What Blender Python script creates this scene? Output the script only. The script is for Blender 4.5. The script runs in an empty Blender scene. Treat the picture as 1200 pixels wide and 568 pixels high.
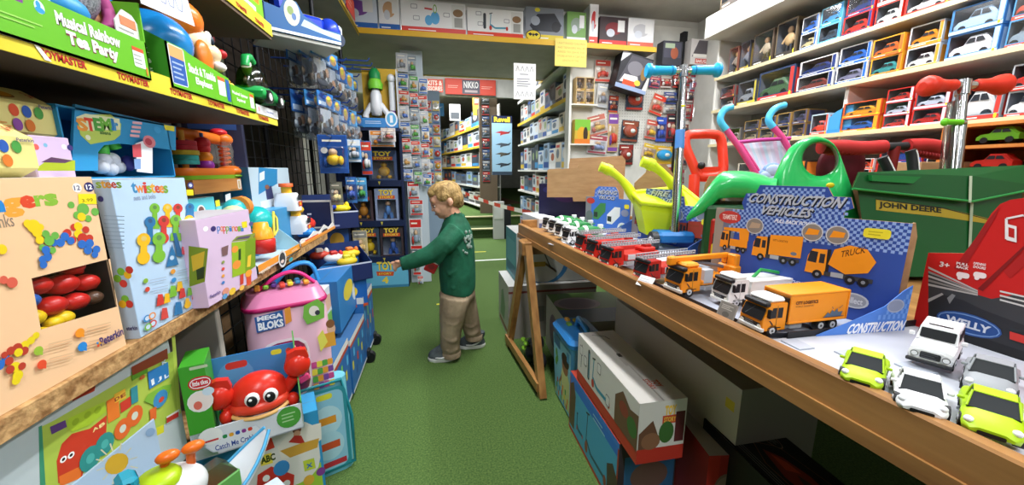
import bpy, bmesh, math, random
from mathutils import Vector, Matrix
R = random.Random(7)
SC = bpy.context.scene
COL = SC.collection
PI = math.pi
# ---------------------------------------------------------------- camera model (1200 x 568)
FPX, EYE = 440.0, 1.0
_p = math.atan2(85, 440); _y = math.atan2(88, math.hypot(440, 85))
FW = Vector((math.sin(_y)*math.cos(_p), math.cos(_y)*math.cos(_p), -math.sin(_p)))
RT = Vector((math.cos(_y), -math.sin(_y), 0)); UP = RT.cross(FW)
CAM = Vector((0, 0, EYE))
def ray(u, v): return RT*(u-600)+UP*(284-v)+FW*FPX
def onX(u, v, x): d = ray(u, v); return CAM+d*(x/d.x)
def onY(u, v, y): d = ray(u, v); return CAM+d*(y/d.y)
def onZ(u, v, z): d = ray(u, v); return CAM+d*((z-EYE)/d.z)
def onD(u, v, dep): return CAM+ray(u, v)*(dep/FPX)
def Yat(u, x, z): a = RT*FPX-FW*(u-600); return -(a.x*x+a.z*(z-EYE))/a.y
def Xat(u, y, z): a = RT*FPX-FW*(u-600); return -(a.y*y+a.z*(z-EYE))/a.x
def proj(P):
    d = Vector(P)-CAM; w = d.dot(FW); return 600+FPX*d.dot(RT)/w, 284-FPX*d.dot(UP)/w
def zat(v, x, y): a = UP*FPX-FW*(284-v); return EYE-(a.x*x+a.y*y)/a.z
cd = bpy.data.cameras.new('camera'); cam = bpy.data.objects.new('camera', cd); COL.objects.link(cam)
cd.sensor_fit = 'HORIZONTAL'; cd.sensor_width = 36; cd.lens = 36*FPX/1200; cd.clip_start = .01; cd.clip_end = 100
cam.matrix_world = Matrix((( RT.x, UP.x, -FW.x, 0), (RT.y, UP.y, -FW.y, 0), (RT.z, UP.z, -FW.z, EYE), (0, 0, 0, 1)))
SC.camera = cam
# ---------------------------------------------------------------- materials
def lin(h):
    h = h.lstrip('#'); o = []
    if len(h) == 3: h = ''.join(c*2 for c in h)
    for i in (0, 2, 4):
        c = int(h[i:i+2], 16)/255
        o.append(c/12.92 if c <= .04045 else ((c+.055)/1.055)**2.4)
    return (*o, 1)
_M = {}
def M(h, r=.45, metal=0., coat=0., name=None):
    k = (h, r, metal, coat)
    if k in _M: return _M[k]
    m = bpy.data.materials.new(name or 'print_'+h.lstrip('#')); m.use_nodes = True
    b = m.node_tree.nodes['Principled BSDF']
    b.inputs['Base Color'].default_value = lin(h); b.inputs['Roughness'].default_value = r
    b.inputs['Metallic'].default_value = metal; b.inputs['Coat Weight'].default_value = coat
    b.inputs['Specular IOR Level'].default_value = .35
    _M[k] = m; return m
def noisy(name, c0, c1, scale=(8, 8, 8), detail=4, rough=.7, bump=0., bscale=None, lo=.35, hi=.65, kind='noise', c2=None):
    m = bpy.data.materials.new(name); m.use_nodes = True; nt = m.node_tree; N = nt.nodes; L = nt.links
    b = N['Principled BSDF']; b.inputs['Roughness'].default_value = rough; b.inputs['Specular IOR Level'].default_value = .3
    tc = N.new('ShaderNodeTexCoord'); mp = N.new('ShaderNodeMapping'); mp.inputs['Scale'].default_value = scale
    L.new(tc.outputs['Object'], mp.inputs['Vector'])
    if kind == 'voronoi':
        t = N.new('ShaderNodeTexVoronoi'); t.inputs['Scale'].default_value = 1; out = t.outputs['Color']
    elif kind == 'checker':
        t = N.new('ShaderNodeTexChecker'); t.inputs['Scale'].default_value = 1; out = t.outputs['Fac']
    else:
        t = N.new('ShaderNodeTexNoise'); t.inputs['Scale'].default_value = 1; t.inputs['Detail'].default_value = detail; out = t.outputs['Fac']
    L.new(mp.outputs[0], t.inputs['Vector'])
    cr = N.new('ShaderNodeValToRGB'); cr.color_ramp.elements[0].position = lo; cr.color_ramp.elements[1].position = hi
    cr.color_ramp.elements[0].color = lin(c0); cr.color_ramp.elements[1].color = lin(c1)
    if c2: e = cr.color_ramp.elements.new((lo+hi)/2); e.color = lin(c2)
    L.new(out, cr.inputs['Fac']); L.new(cr.outputs[0], b.inputs['Base Color'])
    if bump:
        t2 = N.new('ShaderNodeTexNoise'); t2.inputs['Scale'].default_value = bscale or 60; t2.inputs['Detail'].default_value = 3
        L.new(tc.outputs['Object'], t2.inputs['Vector'])
        bp = N.new('ShaderNodeBump'); bp.inputs['Strength'].default_value = bump; bp.inputs['Distance'].default_value = .01
        L.new(t2.outputs['Fac'], bp.inputs['Height']); L.new(bp.outputs[0], b.inputs['Normal'])
    return m
def film(name='clear_plastic', a=.12, tint='#ffffff'):
    m = bpy.data.materials.new(name); m.use_nodes = True; nt = m.node_tree; N = nt.nodes; L = nt.links
    N.remove(N['Principled BSDF']); o = N['Material Output']
    t = N.new('ShaderNodeBsdfTransparent'); g = N.new('ShaderNodeBsdfGlossy'); g.inputs['Roughness'].default_value = .12
    t.inputs[0].default_value = lin(tint)
    x = N.new('ShaderNodeMixShader'); x.inputs[0].default_value = a
    L.new(t.outputs[0], x.inputs[1]); L.new(g.outputs[0], x.inputs[2]); L.new(x.outputs[0], o.inputs[0]); return m
def emis(name, h, s):
    m = bpy.data.materials.new(name); m.use_nodes = True; b = m.node_tree.nodes['Principled BSDF']
    b.inputs['Emission Color'].default_value = lin(h); b.inputs['Emission Strength'].default_value = s; return m
FILM = film(); FILMG = film('cloudy_plastic_bag', .22, '#e8ecf0'); GREENFILM = film('green_tinted_plastic', .15, '#7fae4a')
TURF = noisy('artificial_turf', '#3d5828', '#647f40', (160, 160, 160), 4, .95, .5, 320, .3, .7, c2='#506b33')
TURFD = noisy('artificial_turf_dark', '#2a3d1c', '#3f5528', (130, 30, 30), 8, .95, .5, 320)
OSB = noisy('chipboard_shelf', '#8a6238', '#c79f6a', (30, 60, 60), 6, .8, .4, 90)
WOOD = noisy('varnished_pine', '#80562e', '#b3834c', (26, 2.2, 26), 5, .35, .05, 40, .3, .7)
WOODV = noisy('varnished_pine_leg', '#80562e', '#b3834c', (26, 26, 2.2), 5, .35, .05, 40, .3, .7)
CARD = noisy('brown_cardboard', '#9c7a54', '#aa875f', (14, 14, 60), 3, .85)
CARDW = noisy('pale_cardboard', '#b9b0a0', '#cfc7b8', (10, 10, 40), 3, .8)
WALLW = noisy('painted_wall', '#c2c1b9', '#cbcac2', (9, 9, 9), 3, .8)
CEIL = noisy('ceiling_board', '#a19e95', '#aaa79e', (7, 7, 7), 3, .85)
SHELFW = noisy('white_laminate', '#d4d2ca', '#e4e2da', (4, 4, 4), 2, .5)
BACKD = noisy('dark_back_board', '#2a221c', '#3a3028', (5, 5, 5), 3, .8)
BLACKM = M('#15161a', .5); CHROME = M('#c9ccd2', .18, 1.)
# ---------------------------------------------------------------- mesh builder
_TXT = {}
def glyphs(s, off=0.):
    k = (s, off)
    if k in _TXT: return _TXT[k]
    c = bpy.data.curves.new('t', 'FONT'); c.body = s; c.resolution_u = 2; c.offset = off; c.fill_mode = 'FRONT'
    o = bpy.data.objects.new('t', c); COL.objects.link(o)
    dg = bpy.context.evaluated_depsgraph_get(); me = bpy.data.meshes.new_from_object(o.evaluated_get(dg))
    vs = [(v.co.x, v.co.y) for v in me.vertices]; fs = [tuple(p.vertices) for p in me.polygons]
    bpy.data.objects.remove(o); bpy.data.curves.remove(c); bpy.data.meshes.remove(me)
    if vs:
        x0 = min(v[0] for v in vs); x1 = max(v[0] for v in vs); y0 = min(v[1] for v in vs); y1 = max(v[1] for v in vs)
        vs = [((a-x0)/max(1e-6, x1-x0), (b-y0)/max(1e-6, y1-y0)) for a, b in vs]
    _TXT[k] = (vs, fs); return _TXT[k]
def mat(m): return M(m) if isinstance(m, str) else m
class G:
    def __init__(s): s.v = []; s.f = []; s.mi = []; s.sm = []; s.ms = []; s.T = Matrix.Identity(4)
    def add(s, vs, fs, m, smooth=False):
        m = mat(m)
        if m not in s.ms: s.ms.append(m)
        i = s.ms.index(m); n = len(s.v)
        s.v += [s.T @ Vector(v) for v in vs]
        for f in fs: s.f.append(tuple(a+n for a in f)); s.mi.append(i); s.sm.append(smooth)
        return s
    def at(s, loc=(0, 0, 0), rz=0, rx=0, ry=0, sc=1):
        s.T = Matrix.Translation(loc) @ Matrix.Rotation(rz, 4, 'Z') @ Matrix.Rotation(ry, 4, 'Y') @ Matrix.Rotation(rx, 4, 'X') @ Matrix.Scale(sc, 4); return s
    def box(s, x0, x1, y0, y1, z0, z1, m, b=0.):
        if x0 > x1: x0, x1 = x1, x0
        if y0 > y1: y0, y1 = y1, y0
        if z0 > z1: z0, z1 = z1, z0
        if not b:
            return s.add([(x, y, z) for x in (x0, x1) for y in (y0, y1) for z in (z0, z1)],
                  [(0, 1, 3, 2), (4, 6, 7, 5), (0, 4, 5, 1), (2, 3, 7, 6), (0, 2, 6, 4), (1, 5, 7, 3)], m)
        b = min(b, (x1-x0)*.45, (y1-y0)*.45, (z1-z0)*.45)
        vs = []; ix = {}
        for X in (0, 1):
            for Y in (0, 1):
                for Z in (0, 1):
                    for a in range(3):
                        p = [(x0, x1)[X], (y0, y1)[Y], (z0, z1)[Z]]; sg = [1-2*X, 1-2*Y, 1-2*Z]
                        for q in range(3):
                            if q != a: p[q] += sg[q]*b
                        ix[(X, Y, Z, a)] = len(vs); vs.append(p)
        fs = []
        for a in range(3):
            o = [q for q in range(3) if q != a]
            for e in (0, 1):
                cyc = []
                for (i, j) in ((0, 0), (1, 0), (1, 1), (0, 1)):
                    c = [0, 0, 0]; c[a] = e; c[o[0]] = i; c[o[1]] = j; cyc.append(ix[(*c, a)])
                fs.append(cyc if (e == 1) == (a != 1) else cyc[::-1])
            for i in (0, 1):
                for j in (0, 1):
                    q = []
                    for e in (0, 1):
                        c = [0, 0, 0]; c[a] = e; c[o[0]] = i; c[o[1]] = j
                        q.append((ix[(*c, o[0])], ix[(*c, o[1])]))
                    fs.append((q[0][0], q[0][1], q[1][1], q[1][0]))
        for X in (0, 1):
            for Y in (0, 1):
                for Z in (0, 1): fs.append([ix[(X, Y, Z, a)] for a in range(3)])
        return s.add(vs, fs, m)
    def cyl(s, p0, p1, r0, m, r1=None, n=14, cap=True, smooth=True):
        return s.tube([p0, p1], [r0, r0 if r1 is None else r1], m, n, cap, smooth)
    def tube(s, path, r, m, n=8, cap=True, smooth=True, flat=1.):
        P = [Vector(p) for p in path]; k = len(P); rr = r if isinstance(r, (list, tuple)) else [r]*k
        vs = []; fs = []; ref = None
        for i, p in enumerate(P):
            d = (P[min(i+1, k-1)]-P[max(i-1, 0)])
            d = d.normalized() if d.length > 1e-9 else Vector((0, 0, 1))
            if ref is None: ref = Vector((0, 0, 1)) if abs(d.z) < .9 else Vector((1, 0, 0))
            a = d.cross(ref).normalized(); b = a.cross(d).normalized(); ref = b
            for j in range(n):
                t = 2*PI*j/n; vs.append(p+a*math.cos(t)*rr[i]+b*math.sin(t)*rr[i]*flat)
        for i in range(k-1):
            for j in range(n):
                q = (j+1) % n; fs.append((i*n+j, i*n+q, (i+1)*n+q, (i+1)*n+j))
        s.add(vs, fs, m, smooth)
        if cap: s.add(vs[:n], [tuple(range(n))[::-1]], m); s.add(vs[-n:], [tuple(range(n))], m)
        return s
    def ell(s, c, r, m, nu=14, nv=8, rot=None):
        if not isinstance(r, (tuple, list)): r = (r, r, r)
        vs = [(0, 0, -1)]
        for i in range(1, nv):
            a = -PI/2+PI*i/nv
            for j in range(nu): t = 2*PI*j/nu; vs.append((math.cos(a)*math.cos(t), math.cos(a)*math.sin(t), math.sin(a)))
        vs.append((0, 0, 1)); fs = []
        for j in range(nu): fs.append((0, 1+(j+1) % nu, 1+j))
        for i in range(nv-2):
            for j in range(nu): q = (j+1) % nu; fs.append((1+i*nu+j, 1+i*nu+q, 1+(i+1)*nu+q, 1+(i+1)*nu+j))
        l = len(vs)-1
        for j in range(nu): fs.append((l, 1+(nv-2)*nu+j, 1+(nv-2)*nu+(j+1) % nu))
        mm = Matrix.Translation(c) @ (rot.to_4x4() if rot else Matrix.Identity(4)) @ Matrix.Diagonal((*r, 1))
        return s.add([mm @ Vector(v) for v in vs], fs, m, True)
    def lathe(s, prof, m, n=20, c=(0, 0, 0), ax='z', smooth=True, a0=0, a1=2*PI):
        vs = []; fs = []; full = abs(a1-a0-2*PI) < 1e-6; nn = n if full else n+1
        for r, z in prof:
            for j in range(nn):
                t = a0+(a1-a0)*j/n; x, y = r*math.cos(t), r*math.sin(t)
                p = {'z': (x, y, z), 'x': (z, x, y), 'y': (x, z, y)}[ax]
                vs.append((p[0]+c[0], p[1]+c[1], p[2]+c[2]))
        for i in range(len(prof)-1):
            for j in range(n):
                q = (j+1) % nn; fs.append((i*nn+j, i*nn+q, (i+1)*nn+q, (i+1)*nn+j))
        return s.add(vs, fs, m, smooth)
    def prism(s, pts, o, ux, uy, th, m, sidem=None):
        o, ux, uy = Vector(o), Vector(ux), Vector(uy); n = ux.cross(uy).normalized()*th
        a = [o+ux*x+uy*y for x, y in pts]; b = [p+n for p in a]; k = len(a)
        s.add(b, [tuple(range(k))], m); s.add(a, [tuple(range(k))[::-1]], m)
        s.add(a+b, [(i, (i+1) % k, k+(i+1) % k, k+i) for i in range(k)], sidem or m); return s
    def loft(s, rings, m, smooth=True, cap=True, closed=True):
        n = len(rings[0]); vs = [p for r in rings for p in r]; fs = []
        for i in range(len(rings)-1):
            for j in range(n if closed else n-1):
                q = (j+1) % n; fs.append((i*n+j, i*n+q, (i+1)*n+q, (i+1)*n+j))
        s.add(vs, fs, m, smooth)
        if cap: s.add(rings[0], [tuple(range(n))[::-1]], m, smooth); s.add(rings[-1], [tuple(range(n))], m, smooth)
        return s
    def fr(s, o, ux, uy, w=None, h=None): return FR(s, o, ux, uy)
    def build(s, name, parent=None, loc=None, rz=None, mod=None):
        me = bpy.data.meshes.new(name); me.from_pydata([tuple(v) for v in s.v], [], s.f)
        for m in s.ms: me.materials.append(m)
        me.polygons.foreach_set('material_index', s.mi); me.polygons.foreach_set('use_smooth', s.sm)
        me.update()
        o = bpy.data.objects.new(name, me); COL.objects.link(o)
        if parent: o.parent = parent
        if loc is not None: o.location = loc
        if rz is not None: o.rotation_euler = (0, 0, rz)
        return o
class FR:
    """a printed face: origin lower-left, coordinates 0..1 across and up, ink laid on in thin layers"""
    def __init__(s, g, o, ux, uy, lift=.00004):
        s.g = g; s.o = Vector(o); s.ux = Vector(ux); s.uy = Vector(uy); s.n = s.ux.cross(s.uy).normalized(); s.k = lift; s.st = lift
        s.w = s.ux.length; s.h = s.uy.length
    def P(s, x, y): return s.o+s.ux*x+s.uy*y+s.n*s.k
    def up(s): s.k += s.st
    def poly(s, pts, m): s.up(); s.g.add([s.P(*p) for p in pts], [tuple(range(len(pts)))], m); return s
    def rect(s, x0, y0, x1, y1, m): return s.poly([(x0, y0), (x1, y0), (x1, y1), (x0, y1)], m)
    def rr(s, x0, y0, x1, y1, m, r=.3):
        a = r*min((x1-x0)*s.w, (y1-y0)*s.h); rx, ry = a/s.w, a/s.h; p = []
        for cx, cy, t0 in ((x1-rx, y1-ry, 0), (x0+rx, y1-ry, 90), (x0+rx, y0+ry, 180), (x1-rx, y0+ry, 270)):
            for t in (0, 30, 60, 90): q = math.radians(t0+t); p.append((cx+rx*math.cos(q), cy+ry*math.sin(q)))
        return s.poly(p, m)
    def ell(s, x, y, rx, ry, m, n=18, rot=0):
        c, d = math.cos(rot), math.sin(rot); p = []
        for i in range(n):
            a, b = rx*s.w*math.cos(2*PI*i/n), ry*s.h*math.sin(2*PI*i/n)
            p.append((x+(a*c-b*d)/s.w, y+(a*d+b*c)/s.h))
        return s.poly(p, m)
    def circ(s, x, y, r, m, n=18): return s.ell(x, y, r/s.w, r/s.h, m, n)
    def line(s, pts, wd, m):
        for (x0, y0), (x1, y1) in zip(pts, pts[1:]):
            a, b = (x1-x0)*s.w, (y1-y0)*s.h; l = math.hypot(a, b) or 1; nx, ny = -b/l*wd/2/s.w, a/l*wd/2/s.h
            s.g.add([s.P(x0+nx, y0+ny), s.P(x0-nx, y0-ny), s.P(x1-nx, y1-ny), s.P(x1+nx, y1+ny)], [(0, 1, 2, 3)], m)
        s.up(); return s
    def text(s, t, x0, y0, x1, y1, m, off=.02, slant=0., rise=0.):
        s.up(); vs, fs = glyphs(t, off)
        s.g.add([s.P(x0+a*(x1-x0)+slant*b*(y1-y0), y0+b*(y1-y0)+rise*a) for a, b in vs], fs, m); return s
    def words(s, t, x0, y0, x1, y1, cols, off=.02):
        n = len(t); ws = [.55 if c in 'iljtr1 ' else 1. for c in t]; tot = sum(ws); x = x0; asc = 'bdfhklt'; desc = 'gpqy'
        for c, w, k in zip(t, ws, range(n)):
            dx = (x1-x0)*w/tot
            if c != ' ':
                a = y0-(.3*(y1-y0) if c in desc else 0); b = y1+(.35*(y1-y0) if c in asc or c.isupper() or c == 'i' else 0)
                s.text(c, x+dx*.06, a, x+dx*.94, b, cols[k % len(cols)], off)
            x += dx
        return s
    def lines(s, x0, y0, x1, y1, n, m, wd=.35):
        for i in range(n):
            y = y1-(i+.5)*(y1-y0)/n; h = (y1-y0)/n*wd; s.rect(x0, y-h/2, x0+(x1-x0)*R.uniform(.7, 1), y+h/2, m)
        return s
# ---------------------------------------------------------------- scene graph helpers
def tag(o, label, cat, group=None, kind=None):
    o['label'] = label; o['category'] = cat
    if group: o['group'] = group
    if kind: o['kind'] = kind
    return o
def thing(name, label, cat, loc=(0, 0, 0), rz=0, group=None, rx=0, ry=0):
    o = bpy.data.objects.new(name, None); COL.objects.link(o); o.location = loc; o.rotation_euler = (rx, ry, rz); o.empty_display_size = .05
    return tag(o, label, cat, group)
def struct(o): o['kind'] = 'structure'; return o
def copy_tree(o, loc=None, rz=None, label=None, group=None):
    c = o.copy(); COL.objects.link(c)
    for ch in list(o.children):
        d = ch.copy(); COL.objects.link(d); d.parent = c
        for gch in list(ch.children): e = gch.copy(); COL.objects.link(e); e.parent = d
    if loc is not None: c.location = loc
    if rz is not None: c.rotation_euler.z = rz
    if label: c['label'] = label
    if group: c['group'] = group
    return c
def carton(w, d, h, base, draw=None, b=.0015, top=None):
    """closed carton, origin bottom centre, front face at -y; draw(front, left, right, top)"""
    g = G(); g.box(-w/2, w/2, -d/2, d/2, 0, h, base, b)
    fs = dict(F=FR(g, (-w/2, -d/2, 0), (w, 0, 0), (0, 0, h)), L=FR(g, (-w/2, d/2, 0), (0, -d, 0), (0, 0, h)),
              R=FR(g, (w/2, -d/2, 0), (0, d, 0), (0, 0, h)), T=FR(g, (-w/2, -d/2, h), (w, 0, 0), (0, d, 0)))
    if top: fs['T'].rect(0, 0, 1, 1, top)
    # carton flap seams
    fs['T'].line([(0.01, .5), (.99, .5)], .0012, '#6d6a62')
    if draw: draw(*fs.values())
    return g
def geoL(X, z, u0, u1, vt, vu=None, d=.15):
    """box on the left side facing +x: returns loc, rz, w, d, h"""
    y0, y1 = Yat(u0, X, z), Yat(u1, X, z); h = zat(vt, X, Yat(vu, X, z) if vu else y0)-z
    return (X-d/2, (y0+y1)/2, z), PI/2, abs(y1-y0), d, h
def geoR(X, z, u0, u1, vt, vu=None, d=.15):
    y0, y1 = Yat(u0, X, z), Yat(u1, X, z); h = zat(vt, X, Yat(vu, X, z) if vu else y0)-z
    return (X+d/2, (y0+y1)/2, z), -PI/2, abs(y1-y0), d, h
def geoF(Y, z, u0, u1, vt, d=.15):
    x0, x1 = Xat(u0, Y, z), Xat(u1, Y, z); h = zat(vt, (x0+x1)/2, Y)-z
    return ((x0+x1)/2, Y+d/2, z), 0., abs(x1-x0), d, h
def put(g, name, label, cat, loc, rz=0, group=None):
    return tag(g.build(name, None, loc, rz), label, cat, group)

def bindfr(F, loc, rz):
    Mw = Matrix.Translation(loc) @ Matrix.Rotation(rz, 4, 'Z'); o = Mw @ F.o; r3 = Mw.to_3x3(); ux, uy, n = r3 @ F.ux, r3 @ F.uy, r3 @ F.n
    def q(u, v):
        d = ray(u, v); p = CAM+d*((o-CAM).dot(n)/d.dot(n))-o; return (p.dot(ux)/ux.length_squared, p.dot(uy)/uy.length_squared)
    F.q = q
    F.pp = lambda pts, m: F.poly([q(*p) for p in pts], m)
    def pe(u, v, r, m, k=1.):
        x, y = q(u, v); x2, y2 = q(u+r, v); dx = math.hypot((x2-x)*F.w, (y2-y)*F.h); x3, y3 = q(u, v-r); dy = math.hypot((x3-x)*F.w, (y3-y)*F.h)
        return F.ell(x, y, dx/F.w, dy*k/F.h, m, 14)
    F.pe = pe
    def pt(t, u0, v0, u1, v1, m, off=.02):   # baseline left (u0, v0) to top right (u1, v1)
        x0, y0 = q(u0, v0); x1, y1 = q(u1, v1); return F.text(t, min(x0, x1), min(y0, y1), max(x0, x1), max(y0, y1), m, off)
    F.pt = pt
    def pth(t, u0, v0, u1, hm, m, off=.02):
        x0, y0 = q(u0, v0); x1 = q(u1, v0)[0]; return F.text(t, min(x0, x1), y0, max(x0, x1), y0+hm/F.h, m, off)
    F.pth = pth
    F.pl = lambda pts, wd, m: F.line([q(*p) for p in pts], wd, m)
    return F
def BX(geo, name, label, cat, base, draw=None, group=None, b=.0015, top=None):
    loc, rz, w, d, h = geo
    def dr(F, L, R, T):
        for f in (F, L, R, T): bindfr(f, loc, rz)
        if draw: draw(F, L, R, T)
    g = carton(w, d, h, base, dr, b, top); return put(g, name, label, cat, loc, rz, group)
def geoP(u0, v0, u1, v1, vt, dep, d, vt1=None):
    """box whose lower front edge runs between two pixels at one level; dep is the depth of the first corner"""
    P0 = onD(u0, v0, dep); P1 = onZ(u1, v1, P0.z); dx = (P1-P0); rz = math.atan2(dx.y, dx.x); h = zat(vt, P0.x, P0.y)-P0.z; m = (P0+P1)/2
    return ((m.x-math.sin(rz)*d/2, m.y+math.cos(rz)*d/2, P0.z), rz, dx.length, d, h)
def window_box(geo, name, label, cat, base, win, cav='#26262a', draw=None, fill=None, group=None, pane=True, inside=None, wall=.002):
    """carton with a real window: win = four corner points (0..1, anticlockwise from lower left) on the front; fill(thing, w, d, h) adds what shows inside"""
    loc, rz, w, d, h = geo; t = thing(name, label, cat, loc, rz, group)
    g = G(); B = mat(base); f = -d/2
    g.add([(x, f, z) for x, z in ((-w/2, 0), (w/2, 0), (w/2, h), (-w/2, h))]+[(-w/2+x*w, f, z*h) for x, z in win], [(0, 1, 5, 4), (1, 2, 6, 5), (2, 3, 7, 6), (3, 0, 4, 7)], B)
    vs = [(-w/2, f, 0), (w/2, f, 0), (w/2, d/2, 0), (-w/2, d/2, 0), (-w/2, f, h), (w/2, f, h), (w/2, d/2, h), (-w/2, d/2, h)]
    g.add(vs, [(0, 3, 2, 1), (4, 5, 6, 7), (1, 2, 6, 5), (2, 3, 7, 6), (3, 0, 4, 7)], B)
    k = wall; vs = [(-w/2+k, f+k, k), (w/2-k, f+k, k), (w/2-k, d/2-k, k), (-w/2+k, d/2-k, k), (-w/2+k, f+k, h-k), (w/2-k, f+k, h-k), (w/2-k, d/2-k, h-k), (-w/2+k, d/2-k, h-k)]
    g.add(vs, [(0, 1, 2, 3), (7, 6, 5, 4), (1, 5, 6, 2), (2, 6, 7, 3), (3, 7, 4, 0)], inside or cav)
    fs = dict(F=FR(g, (-w/2, -d/2, 0), (w, 0, 0), (0, 0, h)), L=FR(g, (-w/2, d/2, 0), (0, -d, 0), (0, 0, h)), R=FR(g, (w/2, -d/2, 0), (0, d, 0), (0, 0, h)), T=FR(g, (-w/2, -d/2, h), (w, 0, 0), (0, d, 0)), I=FR(g, (-w/2+k, d/2-k, k), (w-2*k, 0, 0), (0, 0, h-2*k)))
    for q in fs.values(): bindfr(q, loc, rz)
    if draw: draw(*fs.values())
    if pane: g.add([(-w/2+x*w, f+.0008, z*h) for x, z in win], [(0, 1, 2, 3)], FILM)
    g.build('carton', t)
    if fill: fill(t, w, d, h, fs['F'])
    return t
# ================================================================ room
g = G(); g.box(-3, 5, -2.5, 5.5, -.06, 0, TURF); struct(g.build('floor'))
g = G()
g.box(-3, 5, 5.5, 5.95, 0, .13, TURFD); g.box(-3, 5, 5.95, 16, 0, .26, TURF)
g.box(-3, 5, 5.485, 5.56, .13, .145, M('#cfc79a', .7)); g.box(-3, 5, 5.93, 6.0, .26, .275, M('#cfc79a', .7)); struct(g.build('floor_step'))
g = G(); g.prism([(-.9, 8.2), (1.9, 8.2), (1.2, 15.5), (-2.5, 15.5)], (0, 0, .262), (1, 0, 0), (0, 1, 0), .004, noisy('brown_carpet', '#5f4634', '#7a5c46', (30, 30, 30), 5, .95)); struct(g.build('floor_carpet'))
g = G(); FR(g, (0, 0, .0005), (1, 0, 0), (0, 1, 0)).poly([(-.3, 4.06), (1.6, 4.12), (1.6, 4.16), (-.3, 4.10)], M('#dfe2da', .8)); tag(g.build('floor_line_tape'), 'long white tape line across the green turf floor beyond the child', 'floor tape')
for k, (u, v, w) in enumerate(((560, 295, .1), (517, 356, .035))):
    p = onZ(u, v, .001); g = G(); g.box(p.x-w, p.x+w, p.y-.012, p.y+.012, 0, .0012, M('#d8cf3a', .7))
    tag(g.build('tape_mark'), ['yellow tape dash on the turf near the steps', 'short yellow tape scrap on the turf behind the child'][k], 'floor tape')
g = G(); g.box(-3, 5, -2.5, 3.36, 2.3, 2.36, CEIL); g.box(-3, 5, 3.3, 3.36, 2.25, 2.32, WALLW); struct(g.build('ceiling'))
g = G(); g.box(-3, 5, 3.36, 16, 2.62, 2.68, CEIL); struct(g.build('ceiling_rear'))
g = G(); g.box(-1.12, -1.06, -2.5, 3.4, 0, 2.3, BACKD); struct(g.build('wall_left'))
g = G(); g.box(2.36, 2.42, -2.5, 3.44, 0, 2.3, WALLW); struct(g.build('wall_right'))
g = G(); g.box(-3, 5, -2.5, -2.44, 0, 2.3, WALLW); struct(g.build('wall_behind'))
# pegboard wall facing the camera, right of the passage
PEG = noisy('pegboard_white', '#c9c8c0', '#dddcd4', (6, 6, 6), 2, .6)
PX0 = Xat(668, 3.3, 1.6)
g = G(); g.box(PX0, 2.36, 3.3, 3.36, 0, 2.25, PEG)
for i in range(34):
    for j in range(26):
        x, z = PX0+.3+i*.025, 1.2+j*.025; g.add([(x-.003, 3.2985, z-.003), (x+.003, 3.2985, z-.003), (x+.003, 3.2985, z+.003), (x-.003, 3.2985, z+.003)], [(0, 1, 2, 3)], '#77766f')
struct(g.build('wall_pegboard'))
g = G(); g.box(-3, 5, 15.6, 15.7, 0, 2.62, WALLW); struct(g.build('wall_far'))
g = G(); g.box(4.9, 5, 3.4, 15.6, 0, 2.62, WALLW); g.box(-3, -2.9, 3.4, 15.6, 0, 2.62, WALLW); struct(g.build('wall_rear_sides'))
# lowered soffit over the passage (its top is used as a shelf)
HZ, HY = 2.0, 3.1
g = G(); g.box(-1.06, 1.84, HY, 4.25, HZ-.03, HZ, CEIL); g.box(-1.06, 1.84, HY-.006, HY+.002, HZ-.032, HZ+.006, M('#d8a827', .5))
g.box(-1.06, 1.3, 4.25, 4.265, HZ-.04, HZ+.01, M('#e3c766', .5)); struct(g.build('trim_soffit'))
zb0, zb1 = zat(112, .2, 6.2), zat(93, .2, 6.2)
g = G(); g.box(-3, 1.5, 6.2, 6.3, zb0, 2.62, WALLW); struct(g.build('wall_beam'))
def sign(name, label, u0, v0, u1, v1, Y, base, draw, th=.01):
    a, b = onY(u0, v1, Y), onY(u1, v0, Y); g = G(); w, h = b.x-a.x, b.z-a.z
    g.box(0, w, 0, th, 0, h, base, .002); draw(FR(g, (0, 0, 0), (w, 0, 0), (0, 0, h))); return put(g, name, label, 'sign', (a.x, Y, a.z))
def dr(F):
    F.rect(.02, .08, .98, .92, '#d6452c'); F.rect(.33, .05, .68, .95, '#5a5560'); F.text('NIKKO', .36, .42, .65, .85, '#e8e4e0', .03); F.rect(.38, .15, .63, .3, '#b8a8a8')
    F.lines(.05, .38, .3, .6, 2, '#e9a795'); F.lines(.71, .38, .95, .6, 2, '#e9a795')
sign('shop_sign', 'red banner sign with grey centre panel hung on the far beam', 522, 94, 581, 110, 6.15, '#cf4027', dr)
def dr(F): F.rect(0, 0, 1, 1, '#cf4a30'); F.text('CAR KITS &', .02, .52, .97, .9, '#f0d8c8', .03); F.text('ACCESSORIES', .1, .1, .97, .45, '#f0d8c8', .03)
sign('shop_sign', 'red lettered sign at the shelf end beside the banner', 487, 93, 519, 107, 6.1, '#cf4a30', dr)
def dr(F):
    F.rect(0, 0, 1, 1, '#ecebe8')
    for i in range(4):
        for y in (.78, .08): F.line([(.1+i*.21, y), (.18+i*.21, y+.14), (.26+i*.21, y)], .004, '#8a8a90')
    F.lines(.28, .66, .72, .74, 1, '#9a9aa2'); F.lines(.14, .34, .86, .6, 4, '#7d7d88')
sign('paper_notice', 'white paper notice hanging from the soffit edge above the passage', 602, 75, 628, 116, 3.09, '#ecebe8', dr, .001)
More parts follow.
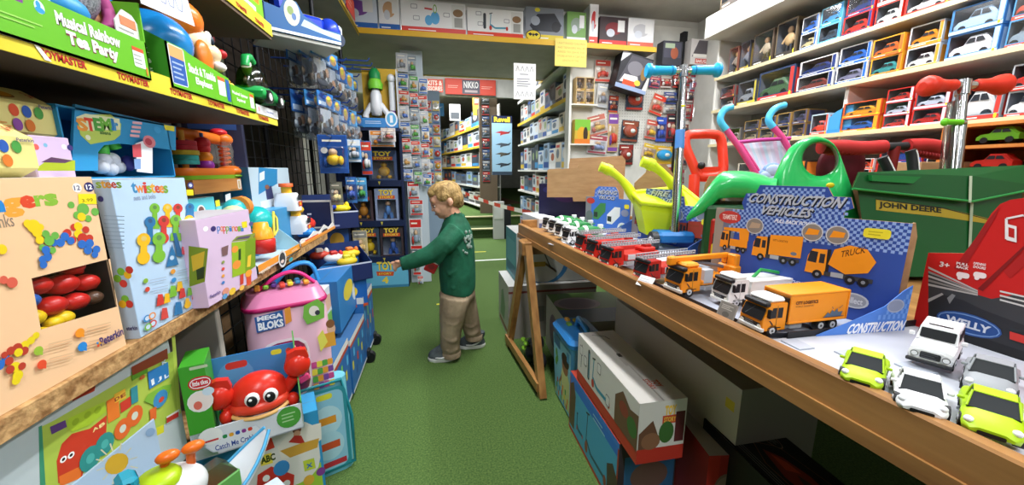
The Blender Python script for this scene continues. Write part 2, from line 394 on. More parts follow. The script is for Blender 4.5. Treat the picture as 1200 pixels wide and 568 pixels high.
def dr(F):
    F.rect(0, 0, 1, 1, '#e3c95e')
    for i, t in enumerate(('UNATTENDED CHILDREN', 'AND TEENAGERS WILL BE', 'ASKED TO LEAVE THE', 'STORE AFTER A CERTAIN', 'LENGTH OF TIME')): F.text(t, .08 if i < 4 else .25, .8-i*.155, .94 if i < 4 else .75, .87-i*.155, '#a08a3c', 0)
sign('paper_notice', 'yellow paper notice taped to the soffit edge', 650, 47, 688, 77, 3.085, '#e3c95e', dr, .001)
# ---------------------------------------------------------------- lamps: fluorescent battens on the ceiling, out of frame
TUBE = emis('lit_fluorescent_tube', '#f3f6ff', 14)
LN = 0
def batten(x, y, z, L, rz, p, label):
    t = thing('ceiling_light', label, 'ceiling light', (x, y, z), rz, 'fluorescent battens on the shop ceiling')
    g = G(); g.box(-.05, .05, -L/2, L/2, -.035, 0, '#e8e8e4', .004); g.build('housing', t)
    g = G(); g.cyl((0, -L/2+.03, -.055), (0, L/2-.03, -.055), .013, TUBE); g.build('tube', t)
    d = bpy.data.lights.new('tube_light', 'AREA'); d.shape = 'RECTANGLE'; d.size = .06; d.size_y = L; d.energy = p; d.color = (.95, .97, 1)
    o = bpy.data.objects.new('tube_light', d); COL.objects.link(o); o.parent = t; o.location = (0, 0, -.075)
batten(.25, 1.5, 2.3, 1.5, 0, 52, 'ceiling light over the aisle in front of the child')
batten(.1, -.9, 2.3, 1.5, 0, 42, 'ceiling light over the aisle behind the viewer')
batten(1.55, 1.3, 2.3, 1.5, 0, 40, 'ceiling light over the table and wall shelves')
batten(1.5, -.8, 2.3, 1.5, 0, 20, 'ceiling light over the near end of the wall shelves')
batten(.3, 5.0, 2.62, 1.5, PI/2, 80, 'ceiling light over the rear steps')
batten(.2, 6.75, 2.62, 1.5, PI/2, 75, 'ceiling light over the rear floor')
batten(-.3, 7.7, 2.62, 1.5, PI/2, 100, 'second ceiling light over the rear floor beyond the beam')
batten(1.6, 2.6, 2.3, 1.2, PI/2, 14, 'ceiling light in front of the pegboard wall')
W = bpy.data.worlds.new('ambient_fill'); SC.world = W; W.use_nodes = True  # even ambient glow with no source, added to lift the shadows
W.node_tree.nodes['Background'].inputs[0].default_value = (.8, .85, .9, 1); W.node_tree.nodes['Background'].inputs[1].default_value = .2
vs = SC.view_settings; vs.view_transform = 'Standard'; vs.look = 'None'; vs.gamma = 1; vs.use_curve_mapping = False; vs.exposure = -0.22
SC.cycles.max_bounces = 6; SC.cycles.transparent_max_bounces = 24
# ================================================================ left gondola
LX = -.515
def shelfboard(name, y0, y1, z, th, xb, m, edge=None, xf=LX):
    g = G(); g.box(xb, xf, y0, y1, z-th, z, m, .0015)
    if edge: g.box(xf, xf+.004, y0, y1, z-th-.004, z+.002, edge)
    return g
z = .72
g = shelfboard('s', .1, 1.87, .7115, .03, -1.06, OSB); tag(g.build('shelf_board'), 'chipboard shelf carrying the boxed building toys along the aisle', 'shelf')
YEL = noisy('yellow_shelf_strip', '#dcc832', '#eedb45', (6, 6, 6), 2, .4)
TMZ = 1.15
def strip(F, n, x0, x1, c='#c32b20'):
    for i in range(n):
        a = x0+(x1-x0)*i/n; b = a+(x1-x0)/n*.55
        F.text('TOYMASTER', a, .13, b, .44, '#7c1c20', .04, 0); F.text('TOYMASTER', a, .15, b, .46, c, .02)
g = G(); g.box(-1.06, LX-.004, .1, 1.43, TMZ-.004, TMZ+.012, M('#4a3a2c', .7)); g.box(LX-.003, LX, .1, 1.43, TMZ-.006, TMZ+.03, YEL)
strip(FR(g, (LX, .1, TMZ-.006), (0, 1.33, 0), (0, 0, .036)), 10, .03, .99)
FR(g, (LX+.001, .1, TMZ-.006), (0, 1.33, 0), (0, 0, .036)).poly([(.34, .5), (.41, .5), (.418, .05), (.425, .05), (.412, .62), (.34, .62)], '#f4f4ee')
tag(g.build('shelf_board'), 'dark shelf with a yellow red-lettered edge strip', 'shelf')
g = G(); g.box(-1.06, LX-.004, .1, 1.47, 1.42, 1.437, M('#5d4a38', .7)); g.box(LX-.003, LX, .1, 1.47, 1.43, 1.466, YEL)
strip(FR(g, (LX, .1, 1.43), (0, 1.37, 0), (0, 0, .036)), 12, .03, .99)
tag(g.build('shelf_board'), 'top shelf with yellow lettered edge strip above the tray of blue trucks', 'shelf')
g = G(); g.box(-1.06, LX, 1.75, 3.1, 1.955, 1.972, CEIL); g.box(LX-.003, LX, 1.75, 3.1, 1.95, 1.99, M('#d8b640', .5)); tag(g.build('shelf_board'), 'high shelf with a yellow front edge meeting the soffit', 'shelf')
# uprights and partitions under the chipboard shelf
g = G(); g.box(-1.06, -.56, 1.02, 1.04, 0, .69, M('#a9a294', .7), .002); tag(g.build('shelf_partition'), 'grey upright partition board under the chipboard shelf', 'shelf partition')
g = G(); g.box(-1.0, -.97, .1, 1.87, .02, .69, CARD); tag(g.build('backing_board'), 'brown backing board under the chipboard shelf', 'backing board')
g = G(); g.box(-1.06, -.5, .42, .46, 0, .69, M('#8b8275', .7), .002); tag(g.build('shelf_partition'), 'near worn upright board beneath the chipboard shelf', 'shelf partition')
# ================================================================ trestle table
TA = math.atan2(.123, 1.61)              # the table stands a little askew to the aisle
TZ = .70
def TP(s, t, z=0): return Vector((.412+math.sin(TA)*s+math.cos(TA)*t, 1.93-math.cos(TA)*s+math.sin(TA)*t, z))
tb = thing('trestle_table', 'varnished pine trestle table with raised front board, holding the toy trucks', 'table', (.412, 1.93, 0), TA)
# local frame: x inwards, -y towards the viewer
g = G(); g.box(.02, 1.62, -2.2, 0, .675, TZ, WOOD, .002); g.build('table_top', tb)
g = G(); g.box(0, .022, -2.2, 0, .648, .722, WOOD, .003); g.box(-.004, .0, -2.2, 0, .648, .672, WOOD); g.build('front_board', tb)
g = G(); g.box(.02, 1.62, -.022, 0, .665, .74, WOOD, .003); g.build('end_board', tb)
tr = thing('trestle', 'pine A-frame trestle under the far end of the table', 'trestle', (.43, 1.73, 0))
def plank(a, b, w, th, m, nm, par):
    a, b = Vector(a), Vector(b); d = (b-a).normalized(); s = Vector((1, 0, 0)); t = d.cross(s).normalized(); g = G()
    vs = [p+s*i*th/2+t*j*w/2 for p in (a, b) for i, j in ((-1, -1), (1, -1), (1, 1), (-1, 1))]
    g.add(vs, [(0, 1, 2, 3), (7, 6, 5, 4), (0, 4, 5, 1), (1, 5, 6, 2), (2, 6, 7, 3), (3, 7, 4, 0)], m); return g.build(nm, par)
for dx in (0, 1.0):
    plank((dx-.005, -.265, 0), (dx-.02, -.015, .66), .05, .032, WOODV, 'leg', tr); plank((dx-.055, .27, 0), (dx-.022, .015, .66), .05, .032, WOODV, 'leg', tr)
    g = G(); g.box(dx-.05, dx+.0, -.045, .045, .60, .665, WOOD, .004); g.build('hinge_block', tr)
    plank((dx-.02, -.265, .05), (dx-.068, .27, .05), .04, .022, WOOD, 'bottom_rail', tr)
g = G(); g.box(-.02, 1.0, -.02, .02, .6, .645, WOOD, .003); g.build('crossbar', tr)
g = G(); g.box(1.2, 1.22, -2.15, -.06, 0, .672, BACKD); o = g.build('backing_board', None, (.412, 1.93, 0), TA); tag(o, 'added dark sheet giving the black shade under the trestle table', 'backing board')  # dark sheet added to stand in for the black shade under the table
# ---------------------------------------------------------------- toy trucks (front towards -y)
def wheel(g, x, y, z, r, w, tyre='#1b1b1d', hub='#c9cbd0'):
    g.cyl((x-w/2, y, z), (x+w/2, y, z), r, tyre, n=16); s = 1 if x > 0 else -1
    g.cyl((x+s*w/2, y, z), (x+s*(w/2+.0006), y, z), r*.55, hub, n=12); g.cyl((x+s*w/2, y, z), (x+s*(w/2+.0012), y, z), r*.2, '#55565a', n=8)
def truck(kind, body, name, label, loc, rz, group=None, roofw=None, sc=1., L=.185):
    t = thing(name, label, 'toy truck', loc, rz, group); t.scale = (sc, sc, sc); W = .026
    y0 = -L/2
    prof = [(y0, .012), (y0-.001, .03), (y0+.008, .055), (y0+.016, .064), (y0+.05, .064), (y0+.05, .012)]
    g = G(); g.prism([(p[0], p[1]) for p in prof], (-W, 0, 0), (0, 1, 0), (0, 0, 1), 2*W, body)
    for s in (-1, 1):
        x = s*(W+.0004)
        q = lambda pts, m: g.add([(x, y0+a, b) for a, b in pts], [tuple(range(len(pts)))], m)
        q([(.013, .036), (.027, .036), (.027, .056), (.018, .056)], '#17181b'); q([(.030, .036), (.041, .036), (.041, .056), (.030, .056)], '#17181b')
        q([(.012, .016), (.04, .016), (.04, .018), (.012, .018)], '#2a2a2c'); q([(.028, .02), (.029, .02), (.029, .06), (.028, .06)], '#5b4a20' if body != '#e8e8e6' else '#a0a0a0')
        g.add([(x, y0+.012, .032), (x, y0+.02, .022), (x, y0+.022, .024), (x, y0+.015, .032)], [(0, 1, 2, 3)], '#2c2c30')
        g.box(s*W, s*(W+.007), y0+.006, y0+.010, .038, .055, '#1a1a1c', .001)
    # windscreen, grille, bumper, visor
    f = FR(g, (-W, y0-.0012, .012), (2*W, 0, 0), (0, 0, .018), .0003); f.rect(.1, .2, .9, .8, '#26272a'); f.ell(.12, .45, .09, .22, '#f0f0e8'); f.ell(.88, .45, .09, .22, '#f0f0e8'); f.lines(.25, .2, .75, .8, 3, '#8b8c90')
    a, b = Vector((0, y0-.001, .03)), Vector((0, y0+.008, .055)); f = FR(g, (-W, a.y-.0006, a.z), (2*W, 0, 0), (0, b.y-a.y, b.z-a.z), .0004); f.rr(.04, .06, .96, .97, '#141518', .15); f.line([(.2, .2), (.5, .9)], .0012, '#6a6e74')
    g.box(-W-.001, W+.001, y0-.004, y0+.004, .010, .018, '#d8d8d4' if roofw else body, .0015); g.box(-W, W, y0+.002, y0+.014, .058, .0665, '#1b1b1e', .002)
    if roofw: g.box(-W+.002, W-.002, y0+.012, y0+.048, .064, .074, roofw, .004)
    g.build('cab', t)
    g = G(); g.box(-.014, .014, y0+.02, L/2, .014, .022, '#232326', .001); g.box(-W+.002, W-.002, -.01+y0+.06, y0+.07, .012, .022, '#8f9196', .001)
    for s in (-1, 1): g.box(s*.016, s*(W-.001), y0+.062, y0+.092, .010, .021, '#a7a9ad', .002)
    g.build('chassis', t)
    for y in (y0+.022, L/2-.05, L/2-.022):
        for s in (-1, 1): g = G(); wheel(g, s*(W-.005), y, .0115, .0115, .010); g.build('wheel', t)
    z0 = .023
    if kind == 'box':
        g = G(); b0, b1 = y0+.054, L/2+.004
        g.box(-W-.002, W+.002, b0, b1, z0, .08, body, .0015); g.box(-W-.0035, W+.0035, b0-.002, b1+.002, .077, .081, body, .001); g.box(-W-.0035, W+.0035, b0-.002, b1+.002, z0-.001, z0+.003, body, .001)
        for s in (-1, 1):
            for y in (b0, b1): g.box(s*(W+.001), s*(W+.0035), y-.0015, y+.0015, z0, .08, body)
        f = FR(g, (-W-.0025, b1, z0), (0, b0-b1, 0), (0, 0, .054), .0002)
        f.text('CITY LOGISTICS', .53, .68, .95, .8, '#5a2f12', .04, .1) ; f.text('WORLD TRANSPORT', .62, .6, .95, .65, '#7a4a1c', 0)
        f = FR(g, (W+.0025, b0, z0), (0, b1-b0, 0), (0, 0, .054), .0002)
        f.text('CITY LOGISTICS', .08, .68, .46, .8, '#5a2f12', .04); f.text('WORLD TRANSPORT', .08, .58, .4, .64, '#7a4a1c', 0)
        f.poly([(.6, .12), (.66, .3), (.7, .22), (.73, .38), (.77, .3), (.82, .42), (.84, .28), (.92, .3), (.9, .12)], '#5d6d80'); f.line([(.58, .12), (.95, .12)], .0012, '#40506a'); f.line([(.75, .4), (.72, .5)], .001, '#40506a'); f.line([(.85, .42), (.9, .52)], .001, '#40506a')
        g.build('container', t)
        g = G(); g.box(-W, W, y0+.0505, y0+.0545, .02, .072, '#26201a'); g.build('rear_wall', t)
    elif kind == 'mixer':
        g = G(); b0 = y0+.056; g.lathe([(0, b0), (.014, b0), (.022, b0+.03), (.025, b0+.06), (.018, b0+.1), (.012, b0+.118), (0, b0+.118)], body if body != '#e8e8e6' else '#1f7a3c', 18, (0, 0, .05), 'y'); 
        g.lathe([(.0225, b0+.03), (.0256, b0+.045)], '#f2f2ee', 18, (0, 0, .05), 'y'); g.build('drum', t)
        g = G(); g.box(-W+.003, W-.003, y0+.052, L/2, .022, .03, '#2a8a48', .001); g.box(-.006, .006, L/2-.02, L/2+.004, .03, .075, '#e8e8e6', .001); g.box(-.01, .01, L/2-.004, L/2+.012, .055, .06, '#1f7a3c', .001); g.build('drum_frame', t)
    elif kind == 'tipper':
        g = G(); b0 = y0+.055; r = [[(-W, y, .024), (W, y, .024), (W+.003, y, .058), (-W-.003, y, .058)] for y in (b0, L/2)]
        g.loft(r, '#e9e9e5', False); g.box(-W-.004, W+.004, b0-.001, L/2+.002, .056, .061, '#e4e4e0', .001); g.build('tipper_body', t)
        g = G(); g.tube([(0, b0+.03, .06), (0, b0+.05, .078), (0, b0+.1, .068), (0, L/2+.005, .062)], .004, '#2a9a4c', n=6); g.build('loader_arm', t)
    elif kind == 'ladder':
        g = G(); b0 = y0+.053; g.box(-W, W, b0, L/2, z0, .045, body, .002); g.box(-W-.001, W+.001, b0+.012, b0+.04, z0+.003, .042, '#c6c9ce', .001)
        g.box(-W+.004, W-.004, L/2-.06, L/2-.012, .045, .058, body, .003); g.box(-.011, .011, L/2-.045, L/2-.02, .055, .066, '#b22018', .002); g.build('equipment_body', t)
        g = G(); zl = .069
        for s in (-1, 1):
            g.box(s*.013, s*.0155, y0-.004, L/2+.006, zl, zl+.003, '#a9adb3'); g.box(s*.013, s*.0155, y0-.004, L/2+.006, zl+.008, zl+.0105, '#a9adb3')
        for i in range(20):
            y = y0-.002+i*(L+.006)/19; g.box(-.015, .015, y, y+.0022, zl+.001, zl+.003, '#a9adb3')
            for s in (-1, 1): g.box(s*.013, s*.0155, y, y+.002, zl, zl+.01, '#9a9ea5')
        g.build('ladder', t)
    elif kind == 'crane':
        g = G(); b0 = y0+.053; g.box(-W, W, b0, L/2+.01, z0, .034, body, .002); g.box(-W-.001, W+.001, b0+.006, b0+.03, z0+.004, .058, '#b9bcc2', .001); g.box(-W+.001, W-.001, b0+.03, b0+.07, .034, .042, body, .002)
        for s in (-1, 1): g.cyl((s*W, L/2-.045, .027), (s*(W+.0008), L/2-.045, .027), .006, '#c9cbd0', n=10)
        g.build('deck', t)
        g = G(); g.box(-W+.002, W-.002, L/2-.055, L/2-.005, .036, .058, body, .003); g.box(-.004, .02, L/2-.05, L/2-.018, .055, .084, body, .003); g.box(-.02, -.006, L/2-.05, L/2-.01, .058, .08, body, .003)
        f = FR(g, (-W+.0015, L/2-.012, .04), (0, -.035, 0), (0, 0, .02), .0003); f.poly([(.4, .3), (.6, .3), (.5, .7)], '#2a2a2a'); f = FR(g, (-.0203, L/2-.014, .062), (0, -.03, 0), (0, 0, .015), .0003); f.rect(.1, .1, .45, .9, '#7a3c10'); f.rect(.6, .1, .9, .9, '#7a3c10')
        g.build('crane_turret', t)
        g = G(); g.box(-.013, -.003, y0-.004, L/2-.02, .072, .084, body, .002); g.box(-.0145, -.0015, y0+.02, y0+.1, .0705, .0725, '#3a2408'); g.box(-.0135, -.0130, y0+.02, y0+.1, .0765, .0795, '#3a2408')
        g.box(-.015, -.001, y0-.012, y0+.008, .066, .086, body, .003); g.tube([(-.008, y0+.06, .07), (-.008, L/2-.05, .05)], .004, '#6c6f78', n=8); g.build('crane_boom', t)
    return t
OR, RD, WH = '#f0931c', '#cf2417', '#e8e8e6'
def seat(u, v, z=TZ+.006): return onZ(u, v, z)
# ---------------------------------------------------------------- printed truck picture
def pict(F, x, y, w, h, col, kind):
    F.poly([(x, y+.12*h), (x+.02*w, y+.7*h), (x+.08*w, y+.95*h), (x+.3*w, y+.98*h), (x+.32*w, y+.1*h)], col)
    F.poly([(x+.02*w, y+.5*h), (x+.05*w, y+.88*h), (x+.17*w, y+.86*h), (x+.16*w, y+.48*h)], '#26262c'); F.rect(x+.2*w, y+.5*h, x+.28*w, y+.82*h, '#2b2b30'); F.rect(x+.31*w, y+.15*h, x+.36*w, y+1.0*h, '#221d18')
    F.rect(x+.3*w, y+.1*h, x+.98*w, y+.24*h, '#3a3a3e'); F.rect(x+.4*w, y+.1*h, x+.58*w, y+.26*h, '#a8aab0')
    if kind == 'box':
        F.poly([(x+.36*w, y+.26*h), (x+.36*w, y+1.08*h), (x+w, y+1.16*h), (x+w, y+.3*h)], col); F.text('CITY LOGISTICS', x+.42*w, y+.84*h, x+.72*w, y+.92*h, '#7a3d12'); F.ell(x+.86*w, y+.44*h, .06*w, .07*h, '#6a7484')
    elif kind == 'mixer':
        F.poly([(x+.34*w, y+.5*h), (x+.4*w, y+1.02*h), (x+.6*w, y+1.22*h), (x+.84*w, y+1.16*h), (x+.98*w, y+.8*h), (x+.9*w, y+.42*h), (x+.6*w, y+.26*h)], col); F.text('TRUCK', x+.5*w, y+.78*h, x+.82*w, y+1.0*h, '#6a3d14', .02, 0, .08)
    elif kind == 'ladder':
        F.rect(x+.36*w, y+.24*h, x+.98*w, y+.62*h, col); F.poly([(x+.05*w, y+1.0*h), (x+.05*w, y+1.14*h), (x+w, y+1.3*h), (x+w, y+1.02*h)], '#d7d9de')
    else:
        F.rect(x+.36*w, y+.24*h, x+.98*w, y+.6*h, col); F.poly([(x+.1*w, y+1.0*h), (x+.1*w, y+1.14*h), (x+w, y+1.2*h), (x+w, y+.6*h), (x+.7*w, y+.6*h), (x+.66*w, y+.98*h)], col)
    for a in (.2, .68, .86): F.ell(x+a*w, y+.1*h, .075*w, .15*h, '#1c1c1f', 14); F.ell(x+a*w, y+.1*h, .03*w, .06*h, '#8d8e94', 10)
def checks(F, x0, y0, x1, y1, nx, ny, fade=True, c0='#8fa9dc', c1='#3556a8', ok=None):
    F.up()
    for i in range(nx):
        for j in range(ny):
            if (i+j) % 2: continue
            a, b = x0+(x1-x0)*i/nx, y0+(y1-y0)*j/ny; a2, b2 = x0+(x1-x0)*(i+1)/nx, y0+(y1-y0)*(j+1)/ny
            if ok and not ok((a+a2)/2, (b+b2)/2): continue
            F.g.add([F.P(a, b), F.P(a2, b), F.P(a2, b2), F.P(a, b2)], [(0, 1, 2, 3)], c0)
def silver(F, t, x0, y0, x1, y1, sl=.25):
    F.text(t, x0+.006, y0-.014, x1+.006, y1-.014, '#101426', .06, sl); F.text(t, x0, y0, x1, y1, '#b9bcc6', .03, sl)
    F.text(t, x0, y0+(y1-y0)*.5, x1, y1, '#d9dbe2', .0, sl) if 0 else None
def display(name, label, w, h, tabs, depth, loc, rz, base, draw, brown=True):
    t = thing(name, label, 'display box', loc, rz)
    g = G(); g.prism(tabs, (-w/2, 0, 0), (w, 0, 0), (0, 0, h), -.004, CARD); g.prism(tabs, (-w/2, -.0042, 0), (w, 0, 0), (0, 0, h), -.0002, base) if 0 else None
    f = FR(g, (-w/2, -.0002, 0), (w, 0, 0), (0, 0, h)); f.poly(tabs, base); draw(f); g.build('back_card', t)
    return t
b = onZ(1044, 389, TZ); RZC = math.radians(22.5-90); h = zat(262, b.x, b.y)-TZ; W_ = .2
while proj((b.x-math.cos(RZC)*W_, b.y-math.sin(RZC)*W_, TZ+h))[0] > 840: W_ += .002
c = Vector((b.x-math.cos(RZC)*W_/2, b.y-math.sin(RZC)*W_/2, TZ))
tabs = [(0, 0), (1, 0), (1, 1), (.72, 1), (.72, 1.06), (.76, 1.1), (.74, 1.2), (.66, 1.2), (.63, 1.29), (.27, 1.29), (.25, 1.2), (.19, 1.19), (.17, 1.08), (.19, 1.0), (0, 1)]
def dr(F):
    F.poly([(0, 0), (.06, 0), (.06, 1), (0, 1)], '#9a8f84'); F.poly([(.06, 0), (.1, .0), (.16, 1), (.06, 1)], '#6f7388')
    checks(F, .1, .72, 1, 1, 60, 10); checks(F, .2, 1.0, .74, 1.27, 36, 10, ok=lambda a, b: (.19 < a < .74 and b < 1.18) or .29 < a < .62)
    silver(F, 'CONSTRUCTION', .2, 1.09, .7, 1.2); silver(F, 'VEHICLES', .28, .97, .56, 1.07); F.text('PULL BACK POWER', .38, .89, .6, .93, '#e6e8f0', .03, .2)
    F.ell(.1, .9, .075, .075, '#c23a34'); F.text('TEAMSTERZ', .05, .87, .15, .93, '#f0d8d0', .02)
    pict(F, .05, .5, .19, .24, OR, 'crane'); pict(F, .27, .46, .28, .27, OR, 'box'); pict(F, .58, .38, .32, .3, OR, 'mixer')
    for x, y, q in ((.27, .83, 0), (.59, .83, 1), (.71, .83, 1)):
        F.circ(x, y, .019, '#c9c9cc'); F.circ(x, y, .017, '#8a8078'); F.poly([(x-.035, y-.03), (x+.03, y-.02), (x+.035, y+.03), (x-.02, y+.04)], OR if q else '#b59a80')
    F.text('3 ASSORTED', .07, .34, .16, .38, '#cfd6ee', .02, .2); F.text('COLLECT THEM ALL!', .42, .27, .62, .31, '#cfd6ee', .03, .2, -.02)
    F.ell(.83, .22, .065, .075, '#c4c6cc'); F.ell(.83, .22, .055, .06, '#9a9ca4'); F.text('collect', .785, .19, .87, .25, '#d9dade', .02)
    F.rr(.82, .84, .93, .93, '#e8d832', .3); F.lines(.84, .86, .91, .91, 2, '#b9a820')
t = display('display_box', 'blue checked display box with header reading construction vehicles', W_, h, tabs, .24, c, RZC, '#2f4c9c', dr)
g = G(); dp = .235; q0 = -W_/2
inv = Matrix.Rotation(-RZC, 3, 'Z')
def lc(x, y): q = inv @ Vector((x-c.x, y-c.y, 0)); return (q.x, q.y)
aa = (b.x-math.cos(RZC)*W_, b.y-math.sin(RZC)*W_)
TR = [lc(.652, .512), lc(b.x, b.y), lc(*aa), lc(.545, .86), lc(.572, .53)]
g.prism(TR, (0, 0, .001), (1, 0, 0), (0, 1, 0), .003, '#b9bfcc'); g.box(-.01, .01, -.02, -.01, .004, .0045, '#b9bfcc')
for (x0, y0), (x1, y1) in ((TR[0], TR[4]), (TR[4], TR[3])):
    d = Vector((x1-x0, y1-y0, 0)); g.prism([(0, 0), (1, 0), (1, .011), (0, .011)], (x0, y0, .002), d, (0, 0, 1), .0015, '#2a2d36')
g.build('tray', t); g = G()
A_ = inv @ Vector((b.x-c.x+.012, b.y-c.y-.01, 0)); B_ = inv @ Vector((.655-c.x, .512-c.y, 0)); ux = A_-B_
o_ = B_+Vector((0, 0, .002)); pts = [(0, 0), (1, 0), (1, .092), (.9, .082), (.72, .055), (.36, .03), (0, .008)]
g.prism(pts, o_, ux, (0, 0, 1), .0015, '#4c7fd2')
F = FR(g, o_+ux.cross(Vector((0, 0, 1))).normalized()*.0016, ux, Vector((0, 0, .1)))
checks(F, .55, .3, 1, .85, 16, 6, c0='#6f9ee4', ok=lambda a, b: b < (a-.4)*1.5-.05)
F.text('CONSTRUCTION', .32, .06, .97, .26, '#eef1f7', .04, .2); F.ell(.84, .55, .1, .13, '#a9b3c6'); F.ell(.84, .55, .085, .105, '#8f9ab2')
g.build('side_flap', t); g = G()
# the brown carton end behind the card's near edge
g = G(); g.prism([(0, 0), (.055, 0), (.055, h*.86), (.02, h), (0, h)], (W_/2, .001, 0), (0, 1, 0), (0, 0, 1), -.003, CARD); g.build('end_flap', t)
# --- trucks in that tray
p = (seat(895, 391)+seat(975, 382))/2
truck('box', OR, 'toy_truck', 'orange toy lorry with a plain orange container body', (p.x-.008, p.y+.012, TZ+.006), -PI/2+.02, None, '#e8e8e6', .96)
p = seat(868, 362); truck('tipper', WH, 'toy_truck', 'white toy tipper truck with green arm behind the orange lorry', (p.x+.062, p.y+.035, TZ+.006), -PI/2+.03, None, '#f2f2f0', .96)
p = (seat(790, 345)+seat(870, 335))/2; truck('crane', OR, 'toy_truck', 'orange toy crane truck beside the fire engines', (p.x-.005, p.y, TZ+.006), -PI/2+.12, None, '#f0931c', 1.08, .2)
# leaflets slipped in front of the trucks
for k, (u, v, a) in enumerate(((848, 375, -.5), (872, 385, -.7))):
    p = seat(u, v); g = G(); g.box(-.02, .02, -.0006, .0006, 0, .035, '#8e8a84'); f = FR(g, (-.02, -.0008, 0), (.04, 0, 0), (0, 0, .035)); f.rect(.06, .06, .94, .94, '#77736d'); f.lines(.15, .55, .8, .85, 3, '#b9b4ac'); f.ell(.5, .3, .2, .16, '#5d5a56')
    o = put(g, 'leaflet', ['grey printed leaflet leaning before the white tipper cab', 'grey printed leaflet leaning on the orange lorry cab'][k], 'leaflet', (p.x, p.y, TZ+.008), -1.25+a*.4); o.rotation_euler.x = a*.7
# --- fire engine display
a = onD(742, 235, 1.66); b = onD(838, 245, 1.33); a.z = b.z = TZ; mid = (a+b)/2; w = (b-a).length; rz = math.atan2(b.y-a.y, b.x-a.x); h = zat(244, b.x, b.y)-TZ
tabs = [(0, 0), (1, 0), (1, 1), (.68, 1), (.66, 1.2), (.52, 1.23), (.52, 1.34), (.18, 1.34), (.18, 1.22), (.15, 1.18), (.15, 1), (0, 1)]
def dr(F):
    F.rect(0, 0, .1, 1, '#8f8684'); checks(F, .14, .66, 1, 1, 30, 8, c0='#8a9cd0'); checks(F, .16, 1, .66, 1.2, 16, 5, c0='#8a9cd0'); checks(F, .2, 1.2, .5, 1.33, 9, 3, c0='#8a9cd0')
    silver(F, 'FIRE', .24, 1.17, .46, 1.3); silver(F, 'ENGINES', .14, .98, .56, 1.12); F.text('PULL BACK POWER', .3, .86, .6, .92, '#e6e8f0', .02)
    F.ell(.1, .86, .08, .08, '#b83c34'); pict(F, .04, .36, .24, .3, '#8d3a30', 'x'); pict(F, .27, .26, .34, .36, '#a34030', 'ladder'); pict(F, .62, .18, .33, .44, '#9c3a28', 'box')
    for x, y in ((.31, .78), (.62, .76), (.87, .82), (.9, .12)): F.circ(x, y, .022, '#c9c9cc'); F.circ(x, y, .019, '#787f90')
    F.rr(.88, .62, .99, .74, '#e8d832', .3); F.text('COLLECT THEM ALL!', .4, .12, .62, .16, '#cfd6ee', .02, .2, -.05)
t = display('display_box', 'blue display box with header reading fire engines', w, h, tabs, .2, (mid.x, mid.y, TZ), rz, '#33509f', dr)
g = G(); g.box(-w/2-.06, w/2+.12, -.41, 0, .001, .003, '#c4c9d4'); g.prism([(0, 0), (0, .08), (.2, .012), (.2, 0)], (w/2, 0, 0), (0, -1, 0), (0, 0, 1), .002, '#3d63b4'); g.prism([(0, 0), (0, .08), (.2, .012), (.2, 0)], (-w/2, 0, 0), (0, -1, 0), (0, 0, 1), .002, '#3d63b4'); g.build('tray', t)
for k, (u, v) in enumerate(((720, 314), (702, 304), (688, 296))):
    p = seat(u, v); truck('ladder', RD, 'toy_fire_engine', ['red toy fire engine with grey ladder, nearest of three side by side', 'middle red toy fire engine of the three side by side', 'red toy fire engine with grey ladder beside the white mixer cabs'][k], (p.x+.06, p.y+.02, TZ+.006), -PI/2+.17, 'red toy fire engines on the table', None, 1.)
p = seat(752, 332); truck('ladder', '#b8221a', 'toy_fire_engine', 'dark red toy fire engine half hidden behind the orange crane truck', (p.x+.085, p.y+.03, TZ+.006), -PI/2+.22, 'red toy fire engines on the table', None, .95)
p = seat(755, 338); g = G(); g.box(-.022, .022, -.0006, .0006, 0, .03, '#e4e4e2'); FR(g, (-.022, -.0008, 0), (.044, 0, 0), (0, 0, .03)).lines(.1, .2, .9, .8, 3, '#b9bcc4')
o = put(g, 'leaflet', 'white folded price leaflet in front of the red engine', 'leaflet', (p.x-.005, p.y, TZ+.012), -1.2); o.rotation_euler.x = -.7
# --- mixer display
a = onD(687, 228, 1.93); b = onD(739, 236, 1.70); a.z = b.z = TZ; mid = (a+b)/2; w = (b-a).length; rz = math.atan2(b.y-a.y, b.x-a.x); h = zat(234, b.x, b.y)-TZ
tabs = [(0, 0), (1, 0), (1, 1), (.76, 1), (.74, 1.2), (.68, 1.32), (.3, 1.32), (.22, 1.22), (.2, 1), (0, 1)]
def dr(F):
    F.rect(0, 0, .14, 1, '#7d8288'); checks(F, .22, 1, .74, 1.3, 12, 6, c0='#8a9cd0', ok=lambda a, b: b < 1.2 or .3 < a < .68); silver(F, 'MIXING', .28, 1.1, .7, 1.22); silver(F, 'TRUCKS', .3, .95, .66, 1.05)
    F.ell(.12, .88, .1, .09, '#b83c34'); F.ell(.1, .42, .09, .16, '#60706a')
    for x, y, c in ((.2, .34, '#3f7f46'), (.52, .26, '#dfe3e0')): F.poly([(x, y), (x, y+.26), (x+.16, y+.5), (x+.28, y+.5), (x+.28, y+.26), (x+.12, y)], c); F.poly([(x+.01, y+.08), (x+.01, y+.22), (x+.1, y+.22), (x+.1, y+.06)], '#2b3b33')
    F.ell(.86, .2, .1, .15, '#dfe3d8'); F.ell(.86, .2, .06, .09, '#6aa068'); F.rr(.88, .74, .98, .86, '#e8d832', .3); F.ell(.9, .62, .08, .1, '#8a90a8')
t = display('display_box', 'blue display box with green mixer lorries, header reading mixing trucks', w, h, tabs, .2, (mid.x, mid.y, TZ), rz, '#3f6fc4', dr)
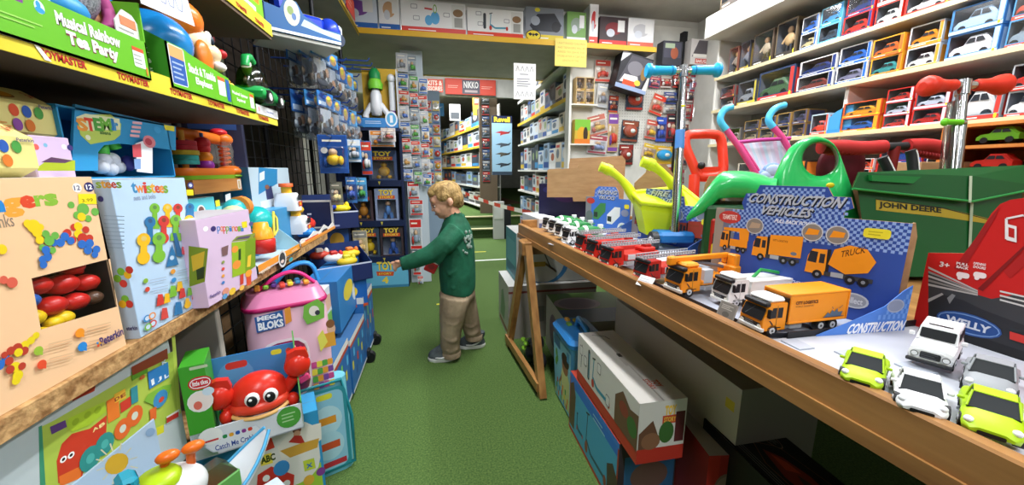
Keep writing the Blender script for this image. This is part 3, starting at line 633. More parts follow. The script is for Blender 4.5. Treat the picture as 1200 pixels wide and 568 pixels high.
g = G(); g.box(-w/2-.04, w/2, -.24, 0, .001, .003, '#c4c9d4'); g.prism([(0, 0), (0, .06), (.2, .012), (.2, 0)], (w/2, 0, 0), (0, -1, 0), (0, 0, 1), .002, '#6aa4e0'); g.build('tray', t)
for k, (u, v) in enumerate(((668, 286), (659, 279), (651, 274), (643, 270))):
    p = seat(u, v); truck('mixer', WH, 'toy_mixer_truck', ['white toy mixer truck with green drum, nearest of the row of four', 'second white mixer truck from the red fire engines', 'third white mixer truck from the red fire engines', 'white mixer truck closest to the dark purple carton'][k], (p.x+.065, p.y+.02, TZ+.006), -PI/2+.2, 'white and green toy mixer trucks in a row', '#f2f2f0', .95)
# --- dark carton with turned-up brown flaps at the far end
a = onD(632, 213, 2.15); b = onD(692, 222, 2.0); h = zat(215, a.x, a.y)-TZ; w = (b-a).length
def dr(F, L, R, T):
    F.rect(0, 0, 1, 1, '#1e1c3c'); F.ell(.55, .75, .28, .2, '#3a1e4c'); F.ell(.62, .8, .12, .12, '#6a2050'); F.ell(.2, .85, .12, .08, '#2a2a5a'); F.rr(.03, .1, .16, .2, '#d8c832', .4)
g = carton(w, .12, h, '#1e1c3c', dr); rz = math.atan2(b.y-a.y, b.x-a.x); nrm = Vector((-math.sin(rz), math.cos(rz), 0)); m = (a+b)/2+nrm*.06
o = put(g, 'open_carton', 'dark purple printed carton with a brown flap folded over its front', 'carton', (m.x, m.y, TZ), rz)
def board(label, pts, dep, th=.004, base=None, mt=CARD, name='cardboard_sheet'):
    P = [onD(u, v, dep) for u, v in pts]; o0 = P[0]; ux = RT.copy(); uz = Vector((0, 0, 1)); yd = Vector((-RT.y, RT.x, 0)); g = G()
    q = [((p-o0).dot(ux), p.z-o0.z) for p in P]
    if base is not None: q = [(x, z if z > -.001 or i not in base else TZ-o0.z) for i, (x, z) in enumerate(q)]
    g.prism(q, (0, 0, 0), ux, uz, -th, mt); return tag(g.build(name, None, o0), label, 'cardboard')
board('brown cardboard flap with stepped top in front of the purple carton', [(641, 231), (641, 199), (643, 198), (675, 197), (677, 192), (711, 191), (714, 240), (690, 242), (688, 236), (672, 236), (671, 231)], 2.0)
board('brown cardboard back panel behind the stepped flap', [(664, 262), (665, 193), (666, 186), (725, 183), (729, 188), (729, 262)], 2.25)
board('brown curved cardboard panel behind the lime wheelbarrow handles', [(741, 258), (741, 214), (753, 202), (755, 195), (775, 192), (786, 205), (790, 258)], 1.75)
board('brown cardboard panel under the red trolley frame', [(818, 262), (822, 216), (826, 206), (846, 206), (848, 262)], 1.62)
# small white box by the far end of the table
p = onZ(618, 262, TZ); g = carton(.1, .3, .05, '#cfd0d4', lambda F, L, R, T: (T.rect(.05, .05, .95, .95, '#dcdde0'), F.rect(0, 0, 1, .5, '#55608a')))
put(g, 'toy_box', 'flat pale box lying at the far corner of the table', 'toy box', (p.x+.06, p.y-.02, TZ), TA)
# ---------------------------------------------------------------- diecast cars and their display
def car(kind, body, label, loc, rz, sc=1.):
    t = thing('toy_car', label, 'toy car', loc, rz, 'pull back cars in the red and black display box'); t.scale = (sc,)*3
    g = G()
    def ring(y, w, zb, zt, k=.55):
        return [(-w*.94, y, zb), (-w, y, (zb+zt)*.5), (-w*.93, y, zt-.003), (-w*k, y, zt), (w*k, y, zt), (w*.93, y, zt-.003), (w, y, (zb+zt)*.5), (w*.94, y, zb)]
    if kind == 'suv':
        g.loft([ring(-.05, .021, .012, .026), ring(-.048, .023, .009, .031), ring(-.02, .0235, .008, .033), ring(-.018, .0235, .008, .034), ring(.046, .0235, .008, .034), ring(.05, .022, .012, .032)], body, False)
        g.loft([[(-.0215, -.017, .033), (.0215, -.017, .033), (.0215, .048, .033), (-.0215, .048, .033)], [(-.0195, -.009, .052), (.0195, -.009, .052), (.0205, .047, .052), (-.0205, .047, .052)], [(-.018, -.006, .054), (.018, -.006, .054), (.019, .045, .054), (-.019, .045, .054)]], body, False)
        f = FR(g, (-.0205, -.0165, .0345), (.041, 0, 0), (0, .0075, .017), .0004); f.rr(.06, .08, .94, .9, '#1d1f22', .1)
        for s in (-1, 1):
            for y0, y1 in ((-.006, .008), (.011, .026), (.029, .044)): g.add([(s*.0222, y0, .037), (s*.0222, y1, .037), (s*.021, y1, .049), (s*.021, y0+.002, .049)], [(0, 1, 2, 3)], '#1d1f22')
            g.box(s*.0235, s*.03, -.014, -.011, .035, .041, body, .001)
        f = FR(g, (-.021, -.0503, .012), (.042, 0, 0), (0, 0, .014), .0004); f.rr(.25, .2, .75, .9, '#17181a', .2); f.lines(.28, .25, .72, .85, 3, '#55575c')
        for x in (.12, .88): f.circ(x, .55, .0042, '#1a1a1c'); f.circ(x, .55, .0034, '#e8e9ea')
        g.box(-.024, .024, -.054, -.048, .007, .012, '#232427', .001); FR(g, (-.016, -.004, .0543), (.032, 0, 0), (0, .006, 0), .0004).rect(.1, .1, .9, .9, '#1c1d20')
        f = FR(g, (-.014, -.046, .0315), (.028, 0, 0), (0, .02, .0015), .0003); f.line([(.05, .3), (.95, .3)], .0006, '#b4b6ba')
        wz, wy, wx, wr = .0105, (-.031, .031), .0195, .0105
    else:
        lo = kind == 'sport'; zt = .022 if lo else .025
        g.loft([ring(-.052, .016, .010, .016), ring(-.046, .021, .007, .019), ring(-.03, .0235, .006, zt-.001), ring(-.012, .0225, .006, zt+.001), ring(.012, .0225, .006, zt+.003), ring(.03, .0245, .006, zt+.003), ring(.044, .022, .008, zt), ring(.05, .018, .011, zt-.005)], body, True)
        cab = [(-.019, .0215, zt), (-.004, .0165, zt+.0135), (.012, .0165, zt+.014), (.036, .0185, zt+.001)]
        # glasshouse: dark loft, painted roof
        g.loft([[(-w, y, zt-.002), (w, y, zt-.002), (w*.97, y, max(z, zt-.001)), (-w*.97, y, max(z, zt-.001))] for y, w, z in [(-.022, .0195, zt), (-.006, .0165, zt+.0125), (.012, .0165, zt+.0128), (.036, .018, zt+.0005)]], '#1b2023', False)
        g.loft([[(-.0158, -.006, zt+.0118), (.0158, -.006, zt+.0118), (.0155, -.006, zt+.0135), (-.0155, -.006, zt+.0135)], [(-.016, .014, zt+.0122), (.016, .014, zt+.0122), (.0158, .014, zt+.0142), (-.0158, .014, zt+.0142)], [(-.0165, .03, zt+.004), (.0165, .03, zt+.004), (.0165, .03, zt+.0055), (-.0165, .03, zt+.0055)]], body, False)
        for s in (-1, 1):
            for (ya, za), (yb, zb) in (((-.022, zt), (-.006, zt+.0135)), ((.012, zt+.013), (.008, zt))): g.tube([(s*(.0192 if za == zt else .0165), ya, za), (s*(.0165 if zb > zt+.01 else .0195), yb, zb)], .0011, body, n=6)
            g.ell((s*.0165, -.043, .0185), (.0042, .005, .0035), '#e4e6e8', 10, 6); g.box(s*.021, s*.027, -.014, -.011, zt+.002, zt+.006, body, .001)
        f = FR(g, (-.02, -.0525, .008), (.04, 0, 0), (0, 0, .008), .0004); f.rr(.25, .1, .75, .7, '#1a1b1d', .3)
        wz, wy, wx, wr = .0095, (-.032, .03), .0195, .0095
    g.build('car_body', t)
    for y in wy:
        for s in (-1, 1): g = G(); wheel(g, s*wx, y, wz, wr, .0075); g.build('wheel', t)
    return t
LIME, SIL, WHC = '#a9cf16', '#8f9498', '#e9eaec'
cz = TZ+.012
def cp(u, v, z=cz): return onZ(u, v, z)
CARS = (('sport', LIME, 'lime green toy car by the blue lettered flap', 1013, 432, .55, 1.0), ('sport', WHC, 'white toy sports car in front of the white off-roader', 1076, 460, .62, 1.0), ('suv', WHC, 'white toy off-road car with black grille', 1096, 412, .42, 1.0), ('old', SIL, 'silver grey toy car against the black card', 1160, 444, .45, 1.0), ('old', LIME, 'lime green toy car beside the silver grey one', 1160, 486, .5, 1.0))
for kd, col_, lb, u, v, a, s in CARS:
    p = cp(u, v, cz+.012); car(kd, col_, lb, (p.x, p.y, cz), -PI/2+a, s)
wx = .885; yl, yr = onX(1088, 296, wx).y, .0; wd = yl-yr
H_ = .30; loc_ = (wx, (yl+yr)/2, TZ)
q = bindfr(FR(G(), (-wd/2, 0, 0), (wd, 0, 0), (0, 0, H_)), loc_, -PI/2).q
tabs = [(0, 0), (1, 0)]+[(1, q(1225, 232)[1])]+[q(*p_) for p_ in ((1199, 232), (1184, 234), (1172, 239), (1162, 250), (1150, 269), (1140, 284), (1130, 296.5))]+[(0, q(1088, 296)[1])]
def dr(F):
    bindfr(F, loc_, -PI/2)
    F.pp([(1088, 318), (1122, 333), (1145, 345), (1162, 350), (1190, 345), (1225, 352), (1225, 480), (1088, 400)], '#3a3b3e'); F.pp([(1088, 352), (1105, 345), (1130, 352), (1150, 362), (1225, 390), (1225, 480), (1088, 400)], '#2a2b2e'); F.pp([(1088, 380), (1150, 395), (1225, 420), (1225, 480), (1088, 400)], '#1b1c1e')
    for k in range(5): F.pp([(1088, 312+k*5), (1146, 340+k*1.2), (1146, 341.5+k*1.2), (1088, 314.5+k*5)], '#b9b4b0' if k % 2 == 0 else '#8a8684')
    F.pp([(1088, 350), (1104, 343), (1106, 345), (1088, 354)], '#a8a6a4'); F.pp([(1110, 349), (1116, 344), (1120, 346), (1113, 356)], '#8a8a8a')
    for k in range(3): F.pp([(1172, 340+k*5), (1225, 352+k*6), (1225, 354+k*6), (1172, 342+k*5)], '#cfccc8')
    F.pp([(1118, 314), (1160, 256), (1172, 242), (1166, 256), (1128, 318)], '#96161a'); F.pp([(1146, 338), (1200, 288), (1200, 292), (1152, 341)], '#7c1216'); F.pp([(1176, 318), (1225, 270), (1225, 290), (1184, 326)], '#a81a1c')
    (xa, ya), (xb, yb) = q(1101, 371), q(1168, 390); xc, yc = q(1134, 379.5); rw = (xb-xa)/2; F.ell(xc, yc, rw*1.14, .062, '#2a4f8f'); F.ell(xc, yc, rw*1.08, .054, '#7a9ccc'); F.ell(xc, yc, rw*1.04, .048, '#234a8a')
    F.text('WELLY', xc-rw*.78, yc-.022, xc+rw*.78, yc+.022, '#d4d9e2', .04)
    F.pth('3+', 1101, 312, 1113, .0095, '#e9d8d8', .03)
    for u, a_, b_ in ((1121, 'PULL', 'BACK'), (1141, 'OPENING', 'DOORS')): F.pth(a_, u, 309.5, u+15, .0045, '#e9d8d8', .03); F.pth(b_, u, 313.5, u+15, .0045, '#e9d8d8', .03); x0, y0 = F.q(u, 322); x1 = F.q(u+16, 322)[0]; F.rr(x0, y0-.01, x1, y0+.022, '#e9d8d8', .4); F.ell(x0+.01, y0-.012, .006, .012, '#e9d8d8')
    F.pl([(1180, 280), (1180, 256), (1200, 252), (1225, 262)], .003, '#e4dcdc'); F.pp([(1180, 262), (1192, 265), (1192, 284), (1180, 281)], '#e4dcdc'); F.pp([(1182.5, 266), (1189.5, 268), (1189.5, 279), (1182.5, 277)], '#b01a18'); F.pp([(1184, 388), (1225, 400), (1225, 410), (1184, 397)], '#c8342c')
t = display('display_box', 'red and black display box of small metal cars', wd, H_, tabs, .2, loc_, -PI/2, '#c01a1a', dr)
g = G(); g.box(-wd/2, wd/2, -.33, 0, .002, .008, '#c3c7d0'); g.box(-wd/2+.002, -wd/2+.004, -.29, 0, .002, .02, '#15161a'); pass
for i in range(9): g.box(-wd/2+.01+i*.05, -wd/2+.045+i*.05, -.31+.05*(i % 3), -.28+.05*(i % 3), .008, .0105, '#aeb4c0')
g.build('tray', t)
# ================================================================ boxes under and behind the table
def txtlogo(F, x0, y0, x1, y1):
    F.rect(x0, y0, x1, y0+(y1-y0)*.45, '#c4452c'); F.text('STORY', x0+.1*(x1-x0), y0+(y1-y0)*.08, x1-.1*(x1-x0), y0+(y1-y0)*.36, '#e9c04c', .03); F.text('TOY', x0+.12*(x1-x0), y0+(y1-y0)*.45, x1-.12*(x1-x0), y1, '#e9c04c', .06)
def scooterpic(F, x, y, w, h, c='#3f8fa8', r='#c03a2c'):
    F.line([(x+.06*w, y+.2*h), (x+.1*w, y+.95*h)], .006, c); F.line([(x+.02*w, y+.92*h), (x+.18*w, y+.98*h)], .006, '#333'); F.line([(x+.08*w, y+.3*h), (x+.3*w, y+.12*h), (x+.9*w, y+.16*h)], .012, c); F.ell(x+.08*w, y+.12*h, .07*w, .14*h, r); F.ell(x+.9*w, y+.12*h, .06*w, .12*h, r)
p = onX(750, 473, .48); q = onX(678, 390, .48); ys, ye, ztop, zmid = p.y, q.y, .422, .246
xr = onY(806, 466, ys).x
def dr(F, L, R, T):   # lies along the aisle: L is the end facing the viewer? see rotation
    R.rect(0, 0, 1, .24, '#b8362a'); R.rect(0, .24, 1, 1, '#d6d4cf'); txtlogo(R, .5, .62, .82, .92)
    R.poly([(.02, .24), (.02, .5), (.3, .7), (.45, .4), (.4, .24)], '#6a4a38'); R.ell(.28, .36, .2, .14, '#8a6248'); R.ell(.6, .48, .16, .18, '#3f6a34'); R.rect(.78, .3, .98, .8, '#5a2a2c')
    F.rect(0, 0, 1, .22, '#b8362a')
    F.line([(.08, .35), (.09, .85)], .004, '#444'); F.rr(.22, .3, .26, .92, '#3b3b40', .5); F.rr(.24, .34, .255, .86, '#68a0b0', .5); scooterpic(F, .3, .28, .34, .6)
    for x, y in ((.05, .62), (.14, .5), (.4, .68), (.56, .3)): F.rr(x, y, x+.06, y+.2, '#55555c', .2); F.rr(x+.004, y+.015, x+.056, y+.185, '#d9d7d2', .2)
    F.poly([(.7, .22), (.7, .7), (.8, .9), (.9, .75), (1, .8), (1, .22)], '#6b4c3a'); F.ell(.82, .62, .06, .12, '#8a3a30'); F.ell(.93, .5, .06, .16, '#3f6a34')
    T.rect(0, 0, 1, 1, '#c9c5bd'); T.line([(0, .5), (1, .5)], .002, '#9a958a'); T.text('TOY', .78, .62, .86, .78, '#b5492f', .05); T.text('STORY', .76, .48, .88, .6, '#b5492f', .03); T.line([(.06, .3), (.1, .6), (.16, .66)], .004, '#555'); T.rect(.4, .45, .45, .55, '#3a3733'); T.rect(.46, .42, .58, .5, '#b3aea4')
# rz=-90: front (-y) looks to -x, right face looks to -y (the viewer)
g = carton(ye-ys, xr-.48, ztop-zmid, '#d3d0ca', dr); put(g, 'toy_box', 'long white and red carton with scooter picture lying on the blue carton', 'toy box', ((.48+xr)/2, (ys+ye)/2, zmid), -PI/2, 'scooter cartons under the table')
def dr(F, L, R, T):
    F.rect(0, 0, 1, .06, '#b2402c'); F.rect(0, .92, 1, 1, '#3a78c8'); F.rect(.02, .06, .98, .92, '#4aa0c4'); F.rect(.02, .8, .98, .93, '#2f6fc8')
    F.poly([(.02, .1), (.02, .8), (.1, .9), (.16, .7), (.14, .1)], '#5a4436'); scooterpic(F, .4, .12, .45, .66, '#3a5a6a', '#8a4a3a'); F.poly([(.85, .06), (.83, .5), (.92, .62), (1, .5), (1, .06)], '#4a3a34'); scooterpic(F, .2, .2, .16, .3, '#2f5f78'); F.lines(.55, .78, .8, .9, 2, '#9ac8e0')
    R.rect(0, 0, 1, 1, '#3a3035'); R.rect(.1, .2, .9, .8, '#2f5f88'); R.ell(.5, .5, .3, .2, '#6a5048')
y0 = onX(700, 568, .475).y-.12
g = carton(1.262-y0, .2, .24, '#a83c2c', dr); put(g, 'toy_box', 'long blue carton with scooter picture standing on the turf under the white one', 'toy box', (.478+.1, (1.262+y0)/2, 0), -PI/2, 'scooter cartons under the table')
# toddler brick bucket
t = thing('brick_bucket', 'blue lidded bucket of building bricks beside the trestle leg', 'toy bucket', (.555, 1.39, 0), -PI/2)
def rrect(w, d, z, r=.03, k=3):
    o = []
    for cx, cy, a in ((w/2-r, d/2-r, 0), (-w/2+r, d/2-r, 90), (-w/2+r, -d/2+r, 180), (w/2-r, -d/2+r, 270)):
        for i in range(k+1): q = math.radians(a+90*i/k); o.append((cx+r*math.cos(q), cy+r*math.sin(q), z))
    return o
g = G(); g.loft([rrect(.17, .10, 0), rrect(.2, .12, .02), rrect(.235, .14, .32)], '#58a3c8', False)
F = FR(g, (-.095, -.0625, .01), (.19, 0, 0), (0, -.0095, .3)); F.poly([(0, 0), (1, 0), (1.1, .95), (-.1, .95)], '#7fc0d4'); F.rect(-.05, .8, .4, .97, '#2d6f9c')
F.poly([(.5, .05), (.45, .45), (.55, .62), (.8, .66), (1, .5), (.98, .05)], '#c9cf8e'); F.ell(.72, .66, .2, .13, '#96694c'); F.ell(.74, .75, .24, .1, '#2a1d18'); F.poly([(.3, .3), (.5, .48), (.5, .4), (.34, .24)], '#96694c')
for i in range(14): F.rr(.05+.06*i, .04+.1*(i % 3), .12+.06*i, .12+.1*(i % 3), ['#d8c83a', '#4a9a48', '#c8503c', '#e0883a', '#3f7fb8'][i % 5], .2)
for x, y in ((.12, .55), (.2, .62), (.15, .7)): F.ell(x, y, .07, .06, '#5a9a4a')
F.rect(.85, .78, 1.0, .92, '#3f8fbc'); g.build('bucket_body', t)
g = G(); g.loft([rrect(.25, .155, .318), rrect(.255, .16, .335), rrect(.23, .14, .352), rrect(.1, .06, .358)], '#2f7fc4', False)
for i, (x, y) in enumerate(((-.06, .01), (-.03, -.03), (.02, .02), (-.08, -.02))): g.box(x-.014, x+.014, y-.01, y+.01, .352, .366, ['#d8c83a', '#6a9a3c', '#3f4f58', '#c8963a'][i], .003)
g.build('lid', t)
g = G(); g.tube([(.1, 0, .345), (.09, 0, .385), (.0, 0, .395), (-.02, 0, .35)], .012, '#3a8fd4', n=8); g.build('handle', t)
# tall white carton lying behind
xa = .70; p = onX(870, 457, xa); q = onX(722, 360, xa); ztp = p.z
def dr(F, L, R, T):
    F.rect(0, 0, 1, 1, '#b8b1a4'); F.rect(.93, .84, .975, .9, '#c9b43a'); R.rect(0, 0, 1, 1, '#6f6b64'); T.rect(0, 0, 1, 1, '#8d877c')
g = carton(q.y-p.y, .24, ztp-.03, '#b8b1a4', dr); put(g, 'carton', 'long plain white carton with small yellow sticker under the table', 'carton', (xa+.12, (p.y+q.y)/2, .03), -PI/2)
g = G(); g.box(.72, .92, p.y+.02, q.y-.02, 0, .029, CARD, .002); tag(g.build('cardboard_sheet', None, (0, 0, 0)), 'flat brown cardboard sheet beneath the long plain white carton', 'cardboard')
def dr(F, L, R, T):
    R.rect(0, 0, 1, 1, '#9c2a26'); R.rect(.0, 0, .3, 1, '#b23028'); R.rect(0, 0, 1, .1, '#b4aca0'); R.ell(.5, .66, .3, .16, '#7d6a60'); R.ell(.5, .66, .26, .13, '#957f74'); F.rect(0, 0, 1, 1, '#8c2622'); T.rect(0, 0, 1, 1, '#a5a098')
g = carton(.2, .1, .30, '#9c2a26', dr); put(g, 'toy_box', 'dark red carton standing between the scooter carton and the black box', 'toy box', (.705, .80, 0), -PI/2-.15)
def dr(F, L, R, T):
    for f in (F, L, R, T): f.rect(0, 0, 1, 1, '#141417')
    T.line([(0.01, .012), (.99, .012)], .002, '#d8d8d4'); T.poly([(.3, .42), (.38, .58), (.52, .66), (.78, .62), (.9, .5), (.8, .36), (.5, .3)], '#7a2a1c'); T.poly([(.34, .46), (.42, .56), (.5, .58), (.46, .42)], '#b0452c'); T.poly([(.62, .4), (.7, .52), (.84, .5), (.8, .38)], '#a87a4c'); T.poly([(.5, .5), (.6, .58), (.66, .5), (.58, .42)], '#40302c')
    T.line([(.24, .4), (.3, .7), (.6, .82), (.92, .7), (.97, .4), (.8, .25), (.4, .24), (.24, .4)], .0015, '#8a5a48'); T.ell(.22, .72, .1, .1, '#9a7a6c'); T.ell(.22, .72, .094, .092, '#151518'); T.lines(.15, .66, .29, .78, 4, '#777')
    T.lines(.2, .08, .95, .2, 3, '#9a9a9c', .15)
    F.poly([(.3, 0), (.12, .35), (.35, .62), (1, .3), (1, 0)], '#a43a2c'); F.poly([(.4, 0), (.3, .2), (.5, .42), (.7, .2)], '#c8604c'); F.ell(.8, .25, .3, .3, '#b82c1c'); F.ell(.85, .15, .2, .14, '#e07a3c'); F.line([(.15, .4), (.55, .05)], .004, '#ddd0c8')
    F.ell(.14, .72, .08, .17, '#c8c8c8'); F.ell(.14, .72, .072, .15, '#17171a'); F.text('4x', .1, .74, .18, .84, '#d8d8d8', .05); F.ell(.12, .64, .025, .05, '#d8d8d8'); F.ell(.165, .62, .025, .05, '#d8d8d8')
pz = .33; a = onZ(825, 490, pz); b = onZ(888, 486, pz); cc = onZ(985, 590, pz)
dirx = Vector((a.x-onZ(908, 572, pz).x, a.y-onZ(908, 572, pz).y, 0)); Lb = .42; dx = dirx.normalized(); rz = math.atan2(-dx.y, -dx.x); wb = (b-a).length
ctr = Vector((a.x, a.y, 0))-dx*Lb/2+Vector((-dx.y, dx.x, 0))*(-wb/2)
g = carton(Lb, wb, .33, '#141417', dr); put(g, 'toy_box', 'black carton with a red racing car picture on its top', 'toy box', (ctr.x, ctr.y, 0), rz)
g = carton(.32, .2, .12, '#2a2226', lambda F, L, R, T: (T.rect(.1, .1, .9, .9, '#3d3a44'), T.lines(.2, .3, .8, .7, 3, '#6c6a72'))); put(g, 'toy_box', 'dark flat carton on the turf before the dark red one', 'toy box', (.76, .52, 0), -PI/2-.1)
# far end stack
def dr(F, L, R, T):
    R.rect(0, 0, 1, 1, '#b4b4ae'); R.ell(.36, .45, .3, .5, '#3c78ac', 24); R.ell(.33, .45, .27, .46, '#b9bab4', 24); R.line([(.12, .35), (.34, .4), (.5, .2)], .012, '#a8883c'); R.line([(.3, .75), (.42, .3)], .008, '#555'); R.rect(.14, .32, .36, .42, '#b0913c')
    for x, y in ((.62, .72), (.76, .42)): R.ell(x, y, .1, .17, '#33363c'); R.ell(x, y, .09, .15, '#b2b2ae'); R.ell(x, y, .05, .1, '#6a4038')
    F.rect(0, 0, 1, 1, '#3f8f98'); F.rect(.1, .1, .9, .8, '#58a4a8'); F.rect(.1, .1, .9, .3, '#2f6f80')
g = carton(.34, .5, .30, '#b9b9b4', dr); put(g, 'toy_box', 'white carton with crane picture and blue ring, upper of the stack behind the trestle', 'toy box', (.69, 2.28, .335), -PI/2)
def dr(F, L, R, T):
    R.rect(0, 0, 1, 1, '#8c8780'); R.rect(0, .86, 1, .9, '#6a2f2c'); F.rect(0, 0, 1, 1, '#b7b5ac'); F.poly([(.2, .2), (.3, .7), (.5, .8), (.7, .5), (.6, .2)], '#6f8a6a'); F.rect(.1, .06, .9, .14, '#8a4a3a'); T.rect(0, 0, 1, 1, '#c9c9c4')
    R.rr(.25, .3, .4, .6, '#6e6a66', .1); R.rr(.5, .3, .65, .6, '#6e6a66', .1)
g = carton(.36, .55, .33, '#b7b5ac', dr); put(g, 'toy_box', 'white carton at the bottom of the stack behind the trestle', 'toy box', (.66, 2.25, 0), -PI/2)
def dr(F, L, R, T):
    T.rect(0, 0, 1, 1, '#4d6f30'); T.ell(.4, .3, .22, .3, '#8d7f88'); T.ell(.4, .3, .18, .24, '#6d6070'); T.rect(.6, 0, 1, 1, '#2f4a66'); R.rect(0, 0, 1, 1, '#a9a99c'); R.ell(.3, .4, .12, .2, '#8a7a90'); F.rect(0, 0, 1, 1, '#b2b2a6'); F.ell(.4, .5, .2, .3, '#7a6a78')
g = carton(.42, .42, .30, '#a9a99c', dr); put(g, 'toy_box', 'green topped carton with grey picture behind the brick bucket', 'toy box', (.79, 1.76, 0), -PI/2-.05)
# crumpled green and black packet at the trestle foot
t = thing('plush_toy', 'dark toy with lime green patches lying by the trestle rail', 'toy', (.46, 1.78, 0)); g = G()
for x, y, z, r, c in ((0, 0, .05, .05, '#22262a'), (.02, -.07, .045, .045, '#2c3034'), (.02, .08, .05, .045, '#1d2226'), (.03, .0, .11, .04, '#2a2f34')): g.ell((x, y, z), (r*.8, r, r), c, 12, 8)
g.build('toy_body', t); g = G()
for x, y, z in ((-.035, .05, .06), (-.03, .02, .1), (-.03, .09, .09)): g.ell((x, y, z), (.014, .022, .01), '#8cc83a', 10, 6)
g.build('green_patch', t)
# ================================================================ big toys standing on the back of the table
FH = Vector((-RT.y, RT.x, 0))        # level direction away from the viewer
def rodp(pts, dep, r, m, n=10): return [onD(u, v, dep if not isinstance(dep, list) else dep[i]) for i, (u, v) in enumerate(pts)]
def smooth(pts, k=2):
    for _ in range(k):
        q = [pts[0]]
        for a, b in zip(pts, pts[1:]): q += [a*.75+b*.25, a*.25+b*.75]
        pts = q+[pts[-1]]
    return pts
def root(name, label, cat, u, v, dep):
    p = onD(u, v, dep); return thing(name, label, cat, (p.x, p.y, TZ)), Vector((p.x, p.y, TZ))
def GL(o): g = G(); g.T = Matrix.Translation(-o); return g
# ---- blue gripped scooter
def scooter(label, dep, hl, hr, top, bot, gc, deck, bulb):
    t, o = root('scooter', label, 'scooter', bot[0], bot[1], dep)
    P0, P1 = onD(*top, dep), onD(*bot, dep); d = (P1-P0).normalized(); B = P0+d*((TZ+.06-P0.z)/d.z)
    g = GL(o); g.cyl(P0, B, .013, CHROME, n=16); g.cyl(P0+d*.12, B, .0165, CHROME, n=16); g.build('steering_pole', t)
    L, Rr = onD(*hl, dep), onD(*hr, dep); ax = (Rr-L).normalized(); M_ = (L+Rr)/2
    g = GL(o); g.cyl(M_-ax*.045, M_+ax*.045, .012, CHROME); g.cyl(P0-d*.015, P0+d*.03, .017, CHROME); g.build('handlebar', t)
    for s, e in ((-1, L), (1, Rr)):
        a = M_+ax*s*.03; v = e-a; g = GL(o)
        pr = [(0, .014), (.06, .0165), (.1, .016), (.4, .0165), (.7, .018), (.8, .017), (.84, .026), (.95, .027), (1, .022)] if not bulb else [(0, .015), (.08, .018), (.3, .0175), (.5, .02), (.68, .028), (.85, .031), (.95, .026), (1, .012)]
        g.tube([a+v*q for q, _ in pr], [r for _, r in pr], gc, 16)
        if not bulb:
            for q in (.12, .82): g.cyl(a+v*q, a+v*(q+.02), .0185, M('#0f6fa6', .4), n=16)
        g.build('grip', t)
    g = GL(o); F2 = FH; b = Vector((B.x, B.y, TZ))
    g.at(b-o, math.atan2(FH.y, FH.x)-PI/2); 
    g.box(-.055, .055, -.02, .4, .045, .065, deck, .01); g.box(-.07, .07, -.03, .03, .03, .07, deck, .012); g.build('deck', t)
    for x, y in ((-.08, 0), (.08, 0), (0, .36)):
        g = G(); g.at(b-o, math.atan2(FH.y, FH.x)-PI/2); g.cyl((x-.012, y, .035), (x+.012, y, .035), .035, '#2a2a2d', n=18); g.cyl((x-.0125, y, .035), (x+.0125, y, .035), .018, '#d8d8da', n=12); g.build('wheel', t)
    return t, o, P0, B, d
BLU, RED = M('#1c9fd8', .4), M('#d93420', .4)
t, o, P0, B, d = scooter('child scooter with bright blue handlebar grips and chrome pole', 1.43, (757, 83), (844, 82), (801, 82), (794, 215), BLU, '#1f6fb0', False)
q = P0+d*.14; g = GL(o); g.ell(q-FH*.014, (.009, .004, .007), '#d9cc30', 10, 6); g.build('price_sticker', t)
q = P0+d*.28; g = GL(o); g.cyl(q-d*.05, q+d*.02, .0172, '#4a7fc0', n=12); g.build('band_sticker', t)
t, o, P0, B, d = scooter('child scooter with red bulb ended handlebar grips', 1.15, (1081, 101), (1181, 99), (1129, 100), (1118, 205), RED, '#a82418', True)
g = GL(o); q0, q1 = P0+d*.05-RT*.022, B-RT*.022; g.tube([q0, q0+d*.1, q1], [.017, .02, .022], film('wrinkled_polythene', .35, '#d2d2c8'), 10, flat=.6); g.build('polythene_sleeve', t)
g = GL(o); q = onD(1122, 143, 1.13); g.cyl(q-RT*.036, q+RT*.012, .0085, '#6cc322', n=10); g.cyl(q+RT*.01, q+RT*.022, .008, CHROME); g.ell(q-RT*.038, (.01, .01, .012), '#6cc322', 8, 6); g.build('height_clamp', t)
# ---- green ride-on with a round hole in its hood
t, o = root('ride_on_toy', 'bright green plastic ride-on toy with a round hole through its hood', 'ride-on toy', 915, 240, 1.25)
RD = ray(925, 200); RD.z = 0; RD.normalize(); GRN = M('#25b259', .28, 0, .3); DPT = 1.25
outer = [(1010, 300), (1008, 270), (1004, 250), (998, 225), (988, 198), (980, 178), (976, 171), (967, 164), (956, 161), (946, 162), (933, 167), (924, 175), (917, 186), (912, 196), (907, 208), (904, 225), (903, 260), (903, 300), (930, 302), (960, 303), (985, 302)]
import itertools
def resample(pts, n, start):
    pts = pts+[pts[0]]; L = [0]
    for a, b in zip(pts, pts[1:]): L.append(L[-1]+math.hypot(b[0]-a[0], b[1]-a[1]))
    out = []
    for i in range(n):
        s = L[-1]*i/n; k = max(j for j in range(len(L)) if L[j] <= s+1e-9); k = min(k, len(pts)-2); f = (s-L[k])/max(1e-9, L[k+1]-L[k])
        out.append((pts[k][0]+(pts[k+1][0]-pts[k][0])*f, pts[k][1]+(pts[k+1][1]-pts[k][1])*f))
    return out
hc = (959.5, 187)
NO = 60; oc = resample(outer, NO, 0)
rings = []
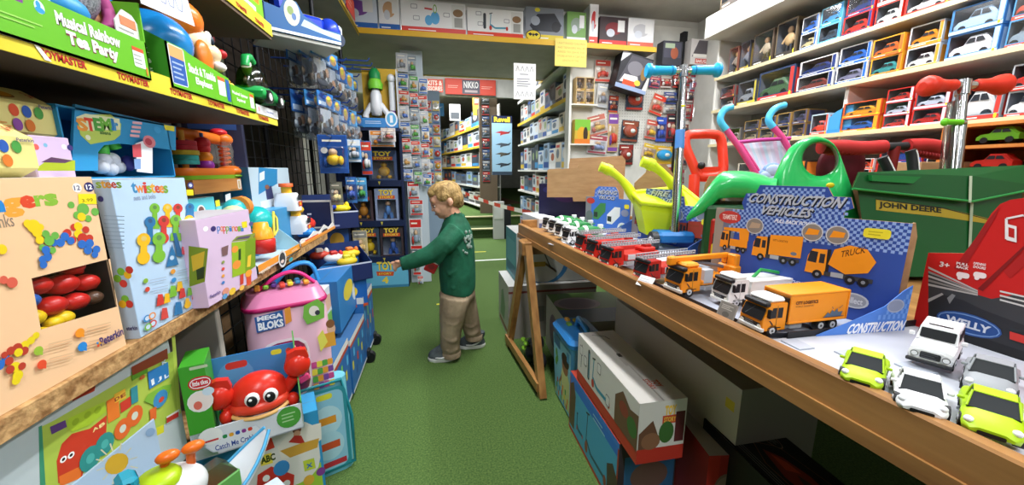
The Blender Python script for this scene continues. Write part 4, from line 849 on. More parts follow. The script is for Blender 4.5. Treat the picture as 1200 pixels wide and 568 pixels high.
for (u, v) in oc:
    a = math.atan2(v-hc[1], u-hc[0]); hu, hv = hc[0]+20*math.cos(a), hc[1]+19*math.sin(a)
    du, dv = u-hu, v-hv; ring = []
    for k, th in ((0, -.075), (.1, -.095), (.55, -.1), (.9, -.085), (1, -.05), (1, .04), (.9, .06), (.1, .03), (0, -.02)):
        p = onD(hu+du*k, hv+dv*k, DPT); ring.append(p+RD*th)
    rings.append(ring)
g = GL(o); g.loft(rings+[rings[0]], GRN, True, cap=False); g.build('hood', t); g = GL(o); p = onD(985, 196, DPT+.12); g.ell(p, (.09, .02, .1), M('#5a1420', .5), 14, 10, Matrix.Rotation(-_y, 3, 'Z')); g.build('maroon_seat_back', t)
secs = [(816, 246, 254), (820, 238, 252), (826, 230, 250), (834, 219, 246), (840, 211, 242), (846, 204, 236), (852, 200.5, 230), (866, 200, 229), (880, 201.5, 229), (893, 205, 233), (903, 209, 252), (912, 208, 300)]
rg = []
for u, a, b in secs:
    T_, b_ = onD(u, a, DPT), onD(u, b, DPT); zt_, zb_ = T_.z, b_.z; r_ = []
    for y, z in ((-.14, zb_), (-.15, zb_*.4+zt_*.6), (-.13, zt_-.012), (-.08, zt_), (.08, zt_), (.13, zt_-.012), (.15, zb_*.4+zt_*.6), (.14, zb_)): r_.append(Vector((T_.x, T_.y, z))+RD*y)
    rg.append(r_)
g = GL(o); g.loft(rg, GRN, True); g.build('seat', t)
g = GL(o); a, b = onD(832, 250, DPT), onD(905, 250, DPT); g.T = Matrix.Translation(a-o) @ Matrix(((RT.x, RD.x, 0, 0), (RT.y, RD.y, 0, 0), (0, 0, 1, 0), (0, 0, 0, 1)))
g.box(0, (b-a).length, -.12, .12, TZ-a.z+.03, .035, M('#0f4a22', .5), .01); g.box(.02, (b-a).length, -.125, .12, TZ-a.z+.02, .0, M('#a8251c', .4), .01); g.build('chassis', t)
g = GL(o); p = onD(973, 217, DPT-.13); g.ell(p, (.013, .004, .008), '#d8c820', 10, 6, Matrix.Rotation(_y*-1, 3, 'Z')); g.build('price_sticker', t)
for u in (850, 985):
    p = onD(u, 260, DPT); p.z = TZ+.055
    for s in (-1, 1): g = G(); q = p+RD*.11*s-o; g.cyl(q-RD*.02, q+RD*.02, .055, '#222225', n=20); g.cyl(q-RD*.021, q+RD*.021, .025, '#d8c830', n=14); g.build('wheel', t)
# ---- dark green tub wheelbarrow
t, o = root('toy_wheelbarrow', 'dark green plastic toy wheelbarrow with yellow stripe along its tub', 'toy wheelbarrow', 1100, 260, 1.05)
JG = M('#0b5122', .35, 0, .2); D0 = 1.0
def rimpt(u, v, dep): return onD(u, v, dep)
W1 = 1225
def rim(vl, vm, vr, ins, dep2=.26):
    A, Bm, Cc = onD(999+ins, vl, D0), onD(1140, vm, D0), onD(W1-ins, vr, D0)
    A2, B2, C2 = onD(999+ins, vl, D0+dep2), onD(1140, vm, D0+dep2), onD(W1-ins, vr, D0+dep2)
    A2.z, B2.z, C2.z = A.z, Bm.z, Cc.z
    if ins: A, Bm, Cc = [p+FH*.02 for p in (A, Bm, Cc)]
    return [A, Bm, Cc, C2, B2, A2]
g = GL(o)
r1 = rim(221, 236, 219, 0); r0 = rim(203, 206, 193, 6)
r0[0] = onD(1008, 202, D0); r0[5].z = r0[0].z; r0[1] = onD(1140, 206, D0)
lo = rim(223, 237, 221, 14); bt = rim(320, 330, 330, 30)
for p in bt: p.z = TZ+.015
g.loft([r0, r1, lo, bt], JG, False, cap=True)
g.tube([r1[0], r1[1], r1[2]], .0035, M('#2a8a44', .3), 6)
# moulded handle seat at the rim
a, b, c_, e = onD(1022, 205, D0-.012), onD(1080, 207, D0-.012), onD(1073, 215, D0-.014), onD(1024, 212, D0-.014)
g.prism([(0, 0), ((b-a).length, -(a.z-b.z)), ((c_-a).dot(RT), c_.z-a.z), ((e-a).dot(RT), e.z-a.z)][::-1], a, RT, (0, 0, 1), -.03, M('#1f7a3a', .3)); g.build('tub', t)
n0 = (lo[1]-lo[0]).cross(bt[0]-lo[0]).normalized(); n0 = n0 if n0.dot(FH) < 0 else -n0
def onpl(u, v): dd = ray(u, v); k = (lo[0]-CAM).dot(n0)/dd.dot(n0); return CAM+dd*k+n0*.0015
g = GL(o); q = [onpl(*k) for k in ((1026, 233), (1026, 246), (1102, 254), (1164, 263), (1166, 258), (1104, 243))]; g.add(q, [tuple(range(6))], '#a9962c'); g.add([onpl(*k)+n0*.0004 for k in ((1026, 233), (1026, 234), (1103, 244), (1165, 259.5), (1165, 258.5), (1104, 243))], [tuple(range(6))], '#2a2a18')
a, b, c_ = onpl(1029, 244.5), onpl(1102, 251.5), onpl(1029, 236); f = FR(g, a+n0*.001, b-a, c_-a); f.text('JOHN DEERE', 0, 0, 1, 1, '#15201a', .03); g.build('stripe', t)
g = GL(o); q = [onD(1136, 206, D0-.003), onD(1139.5, 206, D0-.003), onD(1138.5, 237, D0-.003), onD(1135, 237, D0-.003)]; g.add(q, [(0, 1, 2, 3)], '#b8c8b0'); q = [onpl(1135, 237)+n0*.003, onpl(1138.5, 237)+n0*.003, onpl(1134, 330)+n0*.003, onpl(1130.5, 330)+n0*.003]; g.add(q, [(0, 1, 2, 3)], '#9fb29a'); g.build('packing_tape', t)
for pts in (((1034, 184), (1040, 196), (1047, 211), (1053, 226)), ((1067, 176), (1069, 182), (1071, 205), (1072, 226))):
    g = GL(o); P = [onD(u, v, D0+.02) for u, v in pts]; g.tube(smooth(P, 1), .012, '#17181b', 10); g.tube([p-FH*.011+RT*.004 for p in smooth(P, 1)], .0022, '#e4e4e4', 6); g.build('handle', t)
# ---- red ribbed grips of a trike behind the tub
t, o = root('toy_tricycle', 'toy trike showing only its thick red ribbed handlebar grips', 'toy trike', 1045, 180, 1.3)
for pts in (((962, 172), (985, 172), (1010, 174), (1035, 172)), ((1062, 171), (1085, 170), (1105, 174), (1114, 180))):
    P = smooth([onD(u, v, 1.3) for u, v in pts], 1); g = GL(o); g.tube(P, .024, M('#b52a2a', .45), 14)
    for i in range(9): p = P[0].lerp(P[-1], .15+.07*i); g.ell(p-Vector((0, 0, .017)), (.004, .02, .012), M('#a22424', .45), 8, 6)
    g.build('grip', t)
g = GL(o); a, b = onD(1035, 172, 1.3), onD(1062, 171, 1.3); g.cyl(a, b, .014, '#2a2a2c'); m = (a+b)/2; g.cyl(m, (m.x, m.y, TZ+.1), .016, '#8a2020'); g.build('handlebar', t)
g = GL(o); m2 = Vector((m.x, m.y, TZ)); g.cyl(m2+Vector((0, 0, .1))-RT*.02, m2+Vector((0, 0, .1))+RT*.02, .1, '#222225', n=24); g.build('front_wheel', t)
# ---- brown cartons behind the tub
for (u0, u1, v, dep, lb) in ((1062, 1182, 190, 1.52, 'brown cardboard carton standing behind the dark green wheelbarrow'), (985, 1030, 204, 1.42, 'small brown carton between the ride-on toy and the wheelbarrow')):
    a, b = onD(u0, v, dep), onD(u1, v, dep); g = carton((b-a).length, .12, a.z-TZ, CARD); put(g, 'carton', lb, 'carton', ((a.x+b.x)/2, (a.y+b.y)/2, TZ), math.atan2(RT.y, RT.x))
# ---- red trolley frame
t, o = root('toy_trolley', 'orange red plastic push trolley frame with a small black knob', 'toy trolley', 825, 220, 1.7); dd = 1.7
OR2 = M('#e8402a', .35)
g = GL(o); loop = [(803, 163), (806, 158), (815, 157), (838, 157), (845, 161), (847, 180), (848, 200), (844, 206), (822, 208), (817, 205), (811, 190), (803, 172), (803, 163)]
g.tube(smooth([onD(u, v, dd) for u, v in loop], 1), .021, OR2, 10); P = [onD(*k, dd) for k in ((815, 196), (846, 195), (848, 209), (818, 211))]; g.prism([((p-P[0]).dot(RT), p.z-P[0].z) for p in P][::-1], P[0]-FH*.012, RT, (0, 0, 1), -.03, OR2); g.build('push_frame', t)
g = GL(o); a = onD(814, 205, dd); g.tube([a, onD(812, 240, dd), Vector((onD(812, 240, dd).x, onD(812, 240, dd).y, TZ+.03))], .024, OR2, 10); g.build('post', t)
g = GL(o); p = onD(822, 194, dd-.04); g.ell(p, (.016, .016, .016), '#1c1c1f', 12, 8); g.build('knob', t)
g = GL(o); b = onD(812, 240, dd); g.T = Matrix.Translation((0, 0, 0)) @ Matrix(((RT.x, FH.x, 0, 0), (RT.y, FH.y, 0, 0), (0, 0, 1, 0), (0, 0, 0, 1))); g.box(-.1, .15, -.06, .15, .005, .05, OR2, .01); g.build('base', t)
# ---- lime wheelbarrow
t, o = root('toy_wheelbarrow', 'lime yellow toy wheelbarrow with two curved handles', 'toy wheelbarrow', 785, 240, 1.55); LM = M('#c6d816', .35)
for pts, dp in ((((703, 195), (712, 198), (725, 207), (735, 218), (742, 230), (748, 240)), 1.62), (((752, 189), (762, 192), (775, 201), (787, 214), (795, 228), (803, 244)), 1.5)):
    P = smooth([onD(u, v, dp) for u, v in pts], 1); g = GL(o); n_ = len(P); g.tube(P, [.021 if i < n_*.25 else .019+.003*math.sin(i) for i in range(n_)], LM, 12); g.cyl(P[2], P[3], .024, LM, n=14); g.build('handle', t)
top = [onD(*k) for k in ((741, 226, 1.62), (800, 220, 1.62), (833, 247, 1.45), (760, 240, 1.42))]; top[3] = onD(752, 237, 1.5)
bot = [Vector((p.x, p.y, TZ+.04)).lerp(Vector((top[0].x+top[2].x, top[0].y+top[2].y, (TZ+.04)*2))/2, .25) for p in top]
g = GL(o); up_ = [p+Vector((0, 0, .0)) for p in top]; g.loft([up_, [p-Vector((0, 0, .03)) for p in top], bot], LM, False); g.tube(top+[top[0]], .012, LM, 8); g.build('tub', t)
# ---- stroller
t, o = root('doll_stroller', 'pink doll stroller with light blue curved handles and striped fabric seat', 'doll stroller', 890, 200, 1.6); dd = 1.6; PK, SK = M('#d64a86', .4), M('#4bb6e0', .4)
for pts, tail in ((((858, 125), (849, 128), (844, 136), (844, 143), (851, 152)), ((851, 152), (866, 172), (893, 215))), (((920, 123), (909, 126), (902, 134), (900, 142), (906, 149)), ((906, 149), (916, 160), (929, 182)))):
    g = GL(o); g.tube(smooth([onD(u, v, dd) for u, v in pts], 2), .014, SK, 10); g.build('handle', t)
    g = GL(o); P = [onD(u, v, dd) for u, v in tail]; P.append(Vector((P[-1].x, P[-1].y, TZ+.02))); g.tube(P, .0125, PK, 10); g.build('frame_tube', t)
g = GL(o); g.tube([onD(862, 167, dd), onD(890, 164, dd), onD(926, 162, dd)], .008, M('#b83a8a', .4), 8); g.tube([onD(868, 168, dd), onD(893, 206, dd), onD(900, 222, dd)], .007, PK, 8); g.build('crossbar', t)
q = [onD(u, v, dd+.015) for u, v in ((870, 167), (925, 163), (930, 215), (895, 220))]; g = GL(o)
for i in range(13):
    a, b = i/13, (i+1)/13; w0, w1 = q[0].lerp(q[1], a), q[0].lerp(q[1], b); w2, w3 = q[3].lerp(q[2], b), q[3].lerp(q[2], a); bow = lambda p, s: p+FH*.02*math.sin(PI*s)
    g.add([bow(w0, a), bow(w1, b), bow(w2, b), bow(w3, a)], [(0, 1, 2, 3)], M(['#cfd2e4', '#d9c7dc', '#c2d8e6', '#dcdce8'][i % 4], .9))
g.build('seat_fabric', t)
g = GL(o); p = onD(905, 200, dd-.005)
for dx, dz, r in ((0, 0, .045), (-.035, -.02, .035), (.04, -.02, .035), (0, -.045, .05)): g.ell(p+RT*dx+Vector((0, 0, dz)), (r, .008, r*.75), M('#8aa6d8', .8), 14, 6, Matrix.Rotation(-_y, 3, 'Z'))
for dx, dz, r in ((0, 0, .035), (-.03, -.02, .025), (.035, -.02, .025), (0, -.045, .038)): g.ell(p-FH*.007+RT*dx+Vector((0, 0, dz)), (r, .006, r*.75), M('#b8c8e8', .8), 14, 6, Matrix.Rotation(-_y, 3, 'Z'))
g.build('cloud_motif', t)
LZ = .712
# ================================================================ goods on the left gondola
def at_base(X, z, u, v): return zat(v, X, Yat(u, X, z))-z
def gL(X, z, u0, u1, vref, uref, d): y0, y1 = Yat(u0, X, z), Yat(u1, X, z); return ((X-d/2, (y0+y1)/2, z), PI/2, y1-y0, d, zat(vref, X, Yat(uref, X, z))-z)
# ---- peach box with a window of coloured links
geo = gL(-.522, LZ, -75, 148, 207, 148, .2)
tmpF = FR(G(), (-geo[2]/2, -geo[3]/2, 0), (geo[2], 0, 0), (0, 0, geo[4])); bindfr(tmpF, geo[0], geo[1])
win = [tmpF.q(*p) for p in ((48, 386), (137, 359), (129, 303), (37, 326))]
def dr(F, L, R, T, I):
    T.rect(0, 0, 1, 1, '#d9d4cc')
    F.pt('g', 6, 256, 25, 231, '#e8a23c', .05); F.pt('e', 25, 245, 40, 228, '#dd4a2c', .06); F.pt('r', 42, 242, 52, 228, '#8ab83c', .05); F.pt('s', 53, 242, 66, 226, '#8ab83c', .05); F.pt('n', -14, 250, 3, 233, '#2a86d0', .05)
    F.pth('links', -6, 268, 18, .016, '#8a7a6c', 0)
    F.pe(90, 220, 5.4, '#f4f0ec'); F.pt('12', 87, 223, 93, 217, '#3a3a6a', .02); F.pe(104, 219, 5.6, '#2c2a66'); F.pt('12', 101, 222, 107, 216, '#fff', .03); F.pp([(91, 227), (112, 227), (113, 239), (92, 239)], '#f0dc20'); F.pt('3.99', 96, 237, 108, 232, '#8a7a10', .01)
    for u, v, r, c in ((83, 240, 4, 'g'), (97, 245, 7, 'g'), (111, 248, 4.5, 'g'), (90, 252, 4.5, 'g'), (103, 256, 4, 'g'), (95, 254, 5, 'y'), (86, 266, 4, 'r'), (100, 269, 4, 'r'), (91, 265, 5, 'y'), (91, 274, 5, 'y'), (78, 273, 5, 'r'), (96, 279, 6, 'r'), (104, 279, 4.5, 'r'), (84, 281, 4.5, 'r'), (75, 277, 5, 'b'), (82, 282, 4.5, 'b'), (70, 284, 5, 'b'), (62, 284, 4.5, 'b'), (95, 286, 5, 'b'), (104, 285, 5, 'b'), (102, 293, 5, 'b'), (112, 292, 4.5, 'b'), (110, 298, 4, 'b'), (38, 265, 8, 'y'), (31, 262, 5, 'y'), (46, 266, 4, 'y'), (42, 272, 6, 'y'), (45, 281, 5, 'y'), (52, 274, 4.5, 'g'), (63, 276, 4.5, 'g'), (56, 282, 6, 'g'), (48, 290, 4, 'g'), (60, 293, 4, 'g'), (52, 293, 5, 'b'), (54, 301, 5, 'b'), (48, 304, 4.5, 'b'), (49, 310, 4.5, 'b'), (12, 331, 6.5, 'R'), (2, 328, 5, 'R'), (0, 292, 6, 'y')):
        F.pe(u, v, r, {'g': '#6cb04a', 'y': '#eecb1e', 'r': '#c43a2c', 'b': '#2f6cc0', 'R': '#d8604c'}[c])
    for u, v, r, c in ((40, 393, 4, 'y'), (34, 399, 4.5, 'y'), (27, 404, 5, 'y'), (18, 408, 6, 'r'), (26, 411, 5, 'r'), (10, 411, 5, 'r'), (19, 413, 5, 'y'), (4, 421, 5, 'b'), (8, 423, 5, 'r'), (15, 430, 6, 'y'), (23, 429, 4.5, 'r'), (9, 433, 5, 'r'), (18, 440, 6, 'y'), (16, 446, 5, 'y'), (2, 416, 4, 'r'), (-4, 428, 6, 'b')):
        F.pe(u, v, r, {'g': '#6cb04a', 'y': '#e8cf22', 'r': '#b8402e', 'b': '#2f6cc0'}[c])
    for u, v, c in ((91, 390, '#ee9428'), (94, 406, '#2a86d0'), (42, 411, '#9abb3c'), (46, 427, '#e05030')): F.pe(u, v, 5.4, c); F.pp([(u-5, v), (u+5, v+1), (u+5, v+5), (u-4, v+4)], c)
    for u, v in ((99, 384), (101, 400), (53, 403), (54, 420)):
        for k in range(3): F.pp([(u, v+k*3.2), (u+28, v-7+k*3.2), (u+28, v-6+k*3.2), (u, v+1+k*3.2)], '#d8b48c')
    F.pth('Peterkin', 115, 406, 145, .0135, '#3a2a6a', .03); F.pe(112, 405, 1.6, '#d8502c'); F.pe(114, 402, 1.4, '#e0a030'); F.pe(111, 402, 1.3, '#3a86c0')
def fl(t, w, d, h, F):
    for u, v, r, c in ((61, 334, 13, 'r'), (92, 332, 13, 'r'), (117, 330, 10, 'r'), (79, 357, 13, 'r'), (105, 352, 11, 'r'), (100, 312, 10, 'r'), (48, 352, 11, 'b'), (54, 372, 12, 'y'), (88, 372, 10, 'y'), (76, 377, 8, 'y'), (122, 348, 8, 'd'), (60, 388, 7, 'y')):
        x, y = F.q(u, v); x2, _ = F.q(u+r, v); rr = abs(x2-x)*w; g = G(); m = M({'r': '#c4221c', 'b': '#1f62b8', 'y': '#e8c41c', 'd': '#5a4030'}[c], .3)
        g.ell((-w/2+x*w, -d/2+.004+rr, y*h), (rr*1.25, rr, rr*.85), m, 16, 10)
        if c == 'r': g.cyl((-w/2+x*w, -d/2+.008+rr, y*h), (-w/2+x*w+.02, -d/2+.01+rr, y*h-.012), rr*.35, m, n=10)
        g.build('link_piece', t)
window_box(geo, 'toy_box', 'peach box with window onto red blue and yellow plastic links', 'toy box', '#f0c69a', win, '#1c1612', dr, fl)
# ---- twistees
geo = gL(-.517, LZ, 165, 240, 208, 240, .14)
def bolt(F, u, v, c, r=6.2, L=14, tip='ell'):
    F.pp([(u-r*.45, v), (u+r*.45, v), (u+r*.55, v+L), (u-r*.55, v+L)], c)
    (F.pe(u, v+L, r*.95, c) if tip == 'ell' else F.pp([(u-r*.9, v+L-3), (u+r*.9, v+L-3), (u+r, v+L+6), (u-r, v+L+6)], c)); F.pe(u, v, r, c); F.pe(u, v-r*.2, r*.4, '#5a8a4a' if c == '#7ab83a' else '#d8c070' if c == '#ecb824' else '#8a4030' if c == '#cf3c34' else '#3a5a80')
YL, GN, RR, BB = '#ecb824', '#7ab83a', '#cf3c34', '#2f74a8'
def dr(F, L, R, T):
    T.rect(0, 0, 1, 1, '#ccd3da')
    for k, (c, a, b, top) in enumerate((('#3a86b8', 155, 159, 213), ('#e08a3a', 160, 168, 217), ('#c83c34', 169, 171, 213), ('#8ab03c', 172, 177, 217), ('#e0a83c', 177, 181, 214), ('#c84a3c', 182, 187, 217), ('#e08a3a', 187, 192, 217), ('#7aa83c', 192, 196, 217))): F.pt('twistees'[k], a, 226.5, b, top, c, .03)
    F.pth('nuts and bolts', 157, 235, 183, .009, '#8a98b0', 0); F.pe(223, 217, 3.6, '#3a3a7a'); F.pe(223, 217, 2, '#c8d0e0'); F.pp([(218, 222), (226, 222), (226.5, 229), (218.5, 229)], '#e8d420')
    for u, v, c, r, l, k in ((181, 244, GN, 6, 18, 'b'), (196, 244, YL, 5.5, 16, 'b'), (208, 244, RR, 5.5, 16, 'b'), (222, 243, BB, 5, 6, 'b'), (221, 258, YL, 6, 16, 'e'), (175, 260, BB, 6.5, 20, 'b'), (191, 259, RR, 6.5, 20, 'ell'), (205, 258, GN, 6.5, 18, 'b'), (218, 274, '#d8505a', 6.5, 18, 'b'), (167, 281, YL, 8, 21, 'ell'), (185, 280, GN, 8, 20, 'ell')): bolt(F, u, v, c, r, l, k)
    F.pp([(201, 273), (206, 300), (213, 301), (205, 273)], '#2a6496'); F.pp([(200, 286), (208, 310), (193, 313)], '#2f74a8'); F.pe(200, 302, 2.6, '#b8cfe4')
    for u, v, c in ((169, 329, '#8ab03c'), (171, 339, '#d04a34'), (201, 318, '#e0983c'), (202, 328, '#3a8ac8')):
        F.pe(u, v, 2.9, c)
        for j in range(2): F.pp([(u+5, v-1+j*3), (u+24, v-5+j*3), (u+24, v-4.2+j*3), (u+5, v-.2+j*3)], '#a8b8cc')
    for u, v, c, a in ((185, 352, RR, 7), (190, 368, '#d04a44', 7), (193, 350, YL, 6), (200, 342, GN, 7), (208, 336, YL, 6), (211, 344, RR, 6), (206, 362, BB, 8), (217, 354, YL, 4.5), (220, 342, GN, 5), (226, 345, RR, 6)): F.pp([(u-a*.5, v+a), (u-a*.3, v-a), (u+a*.5, v-a*1.1), (u+a*.8, v+a*.6)], c)
    F.pe(218, 357, 4, YL)
    for u, v, c in ((170, 373, '#3a86c0'), (176, 370, '#e0904a'), (177, 379, '#cf4a44'), (171, 383, '#7ab84a')): F.pe(u, v, 4.2, c); F.pe(u, v, 2.6, '#c3d6ea')
    F.pth('Peterkin', 225, 352, 239, .008, '#3a2a6a', .02)
    L.rect(0, 0, 1, 1, '#aec4dc')
    for k, (c, a, b, top) in enumerate((('#8ab03c', 113, 118, 213), ('#e0a83c', 119, 123, 211), ('#d08a3c', 124, 130, 213), ('#c84a3c', 131, 136, 213), ('#7aa83c', 137, 142, 213))): L.pt('stees'[k], a, 220.5, b, top, c, .03)
    L.pe(118, 233, 3.5, '#3a3a7a')
    for k in range(9): L.pp([(122, 252+k*4.6), (146, 253+k*4.6), (146, 254+k*4.6), (122, 253+k*4.6)], '#9ab2cc')
    for u, v, c in ((142, 318, GN), (150, 322, YL), (145, 332, RR), (152, 316, RR), (147, 350, GN), (152, 356, RR), (144, 356, YL), (138, 326, GN)): L.pe(u, v, 4.5, c)
    L.pth('eterkin', 149, 387, 162, .008, '#3a2a6a', .02)
BX(geo, 'toy_box', 'pale blue box printed with colourful nuts and bolts, beside the peach one', 'toy box', '#b9d3ec', dr)
# ---- lilac box
geo = gL(-.487, LZ, 245, 302, 258, 245, .10)
def dr(F, L, R, T):
    T.rect(0, 0, 1, 1, '#c9c4c8'); F.pe(250, 268, 3.2, '#3a3070'); F.pe(241, 268, 3, '#eee')
    for k in range(9): F.pt('poppinoli'[k], 255+k*3.4, 274 if k in (0, 2, 3) else 271.5, 257.8+k*3.4, 264.5, ['#3a7ac0', '#e08a3a', '#d84a3c', '#7aa83c'][k % 4], .01)
    F.pp([(283, 260), (289, 259), (289.5, 266), (283.5, 267)], '#ecd820'); F.pe(294, 262, 2.5, '#5a5a8a')
    F.pp([(271, 283), (277, 277), (299, 273), (296, 280)], '#8a9a3c'); F.pp([(275, 281), (279, 278), (294, 275.5), (291, 279)], '#5a4a6a'); F.pp([(271, 284), (287, 282), (287, 320), (272, 325)], '#96b828'); F.pp([(287, 282), (299, 278), (299, 312), (287, 320)], '#7a9a20'); F.pe(275, 292, 4, '#e8963a'); F.pe(277, 310, 5, '#e8903a'); F.pp([(279, 292), (282, 291), (282, 304), (279, 305)], '#2a4a20'); F.pp([(290, 300), (294, 298), (293, 312), (289, 313)], '#e8c03a')
    F.pp([(281, 322), (285, 320), (285, 332), (281, 334)], '#c8402c'); F.pp([(288, 322), (294, 318), (294, 333), (289, 335)], '#d8502c'); F.pe(291, 320, 4, '#f0a03a'); F.pe(272, 341, 4, '#e8c03a'); F.pe(283, 337, 3, '#f0b850')
    for k, c in enumerate(('#8a9a4a', '#d84a3c', '#e8a03a', '#3a7ac0')): F.pe(261, 307+k*8, 1.8, c)
    F.pp([(259, 290), (267, 287), (266, 298), (260, 300)], '#7a5a5a'); F.pe(264, 341, 4, '#d8907a'); F.pe(263, 347, 3, '#5a9ac8'); F.pth('Peterkin', 246, 350, 259, .008, '#5a4a8a', .02)
    L.rect(0, 0, 1, 1, '#d3b9d6'); L.pp([(221, 288), (222, 336), (240, 330), (244, 291)], '#7c8f1e'); L.pp([(224, 300), (240, 294), (238, 312), (226, 318)], '#d8b02a'); L.pp([(230, 316), (240, 312), (239, 326), (231, 328)], '#2a3a14')
BX(geo, 'toy_box', 'lilac box with olive green shape sorter picture, next to the blue bolts box', 'toy box', '#d6bcd8', dr)
# ---- orange and pale blue open display box with teal dome and stacking toys
geo = gL(-.503, LZ, 303, 352, 312, 303, .2); loc, rz, w, d, h = geo
t = thing('toy_box', 'orange and pale blue open box holding a teal dome and stacking cups', 'toy box', loc, rz); g = G()
g.box(-w/2, w/2, -d/2, -d/2+.003, 0, h, '#e8962a'); g.box(-w/2, w/2, -d/2, d/2, 0, .004, '#c8d8e0'); hb = at_base(-.517, LZ, 303, 252)*.98
for x in (-w/2, w/2-.003): g.prism([(0, 0), (d, 0), (d, hb), (d*.75, hb), (0, h)], (x, -d/2, 0), (0, 1, 0), (0, 0, 1), .003, '#a9d4e4')
g.box(-w/2, w/2, d/2-.003, d/2, 0, hb, '#9ccfe0'); g.box(-w/2, w/2, d*.2, d/2, hb-.003, hb, '#b4dbe8')
F = bindfr(FR(g, (-w/2, -d/2-.0003, 0), (w, 0, 0), (0, 0, h)), loc, rz); F.pth('appetite', 306, 322, 318, .014, '#f4e0c0', .02); F.pe(341, 304, 2.4, '#3aa0b0'); F.pe(331, 303, 4.6, '#d8d4cc', 2.2); F.pe(331, 303, 3.4, '#3a3a40', 2.2); F.pe(331, 306, 2, '#e0c8b8'); F.lines(.75, .3, .95, .7, 2, '#f4e0c0')
g.build('carton', t)
g = G(); g.ell((.085, 0, .115), (.06, .055, .055), M('#1fb0ae', .25), 20, 12); g.build('dome', t)
g = G(); q = [(.072, .07), (.105, .085), (.11, .125), (.09, .15)]; P = [(x, -.056, z) for x, z in q]; g.tube(P+[P[0]], .004, '#e8d24a', 6, cap=False); g.prism(q, (0, -.053, 0), (1, 0, 0), (0, 0, 1), .002, '#2a5a50'); g.build('dome_window', t)
g = G(); g.lathe([(0, 0), (.034, 0), (.036, .04), (.03, .045), (0, .045)], M('#cf2f2a', .3), 18, (0, -.05, .03)); g.build('red_cup', t)
g = G(); g.lathe([(.032, .0), (.028, .03), (.022, .034), (.02, .05), (0, .052)], M('#f0a424', .3), 18, (0, -.05, .075)); g.build('orange_cup', t)
g = G(); g.ell((-.075, -.02, .085), (.035, .035, .055), '#dfe8ec', 16, 10); g.build('white_ball', t)
g = G()
for i in range(5):
    for j in range(6): a = -1.9+i*.28; z = -.04+j*.016; r = .036*math.sqrt(max(.05, 1-(z/.055)**2)); g.ell((-.075+r*math.cos(a), -.02+r*math.sin(a), .085+z), .004, '#2a4a6a', 6, 4)
g.build('ball_dots', t)
# ---- navy display box with white edge: locomotive and racer toys
geo = gL(-.517, LZ, 353, 392, 281, 353, .2); loc, rz, w, d, h = geo
t = thing('toy_box', 'navy open box with white jagged edge holding a white engine and red racer', 'toy box', loc, rz); g = G(); hb = zat(240, -.517, Yat(372, -.517, LZ))-LZ
g.prism([(0, 0), (1, 0), (1, .4), (.95, 1.2), (.8, .7), (.66, 1.5), (.5, .8), (.35, 1.3), (.2, .7), (.05, 1.0), (0, .8)], (-w/2, -d/2, 0), (w, 0, 0), (0, 0, h), -.003, '#e4e2de'); g.box(-w/2, w/2, -d/2, d/2, 0, .003, '#2a3354')
g.box(-w/2, w/2, d/2-.003, d/2, 0, hb, '#20294c'); g.box(w/2-.004, w/2, -d/2, d/2, 0, hb, '#d8d6d2'); g.box(w/2-.0045, w/2-.004, -d/2+.01, d/2, .01, hb-.01, '#1f2a50'); g.box(-w/2, -w/2+.003, -d/2+.12, d/2, 0, hb*.8, '#7fb2d0'); g.box(-w/2, w/2, -d/2-.004, -d/2, 0, .012, '#e0913a')
F = FR(g, (-w/2, -d/2-.0004, 0), (w, 0, 0), (0, 0, h)); F.rect(.1, .1, .45, .6, '#c8402c'); F.ell(.65, .5, .1, .3, '#3a3a44'); F.rect(.5, .12, .95, .4, '#cf3a2c'); g.build('carton', t)
def engine(t, x, y, z, s=1):
    g = G(); g.T = Matrix.Translation((x, y, z)) @ Matrix.Scale(s, 4); g.loft([rrect(.06, .1, .015, .02), rrect(.062, .1, .05, .02), rrect(.05, .085, .085, .02), rrect(.045, .08, .09, .02)], '#e9eaec', True); g.build('engine_body', t)
    g = G(); g.T = Matrix.Translation((x, y, z)) @ Matrix.Scale(s, 4); g.lathe([(.02, .088), (.02, .115), (.026, .118), (.026, .128), (0, .128)], '#f0b428', 16); g.lathe([(.027, .116), (.027, .13), (0, .131)], '#e0602a', 16); g.build('chimney', t)
    g = G(); g.T = Matrix.Translation((x, y, z)) @ Matrix.Scale(s, 4); F = FR(g, (-.028, -.0505, .03), (.056, 0, 0), (0, 0, .055)); F.rr(.1, .55, .9, .95, '#22252c', .2); F.poly([(.2, .05), (.8, .05), (.95, .45), (.05, .45)], '#d2402c'); F.ell(.5, .25, .2, .12, '#f0b428')
    F = FR(g, (.0315, -.05, .015), (0, .1, 0), (0, 0, .07)); F.rect(.2, .5, .45, .9, '#2a2e36'); F.rect(.55, .5, .8, .9, '#2a2e36'); g.build('engine_markings', t)
engine(t, -.06, -.03, .01, 1.0)
g = G(); g.box(-.09, -.02, -.095, -.03, .012, .045, '#2f86d0', .012); g.build('blue_block', t)
g = G(); g.ell((.05, -.02, .05), (.06, .05, .035), M('#cf2f24', .3), 16, 8); g.ell((.05, .0, .085), (.028, .03, .03), '#2a2a30', 12, 8); g.build('racer_body', t)
g = G(); g.ell((.045, -.005, .115), (.026, .026, .018), '#e8c83a', 12, 6); g.tube([(.02, -.01, .12), (-.02, -.03, .155)], .008, '#f0ead0', 8); g.build('driver', t)
